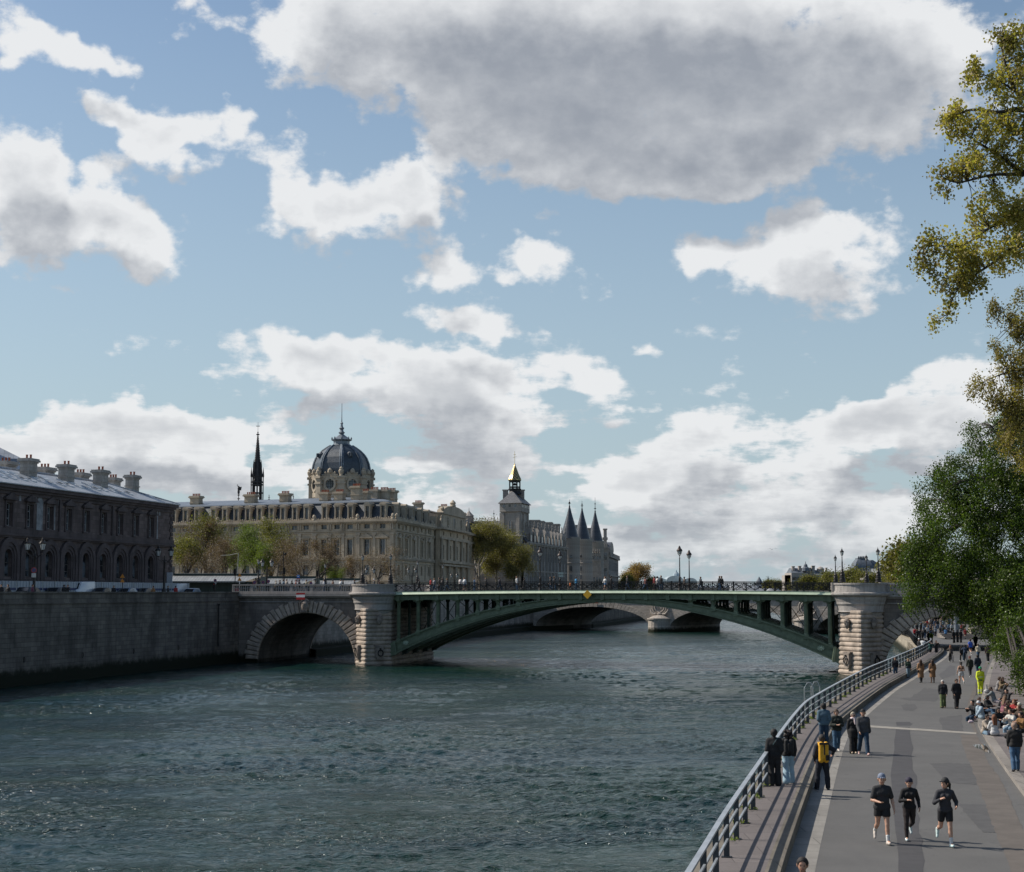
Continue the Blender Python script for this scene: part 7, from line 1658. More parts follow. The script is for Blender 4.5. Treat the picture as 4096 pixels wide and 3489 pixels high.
def fig_mesh(kind, pose, female=False, turn=.0, fine=True, opt=None):
 key = (kind, pose, female, round(turn, 1), fine, opt)
 if key in _pc: return _pc[key]
 J, pr, vx, g, up, fw, sd = body_parts(pose, female, turn, fine); hd = J['head']; P_ = []; cuts = []
 A = lambda a, b, ra, rb, k=None: P_.append((tuple(a), tuple(b), ra, rb)+((k,) if k is not None else ()))
 pz = J['pel'].z
 if kind == 'body': me = sdf_mesh('body', pr, vx if fine else .018, .016); _pc[key] = me; return me
 if kind in ('jacket', 'tshirt', 'coat', 'top', 'hoodie', 'bra', 'puffer'):
  e = {'jacket': .028, 'tshirt': .012, 'coat': .032, 'top': .012, 'hoodie': .034, 'bra': .006, 'puffer': .05}[kind]
  if kind != 'bra':
   A(J['shL']*.92+J['neck']*.08, J['shR']*.92+J['neck']*.08, .066*g+e, .066*g+e); A(J['neck']-up*.02, J['neck']+up*.02, .066+e*.5, .058+e*.5)
   for s_ in 'LR': A(J['neck']-up*.005, lp(J['neck'], J['sh'+s_], .75), .058+e*.4, .056+e)
  A(J['chest']+Vector((-.075*g, 0, 0)), J['chest']+Vector((.075*g, 0, 0)), .108*g+e, .108*g+e, .05)
  if kind != 'bra':
   A(J['waist']+Vector((-.055, 0, 0)), J['waist']+Vector((.055, 0, 0)), .098*g+e, .098*g+e, .05); A(J['pel']+Vector((-.08, .01, 0)), J['pel']+Vector((.08, .01, 0)), .108+e, .108+e, .05); A(J['chest'], J['pel'], .11*g+e*.5, .11*g+e*.5, .05)
  if kind == 'tshirt': A(J['waist']+Vector((-.07, 0, 0)), J['waist']+Vector((.07, 0, 0)), .115*g, .115*g, .04); A(J['pel']+Vector((-.085, .01, 0)), J['pel']+Vector((.085, .01, 0)), .13, .13, .04)
  if female:
   for sg in (-1, 1): A(J['chest']+Vector((sg*.07, -.085, .02)), J['chest']+Vector((sg*.07, -.08, .01)), .05+e*.7, .05+e*.7, .03)
  sl = {'tshirt': .72, 'bra': 0}.get(kind, 2)
  for s_ in 'LR':
   if sl:
    t = min(sl, 1); A(J['sh'+s_], lp(J['sh'+s_], J['el'+s_], t), .060*g+e, (.05 if sl > 1 else .056)*g+e)
   if sl > 1: A(J['el'+s_], lp(J['el'+s_], J['wr'+s_], .96), .044*g+e, .032*g+e*.8, .012)
  if kind in ('coat',):
   ln = opt or .42
   for sg in (-1, 1): A(J['pel']+Vector((sg*.06, 0, 0)), J['pel']+Vector((sg*.085, .0, -ln)), .12+e, .15, .06); A(J['pel']+Vector((sg*.02, -.02, 0)), J['pel']+Vector((sg*.04, -.03, -ln)), .12+e, .145, .05); A(J['pel']+Vector((sg*.02, .03, 0)), J['pel']+Vector((sg*.03, .05, -ln)), .12+e, .14, .05)
   zc = pz-ln; cuts.append(lambda X, Y, Z: (zc-Z)+0*X+0*Y)
  elif kind != 'bra' and 'seat' not in POSES[pose]:
   zc = pz-{'jacket': .05, 'tshirt': .085, 'top': .06, 'hoodie': .07, 'puffer': .09}.get(kind, .05)
   cuts.append(lambda X, Y, Z: (zc-Z)+0*X+0*Y)
  if kind == 'hoodie': A(J['neck']+Vector((0, .07, .02)), J['neck']+Vector((0, .10, -.08)), .07, .05, .03)
  if kind == 'puffer' and fine:
   pass
  me = sdf_mesh({'tshirt': 'tshirt', 'top': 'top', 'bra': 'sports_top'}.get(kind, kind), P_, vx, .02, cuts)
 elif kind in ('trousers', 'wide', 'shorts', 'leggings', 'skirt', 'longshorts'):
  e = {'trousers': .022, 'wide': .03, 'shorts': .016, 'leggings': .008, 'skirt': .03, 'longshorts': .012}[kind]
  A(J['pel']+Vector((-.075, .01, -.01)), J['pel']+Vector((.075, .01, -.01)), .105+e, .105+e, .05); A(J['pel'], J['waist']+(J['pel']-J['waist'])*.5, .11, .10, .04)
  for s_ in 'LR':
   kn, an, hp = J['kn'+s_], J['an'+s_], J['hip'+s_]
   if kind in ('shorts', 'longshorts', 'skirt'):
    t = {'shorts': .42, 'longshorts': .52, 'skirt': .36}[kind]; A(hp, lp(hp, kn, t), .094+e, .082+e+(.012 if kind != 'longshorts' else 0), .012 if kind != 'skirt' else .09)
    if kind == 'skirt': A(J['pel'], J['pel']+Vector((0, 0, -.16)), .12, .15, .06)
   else:
    A(hp, lp(hp, kn, .5), .092+e, .080+e); A(lp(hp, kn, .5), kn, .080+e, .056+e); wd = {'wide': .05, 'trousers': .018}.get(kind, .002)
    A(kn, lp(kn, an, .35)+Vector((0, .014, 0)), .055+e, .058+e+wd*.3); A(lp(kn, an, .35)+Vector((0, .014, 0)), lp(kn, an, .96), .058+e+wd*.3, .038+e+wd)
  if kind in ('shorts', 'skirt') and 'seat' not in POSES[pose]:
   zc = pz-(.24 if kind == 'shorts' else .22); cuts.append(lambda X, Y, Z: (zc-Z)+0*X+0*Y)
  zt = J['waist'].z+.02
  me = sdf_mesh(kind if kind != 'wide' else 'trousers', P_, vx, .02, cuts)
 elif kind == 'shoes':
  me = []
  for s_ in 'LR':
   P_.clear(); an, to, he = J['an'+s_], J['toe'+s_], J['heel'+s_]
   A(he, to, .042, .036); A(an-(an-he)*.2, lp(he, to, .55)+Vector((0, 0, .01)), .047, .042)
   me.append(sdf_mesh('shoe', P_, vx, .02))
 elif kind == 'socks':
  me = []
  for s_ in 'LR':
   P_.clear(); A(J['an'+s_], lp(J['an'+s_], J['kn'+s_], .34), .042, .050); me.append(sdf_mesh('sock', P_, vx, .01))
 elif kind in ('hair', 'hair_long', 'hair_pony', 'hair_curly', 'cap', 'beanie', 'bun', 'hood'):
  o = hd+up*.03-fw*.018
  if kind == 'cap':
   A(hd+up*.045-fw*.012, hd+up*.07-fw*.01, .108, .10); cz_ = float((hd+up*.035).z); P0 = hd+up*.055+fw*.09
   cuts.append(lambda X, Y, Z: (cz_-Z)+0*X+0*Y); A(P0-sd*.04, P0-sd*.04+fw*.075, .014, .010, .01); A(P0+sd*.04, P0+sd*.04+fw*.075, .014, .010, .01); A(P0, P0+fw*.09, .014, .010, .01); cz_ = float((hd+up*.035).z)
  elif kind == 'beanie': A(hd+up*.03-fw*.012, hd+up*.06-fw*.012, .107, .105); cz_ = float((hd+up*.02).z); cuts.append(lambda X, Y, Z: (cz_-Z)+0*X+0*Y)
  else:
   A(hd+up*.04-fw*.022, hd+up*.05-fw*.012, .106, .102); A(hd-up*.045-fw*.045, hd+up*.03-fw*.045, .072, .09)
   for sg in (-1, 1): A(hd+sd*sg*.05-up*.01-fw*.035, hd+sd*sg*.05+up*.04-fw*.02, .055, .06)
   if kind == 'hair_long':
    for sg in (-1, 0, 1): A(hd-fw*.06+sd*sg*.045, hd-fw*.085+sd*sg*.06-up*.33, .07, .045)
    for sg in (-1, 1): A(hd+sd*sg*.08-fw*.01, hd+sd*sg*.10+fw*.0-up*.22, .035, .028)
   if kind == 'hair_curly':
    rr_ = random.Random(3)
    for q in range(26): c = hd-fw*.03+Vector((rr_.uniform(-.13, .13), rr_.uniform(-.06, .12), rr_.uniform(-.25, .1))); A(c, c, .05, .05, .015)
   if kind == 'hair_pony': A(hd+up*.03-fw*.10, hd-fw*.17-up*.03, .035, .042); A(hd-fw*.17-up*.03, hd-fw*.15-up*.2+sd*.05, .042, .015)
   if kind == 'bun': A(hd+up*.09-fw*.09, hd+up*.10-fw*.10, .045, .045)
   fx, fy, fz = [float(c) for c in fw]; hx, hy, hz = [float(c) for c in (hd-up*.045+fw*.13)]
   cuts.append(lambda X, Y, Z: .105-np.sqrt((X-hx)**2+(Y-hy)**2+((Z-hz)*.8)**2))
  me = sdf_mesh({'cap': 'cap', 'beanie': 'beanie'}.get(kind, 'hair'), P_, vx, .015, cuts)
 elif kind == 'eyes':
  mb = MB()
  for sg in (-1, 1): mb.lathe([(.001, -.010), (.011, -.004), (.013, 0), (.011, .004), (.001, .010)], hd+sd*sg*.034+fw*.086-up*.004, 6)
  me = mb.mesh('eyes', None)
 elif kind == 'mouth':
  mb = MB(); c = hd+fw*.088-up*.068; mb.tube([c-sd*.024, c+fw*.004, c+sd*.024], .006, 5); me = mb.mesh('mouth', None)
 elif kind == 'glasses':
  mb = MB()
  for sg in (-1, 1): mb.lathe([(.001, -.018), (.024, -.010), (.027, 0), (.024, .010), (.001, .018)], hd+sd*sg*.034+fw*.092+up*.0, 8)
  mb.bar(hd-sd*.09+fw*.07, hd+sd*.09+fw*.07, .008); me = mb.mesh('sunglasses', None)
 elif kind == 'backpack':
  c = J['chest']+Vector((0, .19, -.02)); hgt = opt or .24
  P_.extend([((c.x-.08, c.y, c.z-hgt), (c.x-.08, c.y, c.z+hgt*.7), .085, .08), ((c.x+.08, c.y, c.z-hgt), (c.x+.08, c.y, c.z+hgt*.7), .085, .08), ((c.x, c.y+.04, c.z-hgt*.7), (c.x, c.y+.04, c.z+hgt*.2), .07, .07)]); me = sdf_mesh('backpack', P_, vx, .02)
 elif kind == 'straps':
  P_.clear()
  for sg in (-1, 1): A(J['neck']+Vector((sg*.12, .08, -.02)), J['neck']+Vector((sg*.12, 0, .06)), .022, .022); A(J['neck']+Vector((sg*.12, 0, .05)), J['chest']+Vector((sg*.13, -.12, .02)), .022, .02); A(J['neck']+Vector((sg*.12, 0, .05)), J['chest']+Vector((sg*.14, .16, .12)), .022, .02)
  me = sdf_mesh('strap', P_, .014, .01)
 elif kind == 'bag':
  c = J['pel']+Vector((.24, .03, -.02)); A(c+Vector((0, -.07, 0)), c+Vector((0, .07, 0)), .065, .065); A(c+Vector((0, -.05, -.07)), c+Vector((0, .05, -.07)), .06, .06); me = sdf_mesh('bag', P_, vx, .02)
 elif kind == 'bagstrap':
  A(J['pel']+Vector((.22, .0, .03)), J['chest']+Vector((0, .16, .05)), .012, .012); A(J['chest']+Vector((0, .16, .05)), J['neck']+Vector((-.12, .06, .04)), .012, .012); A(J['neck']+Vector((-.12, 0.06, .04)), J['chest']+Vector((-.02, -.16, 0)), .012, .012); A(J['chest']+Vector((-.02, -.16, 0)), J['pel']+Vector((.22, -.04, .03)), .012, .012); me = sdf_mesh('strap', P_, .012, .01)
 elif kind == 'scarf':
  for q in range(8): a = 2*PI*q/8; a2 = 2*PI*(q+1)/8; A(J['neck']+Vector((.085*math.cos(a), .08*math.sin(a), .045)), J['neck']+Vector((.085*math.cos(a2), .08*math.sin(a2), .045)), .042, .042)
  A(J['neck']+Vector((.04, -.10, .03)), J['chest']+Vector((.05, -.15, -.02)), .045, .04); me = sdf_mesh('scarf', P_, vx, .015)
 elif kind == 'draped':
  A(J['shR']+Vector((.02, .08, .04)), J['shR']+Vector((.06, .12, -.45)), .06, .09); A(J['shR']+Vector((-.06, .10, .02)), J['shR']+Vector((-.02, .14, -.42)), .06, .08); me = sdf_mesh('draped_jacket', P_, vx, .03)
 elif kind == 'waistjacket':
  A(J['pel']+Vector((-.1, 0, .03)), J['pel']+Vector((.1, 0, .03)), .14, .14); A(J['pel']+Vector((.2, -.02, .1)), J['pel']+Vector((.22, .0, -.22)), .08, .07); me = sdf_mesh('held_jacket', P_, vx, .03)
 if not isinstance(me, list): pass
 _pc[key] = me; return me
SK = [(.50, .29, .20), (.42, .23, .155), (.20, .10, .065), (.55, .34, .25)]
def skin(i):
 m = plain('skin_%d' % i, SK[i], .55, 0, .06, 14, .05, 'obj'); return m
K_ = (.012, .012, .014); NAVY = (.012, .018, .035); DEN = (.035, .075, .135); DENL = (.20, .30, .40); DEND = (.015, .04, .075); WHT = (.68, .68, .66); GREY = (.12, .12, .125); BRN = (.06, .038, .028)
HK = (.012, .010, .009); HB = (.045, .025, .015); HG = (.14, .08, .035); HR = (.16, .06, .025); HW = (.45, .43, .40)
nPeople = 0
def person(label, pos, h, face, pose='stand', top='jacket', topc=K_, bot='trousers', botc=K_, hair='hair', hairc=HB, shoec=(.05, .05, .05), sk=0, female=False, turn=0.0, fine=True, extra=(), group=None, topopt=None, inner=None):
 """face: heading in degrees; 0 looks toward the camera (-y), 180 away"""
 global nPeople; nPeople += 1
 t = thing('person', label, 'person', pos, group); t.rotation_euler = (0, 0, R(face)); sc = h/1.75; t.scale = (sc, sc, sc)
 def put(nm, me, m):
  for mm in (me if isinstance(me, list) else [me]):
   if not mm.materials: mm.materials.append(m)
   o = bpy.data.objects.new(nm, mm); COL.objects.link(o); o.parent = t
   o.material_slots[0].link = 'OBJECT'; o.material_slots[0].material = m
  return o
 put('body', fig_mesh('body', pose, female, turn, fine), skin(sk))
 if inner: put('shirt', fig_mesh('top', pose, female, 0, fine), cloth(inner))
 nmx = {'wide': 'trousers', 'longshorts': 'shorts', 'bra': 'sports_top', 'top': 'long_sleeved_top', 'puffer': 'puffer_jacket'}
 put(nmx.get(top, top), fig_mesh(top, pose, female, 0, fine, topopt), cloth(topc))
 put(nmx.get(bot, bot), fig_mesh(bot, pose, female, 0, fine), cloth(botc))
 put('shoe', fig_mesh('shoes', pose, False, 0, fine), cloth(shoec, .6))
 hm = put('cap' if hair == 'cap' else 'beanie' if hair == 'beanie' else 'hair', fig_mesh(hair, pose, False, turn, fine), cloth(hairc, .75, .35))
 for ex in extra:
  k, c = ex[0], ex[1]; nm = {'hair_pony': 'hair', 'hair_long': 'hair', 'bagstrap': 'bag_strap', 'straps': 'backpack_strap', 'draped': 'draped_jacket', 'waistjacket': 'held_jacket', 'socks': 'sock', 'glasses': 'sunglasses'}.get(k, k)
  put(nm, fig_mesh(k, pose, False, turn if k.startswith('hair') or k == 'glasses' else 0, fine, ex[2] if len(ex) > 2 else None), cloth(c, .7))
 if fine and abs(face) < 120: put('eyes', fig_mesh('eyes', pose, False, turn, fine), plain('eye_dark', (.02, .015, .012), .3)); put('mouth', fig_mesh('mouth', pose, False, turn, fine), plain('lips', (.30, .10, .08), .5))
 return t
def on(u, v, z=ZR): p = gp(u, v, z); return (p.x, p.y, z)
def hh(v, px, z=ZR): return px*(CZ-z)/(v-2370)*1.0
WZ = ZW
person('jogger in black T-shirt and shorts with a blue grey cap', on(3531, 3376), 1.80, -3, 'runA', 'tshirt', (.022, .022, .024), 'shorts', (.012, .012, .013), 'cap', (.16, .19, .26), (.55, .48, .42), 0, extra=(('socks', WHT),))
person('middle jogger in black long sleeves and dark leggings with a purple beanie', on(3640, 3362), 1.62, -2, 'runB', 'top', (.010, .010, .011), 'leggings', (.022, .015, .015), 'beanie', (.02, .015, .035), (.62, .70, .70), 0, True, extra=(('socks', (.02, .015, .015)),))
person('jogger with black cap and ponytail looking sideways at her companions', on(3784, 3386), 1.74, -4, 'runC', 'top', (.030, .030, .036), 'longshorts', (.008, .008, .010), 'cap', (.012, .012, .013), (.55, .68, .66), 0, True, turn=-.9, extra=(('socks', WHT), ('hair_pony', HK)))
t = person('dark haired woman in a black T-shirt cut off by the bottom edge', (5.25, 30.0, ZR), 1.73, 8, 'walkC', 'tshirt', (.010, .010, .011), 'leggings', (.02, .02, .022), 'hair_pony', (.015, .010, .008), WHT, 1, True, turn=-.35)
J_ = skeleton('walkC'); mb = MB()
c = J_['chest']+Vector((.055, -.138, -.01))
for i in range(2):
 cx_ = c.x+i*.05;
 for zz in (.018, -.018): mb.tube([(cx_+.017*math.cos(2*PI*q/10), c.y-.012, c.z+zz+.017*math.sin(2*PI*q/10)) for q in range(11)], .006, 4)
me = mb.mesh('print', plain('neon_print', (.55, .75, .02), .6)); o = bpy.data.objects.new('shirt_print', me); COL.objects.link(o); o.parent = t
bp = person('man in navy with a bright orange roll top backpack, right arm held out', on(3291, 3160), 1.80, 184, 'armout', 'jacket', (.010, .013, .024), 'trousers', (.010, .012, .020), 'hair', (.03, .024, .02), (.03, .03, .03), 0, extra=(('backpack', (.70, .36, .015), .30), ('straps', (.70, .36, .015))))
mb = MB(); J_ = skeleton('armout'); c = J_['chest']+Vector((0, .315, -.02)); mb.box(-.02, .02, c.y-.01, c.y+.012, c.z-.12, c.z+.2); mb.box(-.16, -.05, c.y-.03, c.y+.0, c.z-.3, c.z-.13); mb.box(-.15, .15, c.y-.07, c.y-.03, c.z+.20, c.z+.26)
me = mb.mesh('backpack_straps', cloth((.02, .018, .016))); o = bpy.data.objects.new('buckle_strap', me); COL.objects.link(o); o.parent = bp
person('person in black with a bag strap leaning by the railing', on(3099, 3143, WZ), 1.78, 170, 'back', 'jacket', (.010, .010, .011), 'wide', (.014, .014, .016), 'hair', HK, K_, 2, extra=(('bag', K_), ('bagstrap', (.05, .10, .11))))
person('curly haired woman with black backpack and pale jeans beside the railing', on(3155, 3135, WZ), 1.72, 178, 'walkC', 'jacket', (.010, .010, .012), 'wide', (.30, .42, .50), 'hair_curly', (.02, .012, .01), K_, 0, True, extra=(('backpack', (.008, .008, .01), .2),))
person('man in a blue denim jacket with hands behind his back', on(3297, 2990, WZ), 1.74, 178, 'back', 'jacket', (.065, .115, .155), 'trousers', DEND, 'hair', HK, K_, 0)
person('woman in dark fleece and blue jeans with clasped hands', on(3348, 3006), 1.70, 3, 'hands', 'hoodie', (.018, .022, .016), 'trousers', (.05, .11, .18), 'bun', (.07, .04, .025), WHT, 0, True, extra=(('bagstrap', (.08, .09, .08)),))
person('grey haired woman in a long black coat with a pale pink scarf', on(3415, 3014), 1.66, 2, 'walkC', 'coat', (.010, .010, .011), 'wide', (.010, .010, .011), 'bun', (.30, .26, .20), (.5, .42, .3), 3, True, topopt=.25, extra=(('scarf', (.68, .56, .56)), ('bag', K_), ('glasses', K_)))
person('man in grey jacket and black cap with a coat slung over his shoulder', on(3455, 3020), 1.84, -2, 'walkB', 'jacket', (.055, .055, .06), 'trousers', DEND, 'cap', (.012, .012, .014), (.55, .38, .36), 0, extra=(('draped', (.03, .03, .034)),), inner=(.012, .016, .03))
person('white haired woman in black puffer jacket and green trousers', on(3773, 2832), 1.56, -6, 'walkC', 'puffer', (.010, .011, .014), 'wide', (.11, .14, .055), 'hair', HW, K_, 3, True)
person('man in a long black coat looking down, beside the white haired woman', on(3828, 2835), 1.66, 10, 'pocket', 'coat', (.008, .008, .009), 'wide', (.008, .008, .009), 'hair', HB, K_, 0, topopt=.35)
cl = person('street cleaner in yellow high visibility clothes and green cap', on(3923, 2779), 1.75, 2, 'stand2', 'jacket', (.60, .68, .02), 'trousers', (.58, .66, .02), 'cap', (.0, .22, .09), (.02, .08, .04), 2)
J_ = skeleton('stand2'); mb = MB(); mb.M = None
for z in (J_['waist'].z+.02, J_['chest'].z-.02): mb.lathe([(.155, -.02), (.155, .02)], (0, 0, z), 16, sx=1.22, sy=.92)
for s_ in 'LR':
 for f in (.45, .65): c = lp(J_['kn'+s_], J_['an'+s_], f); mb.lathe([(.088, -.018), (.088, .018)], c, 12)
o = bpy.data.objects.new('reflective_band', mb.mesh('reflective_band', plain('reflective', (.62, .64, .64), .4))); COL.objects.link(o); o.parent = cl
mb = MB(); mb.lathe([(.16, -.03), (.165, .04)], (0, 0, J_['pel'].z-.02), 16, sx=1.15, sy=.95); o = bpy.data.objects.new('green_hem', mb.mesh('green_hem', cloth((.0, .08, .04)))); COL.objects.link(o); o.parent = cl
mb = MB();
for s_, dx in (('L', 0), ('R', 0)): mb.tube([J_['el'+s_], J_['wr'+s_]], [.062, .048], 8)
o = bpy.data.objects.new('green_sleeve', mb.mesh('green_sleeve', cloth((.02, .05, .035)))); COL.objects.link(o); o.parent = cl
p = on(3903, 2783); mb = MB(); mb.tube([(p[0], p[1]-.2, ZR+.06), (p[0], p[1]-.15, ZR+.85)], .014, 5)
for sg in (-1, 1): mb.tube([(p[0], p[1]-.2, ZR+.1), (p[0]+sg*.06, p[1]-.2, ZR+.06), (p[0]+sg*.03, p[1]-.2, ZR+.0)], .012, 4)
tag(mb.build('litter_picker', M_iron, origin=p), 'long thin litter picker in the hand of the street cleaner', 'litter picker')
p = on(3947, 2778, ZR+.1); x, y = p[0], p[1]
tag(inst('rubbish_bag', (lambda me: (me.materials.append(plain('bag_film', (.30, .29, .28), .35, 0, .4, 9, .4)), me)[1])(sdf_mesh('rubbish_bag', [((0, 0, .18), (0, 0, .25), .17, .2), ((.08, .03, .12), (.08, 0, .2), .12, .12), ((-.08, -.03, .14), (-.06, 0, .24), .13, .13), ((0, 0, .4), (0, 0, .75), .08, .025)], .02, .03)), None, (x, y, ZR+.0)), 'full translucent grey rubbish bag carried by the street cleaner', 'bag')
person('jogging woman in white shorts and sports top seen from behind', on(3846, 2740), 1.62, 176, 'runA', 'bra', (.05, .03, .02), 'shorts', (.60, .60, .60), 'hair_pony', HK, WHT, 0, True)
person('man in dark olive jacket and red cap walking away', on(3881, 2708), 1.62, 182, 'walkA', 'hoodie', (.022, .026, .018), 'trousers', K_, 'cap', (.10, .015, .02), WHT, 0)
person('man in navy hooded coat walking beside the red capped man', on(3912, 2702), 1.62, 184, 'pocket', 'coat', (.010, .018, .032), 'trousers', DEND, 'hair', HK, K_, 0, topopt=.12)
person('long haired woman in a camel trench coat with a shoulder bag', on(3684, 2731), 1.66, 186, 'walkC', 'coat', (.30, .165, .085), 'leggings', K_, 'hair_long', (.06, .03, .018), K_, 0, True, topopt=.55, extra=(('bag', K_),))
person('long haired woman in a darker tan trench coat, right of the other one', on(3731, 2732), 1.64, 176, 'stand2', 'coat', (.26, .14, .07), 'leggings', (.2, .13, .1), 'hair_long', (.06, .032, .02), (.2, .12, .08), 0, True, topopt=.5, extra=(('bag', (.03, .02, .015)),))
person('blonde woman in green top and light jeans with jacket over her arm', on(3634, 2713), 1.48, 4, 'walkC', 'top', (.02, .045, .03), 'trousers', (.16, .24, .30), 'hair', (.28, .19, .09), K_, 0, True, extra=(('waistjacket', (.014, .018, .03)),))
person('balding man in black jacket and blue jeans next to the railing', on(3582, 2712), 1.56, -8, 'stand', 'jacket', (.012, .013, .018), 'trousers', (.03, .07, .125), 'hair', (.12, .10, .09), K_, 0)
person('standing man in black jacket and blue jeans at the right edge', on(4062, 3086, ZR+.16), 1.72, 175, 'walkC', 'jacket', (.014, .013, .013), 'trousers', (.045, .10, .18), 'hair', (.30, .2, .15), K_, 0)
def bicycle(label, pos, face):
 t = thing('bicycle', label, 'bicycle', pos); t.rotation_euler = (0, 0, R(face))
 for nm, y in (('wheel', -.52), ('wheel', .52)):
  mb = MB();
  mb.tube([(0, y+.33*math.cos(2*PI*k/20), .345+.33*math.sin(2*PI*k/20)) for k in range(21)], .022, 5)
  o = mb.mesh('tyre', plain('rubber', (.02, .02, .02), .8)); w_ = bpy.data.objects.new(nm, o); COL.objects.link(w_); w_.parent = t
  mb = MB()
  for k in range(10): a = 2*PI*k/10; mb.bar((0, y, .345), (0, y+.32*math.cos(a), .345+.32*math.sin(a)), .006)
  mb.tube([(-.05, y, .345), (.05, y, .345)], .025, 6)
  o = bpy.data.objects.new('spokes', mb.mesh('spokes', plain('steel', (.4, .4, .42), .35, .8))); COL.objects.link(o); o.parent = w_
 mb = MB();
 for a, b in (((0, .52, .345), (0, .1, .3)), ((0, .52, .345), (0, .2, .78)), ((0, .1, .3), (0, .22, .9)), ((0, .1, .3), (0, -.38, .78)), ((0, .2, .8), (0, -.4, .84)), ((0, -.52, .345), (0, -.38, .98))): mb.tube([a, b], .02, 6)
 o = bpy.data.objects.new('bicycle_frame', mb.mesh('bicycle_frame', plain('bike_paint', (.05, .05, .06), .4, .3))); COL.objects.link(o); o.parent = t
 mb = MB(); mb.tube([(-.28, -.30, 1.0), (-.1, -.42, 1.02), (.1, -.42, 1.02), (.28, -.30, 1.0)], .016, 5); o = bpy.data.objects.new('handlebar', mb.mesh('handlebar', M_iron)); COL.objects.link(o); o.parent = t
 mb = MB(); mb.loft([[(-.03, -.02, .9), (.03, -.02, .9), (.03, -.02, .94), (-.03, -.02, .94)], [(-.09, .26, .9), (.09, .26, .9), (.09, .26, .95), (-.09, .26, .95)]]); o = bpy.data.objects.new('saddle', mb.mesh('saddle', M_iron)); COL.objects.link(o); o.parent = t
 mb = MB(); mb.tube([(-.12, .1, .17), (-.02, .1, .3)], .015, 5); mb.tube([(.12, .1, .43), (.02, .1, .3)], .015, 5); mb.box(-.2, -.08, .05, .15, .155, .18); mb.box(.08, .2, .05, .15, .42, .445); o = bpy.data.objects.new('pedals', mb.mesh('pedals', M_iron)); COL.objects.link(o); o.parent = t
for u, v, lab, lp_, tc_, hc_ in ((3805, 2649, 'bicycle ridden by the long haired woman in brown', 'long haired woman in brown jacket riding a bicycle away', (.07, .055, .045), HR), (3862, 2647, 'bicycle ridden by the man in blue, right of the other bicycle', 'man in dark blue jacket riding a bicycle away', (.015, .03, .06), HK)):
 p = on(u, v); bicycle(lab, p, 180)
 person(lp_, (p[0], p[1], ZR), 1.62, 180, 'cycle', 'jacket', tc_, 'trousers', K_ if hc_ == HR else DEND, 'hair_long' if hc_ == HR else 'hair', hc_, WHT, 0, fine=False)
person('runner in a bright blue and pink shirt going under the arch', on(3883, 2621), 1.64, 184, 'runB', 'tshirt', (.03, .09, .42), 'shorts', K_, 'hair', HB, WHT, 0, fine=False)
person('person in a cream jacket and jeans walking toward the arch', on(3913, 2637), 1.52, 180, 'walkA', 'hoodie', (.46, .40, .30), 'trousers', DEN, 'hair', HB, K_, 0, fine=False)
person('man in a brown jacket at the right side of the road', on(3952, 2649), 1.60, 182, 'walkC', 'jacket', (.055, .035, .03), 'trousers', K_, 'hair', HK, WHT, 0, fine=False)
person('woman in a green puffer coat taking a photo by the kerb', on(3722, 2624), 1.50, 20, 'photo', 'coat', (.02, .075, .07), 'leggings', K_, 'hair', HB, WHT, 0, True, fine=False, topopt=.2)
person('person in black taking a photo beside the green coat', on(3746, 2624), 1.58, 12, 'photo', 'jacket', (.012, .012, .012), 'wide', K_, 'hair', HB, K_, 0, fine=False)
person('man in a white jumper leaning at the end of the railing', on(3692, 2619, WZ), 1.62, 150, 'photo', 'jacket', (.60, .60, .60), 'trousers', K_, 'hair', HK, WHT, 0, fine=False)
person('person in black with a white cap at the end of the railing', on(3677, 2617, WZ), 1.55, 120, 'stand', 'jacket', K_, 'trousers', DEND, 'cap', WHT, WHT, 0, fine=False)
person('person in dark clothes left of the man in blue on the bicycle', on(3848, 2645), 1.50, 180, 'walkB', 'jacket', (.015, .015, .017), 'trousers', K_, 'hair', HK, WHT, 0, fine=False)
person('figure in a dark hood in the shadow of the arch', on(3903, 2592), 1.6, 180, 'walkC', 'coat', (.01, .01, .012), 'wide', K_, 'hair', HK, K_, 0, fine=False, topopt=.3)
for u, v, lab in ((3816, 2572, 'leftmost of the black figures shaded by the arch'), (3830, 2570, 'black figure second from the left in the arch shade'), (3843, 2571, 'black figure third from the left in the arch shade'), (3716, 2576, 'dark figure just past the railing in the arch shade')):
 person(lab, on(u, v), 1.65, 180+u % 20, 'walkC' if u % 2 else 'stand2', 'jacket', K_, 'wide', K_, 'hair', HK, K_, 0, fine=False)
person('person in a lime yellow jacket in the shade of the arch', on(3726, 2578), 1.6, 175, 'stand2', 'jacket', (.25, .36, .03), 'trousers', K_, 'hair', HK, K_, 0, fine=False)
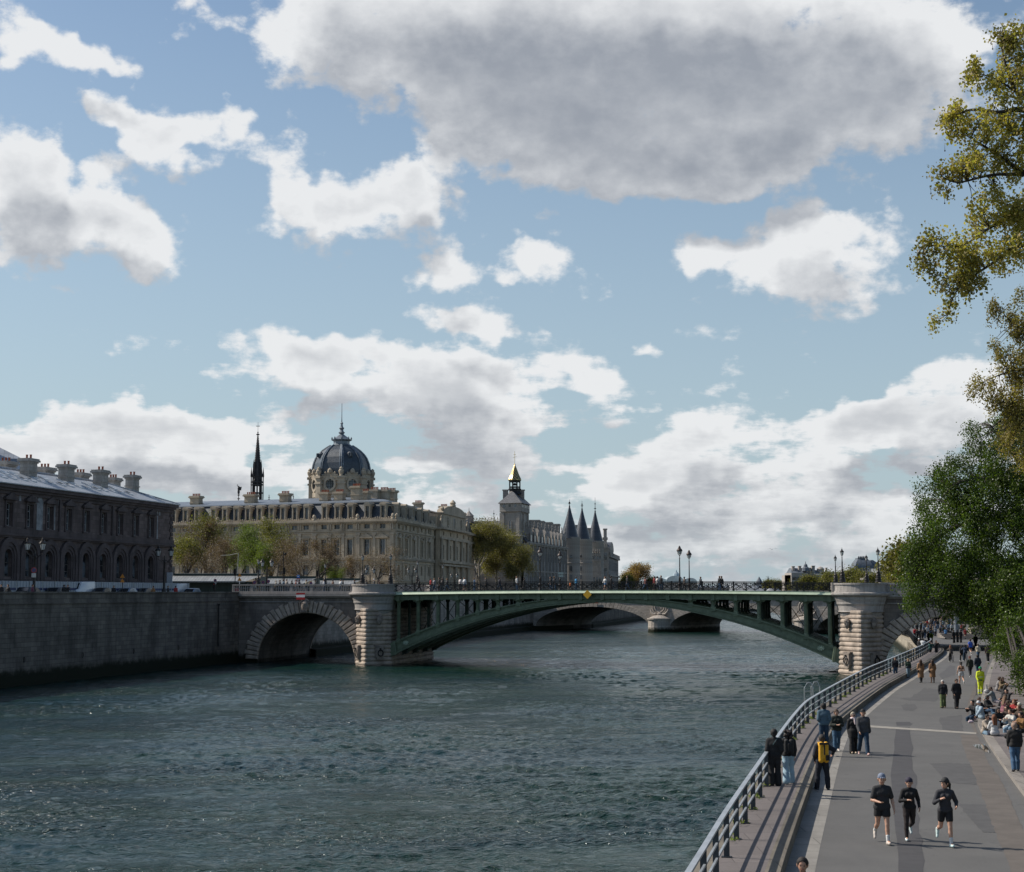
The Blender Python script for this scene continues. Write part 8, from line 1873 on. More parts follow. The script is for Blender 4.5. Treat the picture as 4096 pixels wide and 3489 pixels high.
crowd = [(3636, 2530, 31, (.35, .02, .10), 'bright pink shirt and black shorts, running', 'shorts'), (3624, 2531, 27, (.02, .02, .02), 'black vest walking near the far railing', 'shorts'), (3619, 2540, 25, (.01, .01, .012), 'black leaning over the far railing', 'trousers'), (3652, 2516, 26, (.30, .28, .20), 'pale olive jacket at the left of the crowd', 'trousers'),
 (3660, 2555, 36, (.42, .015, .02), 'bright red coat', 'leggings'), (3670, 2562, 40, K_, 'black beside the red coat', 'trousers'), (3680, 2560, 38, (.015, .015, .02), 'dark coat in front of the black pair', 'wide'), (3690, 2566, 34, (.02, .02, .02), 'black hood beside the railing bend', 'trousers'), (3668, 2530, 30, (.03, .03, .03), 'charcoal jacket left of centre in the crowd', 'trousers'), (3684, 2530, 32, (.04, .035, .03), 'brown black coat in the centre of the crowd', 'trousers'),
 (3700, 2554, 36, (.02, .02, .02), 'black jacket and light jeans', 'trousers'), (3698, 2526, 28, (.06, .10, .14), 'blue denim shirt', 'trousers'), (3722, 2545, 40, (.012, .012, .013), 'black coat and blue jeans walking away', 'trousers'), (3710, 2514, 25, (.34, .02, .02), 'red jumper in the far crowd', 'trousers'), (3742, 2546, 36, (.20, .22, .24), 'light grey blue long coat', 'trousers'), (3762, 2545, 34, (.05, .045, .04), 'grey brown jacket with hands at the neck', 'trousers'), (3783, 2556, 38, (.08, .22, .42), 'sky blue shirt and black shorts', 'shorts'),
 (3796, 2530, 32, (.12, .18, .24), 'pale denim jacket by the barrier', 'trousers'), (3807, 2532, 30, (.40, .40, .38), 'white and dark top by the barrier', 'trousers'), (3890, 2556, 42, (.06, .06, .04), 'dark olive coat with a pale backpack', 'trousers'), (3862, 2557, 36, (.28, .03, .03), 'red dress on the right pavement', 'shorts'), (3848, 2530, 26, (.3, .04, .04), 'red shirt sitting on the far steps', 'trousers'), (3838, 2528, 26, (.5, .48, .45), 'white shirt among the people on the far steps', 'trousers'), (3830, 2530, 28, (.02, .02, .02), 'black top standing at the tall grey post', 'trousers'), (3856, 2534, 28, (.04, .03, .03), 'dark brown top at the top of the far steps', 'trousers')]
cols = [((.02, .02, .022), 'black'), ((.05, .05, .055), 'charcoal'), ((.03, .05, .09), 'navy'), ((.45, .44, .42), 'white'), ((.10, .07, .05), 'brown'), ((.22, .20, .16), 'beige'), ((.08, .12, .17), 'denim blue')]
rc = random.Random(21); poses_c = ['walkA', 'walkB', 'walkC', 'stand', 'stand2', 'hands', 'pocket']
for i, (u, v, px, col, d, bt) in enumerate(crowd):
 person('distant walker: '+d if len(d.split()) < 12 else d, on(u, v), min(1.85, max(1.5, hh(v, px))), 180 if i % 3 else 0, 'runA' if 'running' in d else poses_c[i % 7], 'tshirt' if bt == 'shorts' else 'jacket', col, bt, DEN if ('jeans' in d) else K_, 'hair', [HK, HB, HG][i % 3], K_, i % 2, fine=False)
for i in range(44):
 u = rc.uniform(3655, 3835); v = rc.uniform(2494, 2526) if i < 34 else rc.uniform(2526, 2552)
 if i < 34: u = rc.uniform(3668+(2526-v)*.6, 3832-(2526-v)*1.2)
 c, nm = cols[i % 7]
 person('far off walker in the dense part of the crowd, wearing '+nm, on(u, v), rc.uniform(1.6, 1.8), rc.choice([0, 180, 170, 10, 90]), poses_c[rc.randrange(7)], 'jacket', c, 'trousers', rc.choice([K_, DEN, DEND]), 'hair', rc.choice([HK, HB, HG]), K_, 0, fine=False, group='far off walkers wearing '+nm)
PZ = ZR+.16
def seat(label, u, v, face, pose, top, tc_, bot, bc, hair, hc, sh=WHT, z=PZ, h=1.68, **kw): person(label, on(u, v, z), h, face, pose, top, tc_, bot, bc, hair, hc, sh, **kw)
seat('man in pale blue hooded jacket and white cap reclining on the pavement', 3928, 2878, 110, 'recline', 'hoodie', (.30, .38, .44), 'trousers', (.012, .016, .03), 'cap', (.6, .6, .6), K_)
seat('dark haired person sitting on the kerb left of the white cap', 3900, 2885, -60, 'sitkerb', 'jacket', (.012, .012, .014), 'trousers', DEND, 'hair', HK, K_, z=ZR)
seat('person in black with brown hair sitting behind the white capped man', 3916, 2862, 30, 'sitfloor', 'jacket', (.012, .012, .012), 'trousers', K_, 'hair', HB, K_)
seat('dark skinned person in black with jeans sitting behind the white cap', 3948, 2852, 40, 'sitfloor', 'jacket', (.010, .010, .012), 'trousers', DEN, 'hair', HK, WHT, sk=2)
seat('dark haired man in a beige jumper sitting at the kerb', 3940, 2952, 35, 'sitkerb', 'jacket', (.36, .30, .24), 'trousers', (.16, .25, .33), 'hair', HK, WHT, z=ZR)
seat('woman in white jumper with very long auburn hair sitting with her back turned', 3980, 2945, 178, 'sitfloor', 'jacket', (.50, .50, .50), 'trousers', (.012, .02, .04), 'hair_long', HR, K_, female=True)
seat('dark haired woman with sunglasses in a black jacket', 3992, 2910, 10, 'sitfloor', 'jacket', (.014, .012, .012), 'trousers', K_, 'hair_long', HK, K_, female=True, extra=(('glasses', K_),))
seat('woman with long light brown hair in a faded pink top', 4014, 2868, 120, 'sitkerb', 'tshirt', (.22, .08, .10), 'trousers', (.06, .13, .22), 'hair_long', (.16, .09, .05), WHT, female=True)
seat('woman in brown jacket leaning on her knees', 4022, 2888, 60, 'sitkerb', 'jacket', (.045, .028, .02), 'trousers', (.07, .14, .22), 'hair', HB, WHT, female=True)
seat('woman in light jeans and brown top wearing sunglasses', 4040, 2900, -60, 'hug', 'jacket', (.05, .03, .022), 'trousers', (.16, .26, .34), 'hair_long', HB, WHT, female=True, extra=(('glasses', K_),))
seat('curly red haired person in a red top', 4060, 2872, -40, 'sitfloor', 'tshirt', (.32, .02, .02), 'trousers', DEND, 'hair_curly', HR, K_, female=True)
seat('person in a cream beanie and green top', 4080, 2888, -20, 'sitfloor', 'jacket', (.09, .09, .035), 'trousers', DEN, 'beanie', (.5, .47, .38), K_)
seat('long haired woman in brown at the right edge', 4088, 2912, -70, 'sitkerb', 'jacket', (.06, .035, .022), 'trousers', (.02, .025, .04), 'hair_long', (.12, .06, .035), K_, female=True)
seat('person in a white top bending forward beside the grey bag', 4050, 2930, -50, 'sitkerb', 'jacket', (.52, .50, .45), 'trousers', (.16, .25, .33), 'hair', HB, WHT)
seat('person in a mustard brown jacket at the far right edge of the group', 4094, 2945, -60, 'sitkerb', 'jacket', (.20, .10, .03), 'trousers', K_, 'hair', HK, K_)
seat('dark clothed person sitting upright beneath the shrubs', 4012, 2818, 80, 'sitkerb', 'jacket', (.012, .012, .014), 'trousers', (.02, .022, .03), 'hair_long', HK, WHT)
seat('black haired person behind, turned toward the shrubs', 4030, 2824, -60, 'sitfloor', 'jacket', (.010, .010, .011), 'trousers', K_, 'hair', HK, WHT)
seat('woman in black hugging her knees behind the pink top', 4008, 2846, 80, 'hug', 'jacket', (.012, .014, .02), 'trousers', DEND, 'hair', HB, WHT, female=True)
seat('woman in a grey top sitting furthest back by the shrubs', 3990, 2775, 70, 'sitkerb', 'jacket', (.22, .21, .21), 'trousers', (.05, .07, .10), 'hair', HB, WHT, female=True)
seat('brown haired woman beside the woman in the grey top', 4006, 2776, 20, 'sitkerb', 'jacket', (.16, .11, .06), 'trousers', K_, 'hair_long', HB, WHT, female=True)
seat('person in white trousers stretching their legs on the pavement', 3978, 2812, 60, 'recline', 'jacket', (.18, .2, .2), 'trousers', (.45, .38, .38), 'hair', HB, WHT)
for lab, u, v, c, sz in (('white cloth bag lying on the pavement in the seated group', 4030, 2918, (.50, .49, .46), .24), ('black upright bag standing between the seated people', 4038, 2955, (.012, .012, .013), .26), ('pink paper bag lying in the road by the kerb', 3893, 2882, (.55, .42, .44), .2), ('blue cap lying beside the seated dark haired person', 3975, 2858, (.12, .22, .30), .12), ('tan shoulder bag on the pavement behind the white capped man', 3982, 2868, (.22, .12, .05), .17), ('pale blanket lying beneath the pink bag at the kerb', 3884, 2893, (.6, .48, .5), .16)):
 me = sdf_mesh('bag', [((-sz*.5, 0, sz*.4), (sz*.5, 0, sz*.45), sz*.42, sz*.38), ((0, sz*.2, sz*.3), (sz*.2, 0, sz*(1.2 if 'upright' in lab else .7)), sz*.4, sz*.3)], .02, .03); me.materials.append(cloth(c))
 p = on(u, v, ZR if 'road' in lab or 'blanket' in lab else PZ); tag(inst('blanket' if 'blanket' in lab else 'hat' if 'cap lying' in lab else 'bag', me, None, p), lab, 'bag')
DZ = 9.33
bp_list = [(1676, K_, 'black', 0), (1723, (.42, .03, .03), 'red cap and dark coat', 0), (1737, (.22, .22, .24), 'grey', 1), (1757, K_, 'black, leading the pair past the red capped one', 1), (1768, (.06, .05, .05), 'brown', 0), (1788, (.025, .025, .03), 'charcoal, hair cropped', 1), (1841, (.55, .50, .48), 'cream jacket', 0), (1858, (.60, .62, .65), 'white and blue patterned dress', 1), (1898, (.05, .09, .16), 'blue coat', 0), (1943, K_, 'black, alone before the plane trees', 1), (1998, (.02, .02, .03), 'navy, beneath the clock tower trees', 0), (2067, (.42, .42, .42), 'light grey top', 1), (2097, K_, 'black, alone beside the clock tower', 0), (2202, K_, 'black, carrying a child on the shoulders', 1), (2217, (.015, .015, .02), 'navy black, hands raised', 0), (2281, (.5, .12, .02), 'orange and red (a child)', 1), (2304, (.03, .18, .35), 'bright blue jacket', 0), (2420, (.62, .60, .58), 'white blouse and blue skirt, red hair', 1), (2444, K_, 'black suit', 0), (2509, K_, 'black, walking alone left of the golden tree', 1), (2581, (.16, .06, .05), 'rust brown top', 0), (2617, (.22, .03, .03), 'dark red jacket', 1), (2629, (.50, .50, .50), 'pale grey jacket', 0), (2644, K_, 'black, right of the pale grey jacket', 1), (2737, (.10, .08, .07), 'brown coat and white bag', 0), (2802, (.03, .035, .045), 'slate jacket, standing tall', 1), (2878, K_, 'black, left one of the last pair', 0), (2886, (.02, .02, .02), 'black, right one of the last pair', 1)]
def s_deck(u, t): q = BP(0, t, 0); return s_of_u(u, q, be)
for i, (u, c, d, f) in enumerate(bp_list):
 tt = 1.6+(i % 4)*.5; s_ = s_deck(u, tt); q = BP(s_, tt, camber(s_)+.03); kid = 'child)' in d
 person('walker on the green bridge dressed in '+d, tuple(q), 1.15 if kid else 1.66+.05*(i % 4), (-67 if f else 113)+rc.uniform(-15, 15), poses_c[(i*3) % 5], 'jacket', c, 'skirt' if 'skirt' in d or 'dress' in d else 'trousers', (.10, .20, .36) if 'skirt' in d else [K_, DEND, DEN][i % 3], 'hair_long' if 'red hair' in d else 'hair', HR if 'red hair' in d else [HK, HB, HG][i % 3], K_, 0, fine=False)
for i, (u, c, d) in enumerate([(1104, (.35, .30, .22), 'beige cap, leftmost behind the stone balustrade'), (1120, K_, 'black, second behind the stone balustrade'), (1134, (.10, .15, .2), 'denim, third behind the stone balustrade'), (1147, (.3, .26, .22), 'fawn, beneath the blue road sign'), (1168, K_, 'black, just left of the striped board'), (1184, (.3, .1, .08), 'rust red, behind the striped board'), (1198, (.03, .03, .04), 'navy, over the striped board'), (1226, (.25, .22, .16), 'khaki, right of the striped board'), (1262, (.05, .05, .05), 'charcoal, midway along the balustrade'), (1296, (.40, .40, .42), 'pale blue, between the road sign and lamps'), (1332, (.14, .08, .06), 'brown coat, taller than the neighbours'), (1363, (.6, .6, .6), 'white jacket'), (1372, K_, 'black, next to the white jacket'), (1419, K_, 'black hood, left of the pedestal lamps'), (1466, (.03, .03, .035), 'black, framed by the two pedestal lamps at left'), (1496, (.05, .05, .05), 'dark coat and white hat between the pedestal lamps'), (1517, (.10, .06, .045), 'brown, right one between the pedestal lamps')]):
 tt = 2.0+(i % 3)*.9; s_ = s_deck(u, tt); q = BP(s_, tt, 9.31)
 person('walker on the stone approach dressed in '+d, tuple(q), 1.62+.04*(i % 4), (-67 if i % 2 else 113)+rc.uniform(-20, 20), poses_c[(i*2) % 7], 'jacket', c, 'trousers', [K_, DEND][i % 2], 'cap' if 'hat' in d or 'cap,' in d else 'hair', WHT if 'hat' in d else HB if 'cap,' not in d else (.35, .3, .22), K_, 0, fine=False)
for i, (u, c, d) in enumerate([(4, K_, 'leftmost person at the quay parapet, in black'), (32, (.012, .012, .014), 'person in black leaning at the parapet near the left edge'), (130, (.10, .03, .06), 'person in dark purple under the round road sign'), (256, K_, 'left one of the couple in front of the white van'), (271, (.03, .03, .035), 'right one of the couple, pointing up before the white van'), (455, (.012, .014, .018), 'person in black leaning right of the white van'), (613, (.30, .16, .07), 'person in a tan coat behind the parapet'), (672, (.02, .02, .02), 'person in black at the small white van'), (703, (.35, .03, .03), 'person in red behind the parapet beside the small van'), (948, (.3, .02, .03), 'person in dark red near the orange warning sign')]):
 Yq = np.interp(u, (0, 972), (161, 226)); q = Vector((xa(u, Yq), Yq, ZS)); q.x -= .0
 lx = np.interp(Yq, (159, 219), (-50, -36.5)); s_ = min(0, lx-1.4-q.x)
 Yq2 = Yq+3; q = Vector((xa(u, Yq2), Yq2, ZS))
 while q.x > np.interp(Yq2, (0, 159, 219, 238), (-82, -50, -36.5, -29.4))-1.2 and Yq2 < 245: Yq2 += .5; q = Vector((xa(u, Yq2), Yq2, ZS))
 person(d, tuple(q), 1.75, [20, -40, 90, 160, 0][i % 5], 'photo' if 'pointing' in d else poses_c[i % 5], 'jacket', c, 'trousers', K_, 'hair', HB, K_, 0, fine=False)
# --- quay railing
M_rail = plain('rail_paint', (.34, .37, .40), .4, .3, .15, 2); M_rail_d = plain('rail_post', (.045, .055, .065), .5, .4, .2, 2)
rr = RL
rt_ = thing('quay_railing', 'grey metal railing with flat handrail along the curved river walkway', 'railing', (RAILB[1][0], RAILB[1][1], ZW))
mb = MB()
for i in range(len(rr)-1):
 a, b = rr[i], rr[i+1]
 mb.bar((a[0], a[1], ZW+1.06), (b[0], b[1], ZW+1.06), .12, .05)
mb.build('handrail', M_rail, rt_)
mb = MB()
for i in range(len(rr)-1):
 a, b = rr[i], rr[i+1]
 for h in (.42, .74): mb.bar((a[0]+.03, a[1], ZW+h), (b[0]+.03, b[1], ZW+h), .05, .05)
mb.build('mid_rails', M_rail, rt_)
dist = 0; last = -9; posts = []
for i in range(len(rr)-1):
 a = Vector(rr[i]); b = Vector(rr[i+1]); L = (b-a).length; k = 0
 while dist+L > last+2.85:
  last = last+2.85 if last > -5 else dist; f = (last-dist)/L; posts.append((a.lerp(b, f), (b-a).normalized()))
 dist += L
pm = None
for p, t in posts[:100]:
 if p.y < 20: continue
 if pm is None: q = MB(); q.box(-.03, .03, -.065, .065, 0, 1.03); q.box(-.07, .07, -.12, .12, 0, .03); pm = q.mesh('post', M_rail_d)
 inst('post', pm, rt_, (p.x, p.y, ZW), math.atan2(t.y, t.x)-PI/2+R(90))
t = thing('far_quay_railing', 'dark meshed railing along the quay beyond the bridge', 'railing', (50, 205, ZR)); mb = MB(); ln = [(x, y) for x, y in FL if y < 420]; ln = off(ln, -.1)
for i in range(len(ln)-1):
 for h in (.12, .35, .6, .85, 1.05): mb.bar((*ln[i], ZR+h), (*ln[i+1], ZR+h), .05 if h < 1 else .09)
 n_ = 8
 for k in range(n_): f = k/n_; x, y = ln[i][0]*(1-f)+ln[i+1][0]*f, ln[i][1]*(1-f)+ln[i+1][1]*f; mb.box(x-.03, x+.03, y-.03, y+.03, ZR, ZR+1.05)
mb.build('rails', M_iron, t)
p = at(3245, 2812, 87.5); mb = MB()
for dx in (-.12, .75):
 x = p.x+dx*.6; mb.tube([(x-.3, p.y+dx, .3), (x-.3, p.y+dx, ZW+1.1), (x-.15, p.y+dx, ZW+1.35), (x+.05, p.y+dx, ZW+1.35), (x+.15, p.y+dx, ZW+1.1), (x+.15, p.y+dx, ZW)], .03, 5)
x = p.x; mb.tube([(x-.37, p.y-.12, ZW+.9), (x+.15, p.y+.75, ZW+.9)], .02, 5)
tag(mb.build('boarding_ladder', plain('galvanised', (.45, .46, .46), .4, .6), origin=(p.x, p.y, 0)), 'bent tube boarding ladder behind the curved railing', 'ladder')
rng = np.random.default_rng(12); cs = []
for (pp, tt) in posts:
 if rng.random() < .5 and pp.y < 130:
  n_ = 40; cs.append(np.stack([pp.x-.15+rng.normal(0, .1, n_), pp.y+rng.normal(0, .25, n_), ZW+.03+rng.random(n_)*.10], 1))
v, f = leaves_np(np.concatenate(cs), .07, rng, .01, .4, 0, -.8); o = bpy.data.objects.new('weeds', mesh_np('weeds', v, f, M_lspring)); COL.objects.link(o); tag(o, 'small weeds growing along the foot of the railing', 'weeds', kind='stuff')
# --- lamps
M_lampg = plain('lamp_glass', (.55, .56, .54), .25, 0, .05); M_lampc = plain('lamp_metal', (.035, .03, .028), .45, .5, .3, 3)
def ped_lamp_parts():
 a = MB(); a.lathe([(.62, 0), (.62, .12), (.52, .2), (.50, .5), (.58, .55), (.55, .65), (.44, .72), (.40, 1.2), (.46, 1.28), (.36, 1.4), (.30, 1.75), (.34, 1.85), (.22, 2.0), (.16, 2.3)], (0, 0, 0), 12)
 for k in range(6):
  an = 2*PI*k/6
  for z in (.72, 1.2): a.lathe([(.02, 0), (.1, .12), (.03, .3)], (.42*math.cos(an), .42*math.sin(an), z), 5)
 b = MB(); b.lathe([(.15, 2.28), (.20, 2.35), (.14, 2.42), (.11, 3.6), (.15, 3.68), (.09, 3.75), (.075, 4.5), (.13, 4.56), (.06, 4.62), (.05, 4.8)], (0, 0, 0), 10)
 c = MB(); c.lathe([(.05, 4.78), (.2, 4.86), (.2, 4.9)], (0, 0, 0), 8)
 for k in range(6): an = 2*PI*k/6; c.bar((.19*math.cos(an), .19*math.sin(an), 4.88), (.32*math.cos(an), .32*math.sin(an), 5.5), .03)
 c.lathe([(.36, 5.48), (.40, 5.52), (.36, 5.58), (.22, 5.74), (.12, 5.8), (.15, 5.9), (.08, 5.96), (.03, 6.15), (.02, 6.3)], (0, 0, 0), 8)
 d = MB(); d.lathe([(.17, 4.9), (.30, 5.48)], (0, 0, 0), 6)
 return [('pedestal', a.mesh('pedestal', M_lampc, True)), ('post', b.mesh('post', M_lampc, True)), ('lantern_frame', c.mesh('lantern_frame', M_lampc)), ('lantern_glass', d.mesh('lantern_glass', M_lampg))]
def tall_lamp_parts():
 a = MB(); a.lathe([(.3, 0), (.3, .1), (.22, .2), (.2, .8), (.26, .88), (.14, 1.0), (.12, 1.6), (.15, 1.65), (.08, 1.8), (.055, 4.0), (.09, 4.05), (.045, 4.12), (.04, 4.35)], (0, 0, 0), 10)
 c = MB(); c.lathe([(.05, 4.33), (.12, 4.4), (.10, 4.44)], (0, 0, 0), 8)
 for k in range(4): an = 2*PI*k/4+.4; c.tube([(.08*math.cos(an), .08*math.sin(an), 4.42), (.26*math.cos(an), .26*math.sin(an), 4.6), (.33*math.cos(an), .33*math.sin(an), 4.95)], .022, 4)
 c.lathe([(.37, 4.92), (.38, 4.98), (.34, 5.1), (.28, 5.2), (.15, 5.32), (.18, 5.38), (.11, 5.44), (.12, 5.5), (.03, 5.62)], (0, 0, 0), 12)
 d = MB(); d.lathe([(.08, 4.5), (.20, 4.62), (.25, 4.8), (.27, 4.93)], (0, 0, 0), 10)
 return [('post', a.mesh('post', M_lampc, True)), ('lantern_hood', c.mesh('lantern_hood', plain('lamp_hood', (.05, .035, .03), .5, .3), True)), ('lantern_glass', d.mesh('lantern_glass', M_lampg, True))]
def double_lamp_parts():
 a = MB(); a.lathe([(.32, 0), (.3, .15), (.2, .3), (.22, .9), (.12, 1.1), (.09, 3.6), (.13, 3.7), (.07, 3.8), (.05, 4.3)], (0, 0, 0), 10)
 parts = [('post', a.mesh('post', M_lampc, True))]
 b = MB()
 for sg in (-1, 1): b.tube([(0, 0, 3.9), (sg*.3, 0, 3.75), (sg*.62, 0, 3.95), (sg*.62, 0, 4.2)], .035, 5); b.tube([(0, 0, 3.5), (sg*.25, 0, 3.6), (sg*.45, 0, 3.84)], .025, 5)
 parts.append(('bracket_arm', b.mesh('bracket_arm', M_lampc)))
 for sg in (-1, 1):
  c = MB(); x = sg*.62; c.lathe([(.04, 4.18), (.16, 4.24), (.16, 4.28)], (x, 0, 0), 6)
  for k in range(6): an = 2*PI*k/6; c.bar((x+.15*math.cos(an), .15*math.sin(an), 4.26), (x+.27*math.cos(an), .27*math.sin(an), 4.8), .026)
  c.lathe([(.31, 4.78), (.33, 4.82), (.2, 5.0), (.1, 5.06), (.13, 5.14), (.03, 5.3)], (x, 0, 0), 6); parts.append(('lantern_frame', c.mesh('lantern_frame', M_lampc)))
  d = MB(); d.lathe([(.14, 4.28), (.25, 4.78)], (x, 0, 0), 6); parts.append(('lantern_glass', d.mesh('lantern_glass', M_lampg)))
 return parts
PLP, TLP, DLP = ped_lamp_parts(), tall_lamp_parts(), double_lamp_parts()
def lamp(parts, label, loc, sc=1.0, rz=0, group=None):
 t = thing('street_lamp', label, 'street lamp', loc, group); t.scale = (sc,)*3; t.rotation_euler = (0, 0, rz)
 for nm, me in parts: o = bpy.data.objects.new(nm, me); COL.objects.link(o); o.parent = t
 return t
def lampat(parts, label, u, vb, vt, Y, hgt, rz=0, group=None, z=None):
 p = at(u, vb, Y); z0 = p.z if z is None else z; top = at(u, vt, Y).z; lamp(parts, label, (xa(u, Y) if z is not None else p.x, Y, z0), (top-z0)/hgt, rz, group)
G1 = 'pedestal lamps on the round stone balconies'
lampat(PLP, 'pedestal lamp at the left side of the left stone balcony', 1450, 2336, 2214, 210, 6.3, group=G1)
lampat(PLP, 'pedestal lamp at the right side of the left stone balcony', 1562, 2336, 2211, 207.5, 6.3, group=G1)
lampat(PLP, 'pedestal lamp on the far railing behind the left part of the iron deck', 1670, 2336, 2238, 229, 6.3, group=G1)
lampat(PLP, 'slim pedestal lamp on the far side, right of the one before the court building side', 1771, 2340, 2255, 227, 6.3, group=G1)
lampat(PLP, 'pedestal lamp at the left of the far balcony over the right pier', 3343, 2334, 2218, 208, 6.3, group=G1)
lampat(PLP, 'tall pedestal lamp at the left front of the right stone balcony', 3370, 2330, 2190, 186.5, 6.3, group=G1)
lampat(PLP, 'pedestal lamp standing in front of the distant grey dome', 3467, 2331, 2217, 205, 6.3, group=G1)
lampat(PLP, 'tall pedestal lamp at the right front of the right stone balcony', 3514, 2330, 2188, 184.3, 6.3, group=G1)
lampat(PLP, 'pedestal lamp at the abutment left of the stone balustrade', 1033, 2345, 2232, 222, 6.3, group=G1)
lampat(PLP, 'smaller pedestal lamp behind the middle of the stone balustrade', 1300, 2345, 2250, 236, 6.3, group=G1)
G2 = 'tall bell lanterns along the roadway of the green bridge'
for u, vt, t_, lab in ((2161, 2190, 16.5, 'tall bell lantern in front of the palace wing'), (2240, 2205, 19.5, 'tall bell lantern with a small sign, before the nearest round tower'), (2719, 2183, 3.0, 'taller of the two bell lanterns against the sky'), (2757, 2200, 5.2, 'shorter of the two bell lanterns against the sky')):
 s_ = s_deck(u, t_); q = BP(s_, t_, camber(s_)); top = at(u, vt, q.y).z; lamp(TLP, lab, tuple(q), (top-q.z)/5.62, 0, G2)
s_ = s_deck(2243, 19.0); q = BP(s_, 19.0, 0); t = thing('direction_sign', 'small pale direction panels on the bell lantern before the round tower', 'sign', (q.x, q.y, 11.3)); mb = MB()
for k, z in enumerate((11.35, 11.72)): mb.box(q.x-.28-.1*k, q.x+.34, q.y-.5, q.y-.46, z, z+.30)
mb.build('panel', plain('sign_pale_green', (.30, .36, .33), .5), t)
mb = MB(); mb.box(q.x-.05, q.x+.05, q.y-.46, q.y+.1, 11.3, 12.1); mb.build('bracket', M_iron, t)
def sidew(u, Y): return (xa(u, Y), Y, ZS)
G3 = 'double lantern lamps on the left bank'
for u, Y, vt, lab in ((136, 181, 2151, 'double lantern lamp before the second arched window from the left edge'), (656, 226, 2183, 'double lantern lamp at the right corner of the grimy building'), (1067, 246, 2235, 'double lantern lamp beside the green pavilion roofs'), (860, 262, 2280, 'small double lantern lamp in front of the pavilion roof'), (1480, 262, 2268, 'double lantern lamp between the pedestal lamps on the left balcony'), (1648, 290, 2268, 'double lantern lamp before the courthouse side facade'), (1817, 300, 2292, 'double lantern lamp before the courthouse pavilion')):
 h = at(u, vt, Y).z-ZS; lamp(DLP, lab, sidew(u, Y), h/5.3, R(10), G3)
# --- signs, signals and masts
def pole(mb, x, y, z0, z1, r=.05): mb.tube([(x, y, z0), (x, y, z1)], r, 6)
def round_sign(label, u, v, Y, r, ring, face, plate=None, mark=None, z0=ZS):
 p = at(u, v, Y); t = thing('road_sign', label, 'road sign', (p.x, Y, z0)); mb = MB(); pole(mb, p.x, Y+.06, z0, p.z+r); mb.build('pole', M_iron, t)
 mb = MB(); mb.loft([[(p.x+r*math.cos(2*PI*k/20), y, p.z+r*math.sin(2*PI*k/20)) for k in range(20)] for y in (Y, Y-.03)]); mb.build('rim', plain('sign_ring', ring, .5, 0, .05), t)
 mb = MB(); mb.loft([[(p.x+r*.72*math.cos(2*PI*k/20), y, p.z+r*.72*math.sin(2*PI*k/20)) for k in range(20)] for y in (Y-.03, Y-.036)]); mb.build('disc', plain('sign_face', face, .5, 0, .05), t)
 if mark == 'slash': mb = MB(); mb.bar((p.x-r*.6, Y-.045, p.z+r*.6), (p.x+r*.6, Y-.045, p.z-r*.6), .09, .015); mb.build('slash', plain('sign_ring', ring, .5, 0, .05), t)
 if mark == 'bar': mb = MB(); mb.box(p.x-r*.5, p.x+r*.5, Y-.05, Y-.036, p.z-r*.12, p.z+r*.12); mb.build('bar', plain('sign_bar', (.02, .02, .02), .5), t)
 if plate: mb = MB(); mb.box(p.x-r*.8, p.x+r*.8, Y-.04, Y-.01, p.z-r*2.6, p.z-r*1.1); mb.build('plate', plate, t)
 return t
MP = plain('sign_plate', (.40, .40, .38), .6)
round_sign('round no parking sign with plates before the grimy building', 136, 2281, 176, .30, (.30, .03, .04), (.03, .05, .14), MP, 'slash')
round_sign('round restriction sign at the left end of the stone balustrade', 1018, 2330, 228, .26, (.35, .05, .06), (.05, .06, .16), MP, 'slash')
round_sign('round restriction sign just right of the abutment lamp', 1052, 2330, 236, .22, (.35, .05, .06), (.05, .06, .16), MP, 'slash')
round_sign('round restriction sign under the double lantern by the pavilion', 1074, 2326, 238, .24, (.35, .05, .06), (.05, .06, .16), MP, 'slash')
round_sign('round restriction sign in front of the pavilion roof eaves', 861, 2322, 240, .22, (.35, .05, .06), (.05, .06, .16), MP, 'slash')
round_sign('round restriction sign among the walkers behind the balustrade', 1244, 2334, 248, .24, (.35, .05, .06), (.05, .06, .16), None, 'slash')
t = round_sign('no entry style round sign under a blue square sign above the walkers', 1193, 2321, 226, .27, (.50, .03, .04), (.62, .6, .58), None, 'bar')
p = at(1193, 2306, 226); mb = MB(); mb.box(p.x-.2, p.x+.2, 225.93, 225.98, p.z-.2, p.z+.2); mb.build('blue_plate', plain('sign_blue', (.02, .16, .50), .5, 0, .05), t)
mb = MB(); mb.box(p.x-.12, p.x+.1, 225.91, 225.928, p.z-.06, p.z+.02); mb.box(p.x-.06, p.x+.06, 225.91, 225.928, p.z+.02, p.z+.07); mb.build('white_pictogram', plain('sign_white', (.78, .77, .75), .5, 0, .04), t)
for u, v0, v1, Y, lab in ((489, 2296, 2345, 205, 'orange triangular roadworks signs on a pole before the arched windows'), (958, 2293, 2345, 228, 'orange triangular roadworks signs on a white pole by the pavilion')):
 t = thing('roadworks_sign', lab, 'road sign', sidew(u, Y)); x = xa(u, Y); mb = MB(); pole(mb, x, Y, ZS, at(u, v0, Y).z, .04); mb.build('pole', M_wht if u > 500 else M_iron, t)
 mb = MB(); zt = at(u, v0, Y).z
 for k in range(2): z = zt-.5-.58*k; mb.loft([[(x-.3, y, z), (x+.3, y, z), (x, y, z+.52)] for y in (Y-.05, Y-.08)])
 mb.build('warning_boards', plain('sign_orange', (.62, .22, .02), .5, 0, .1), t)
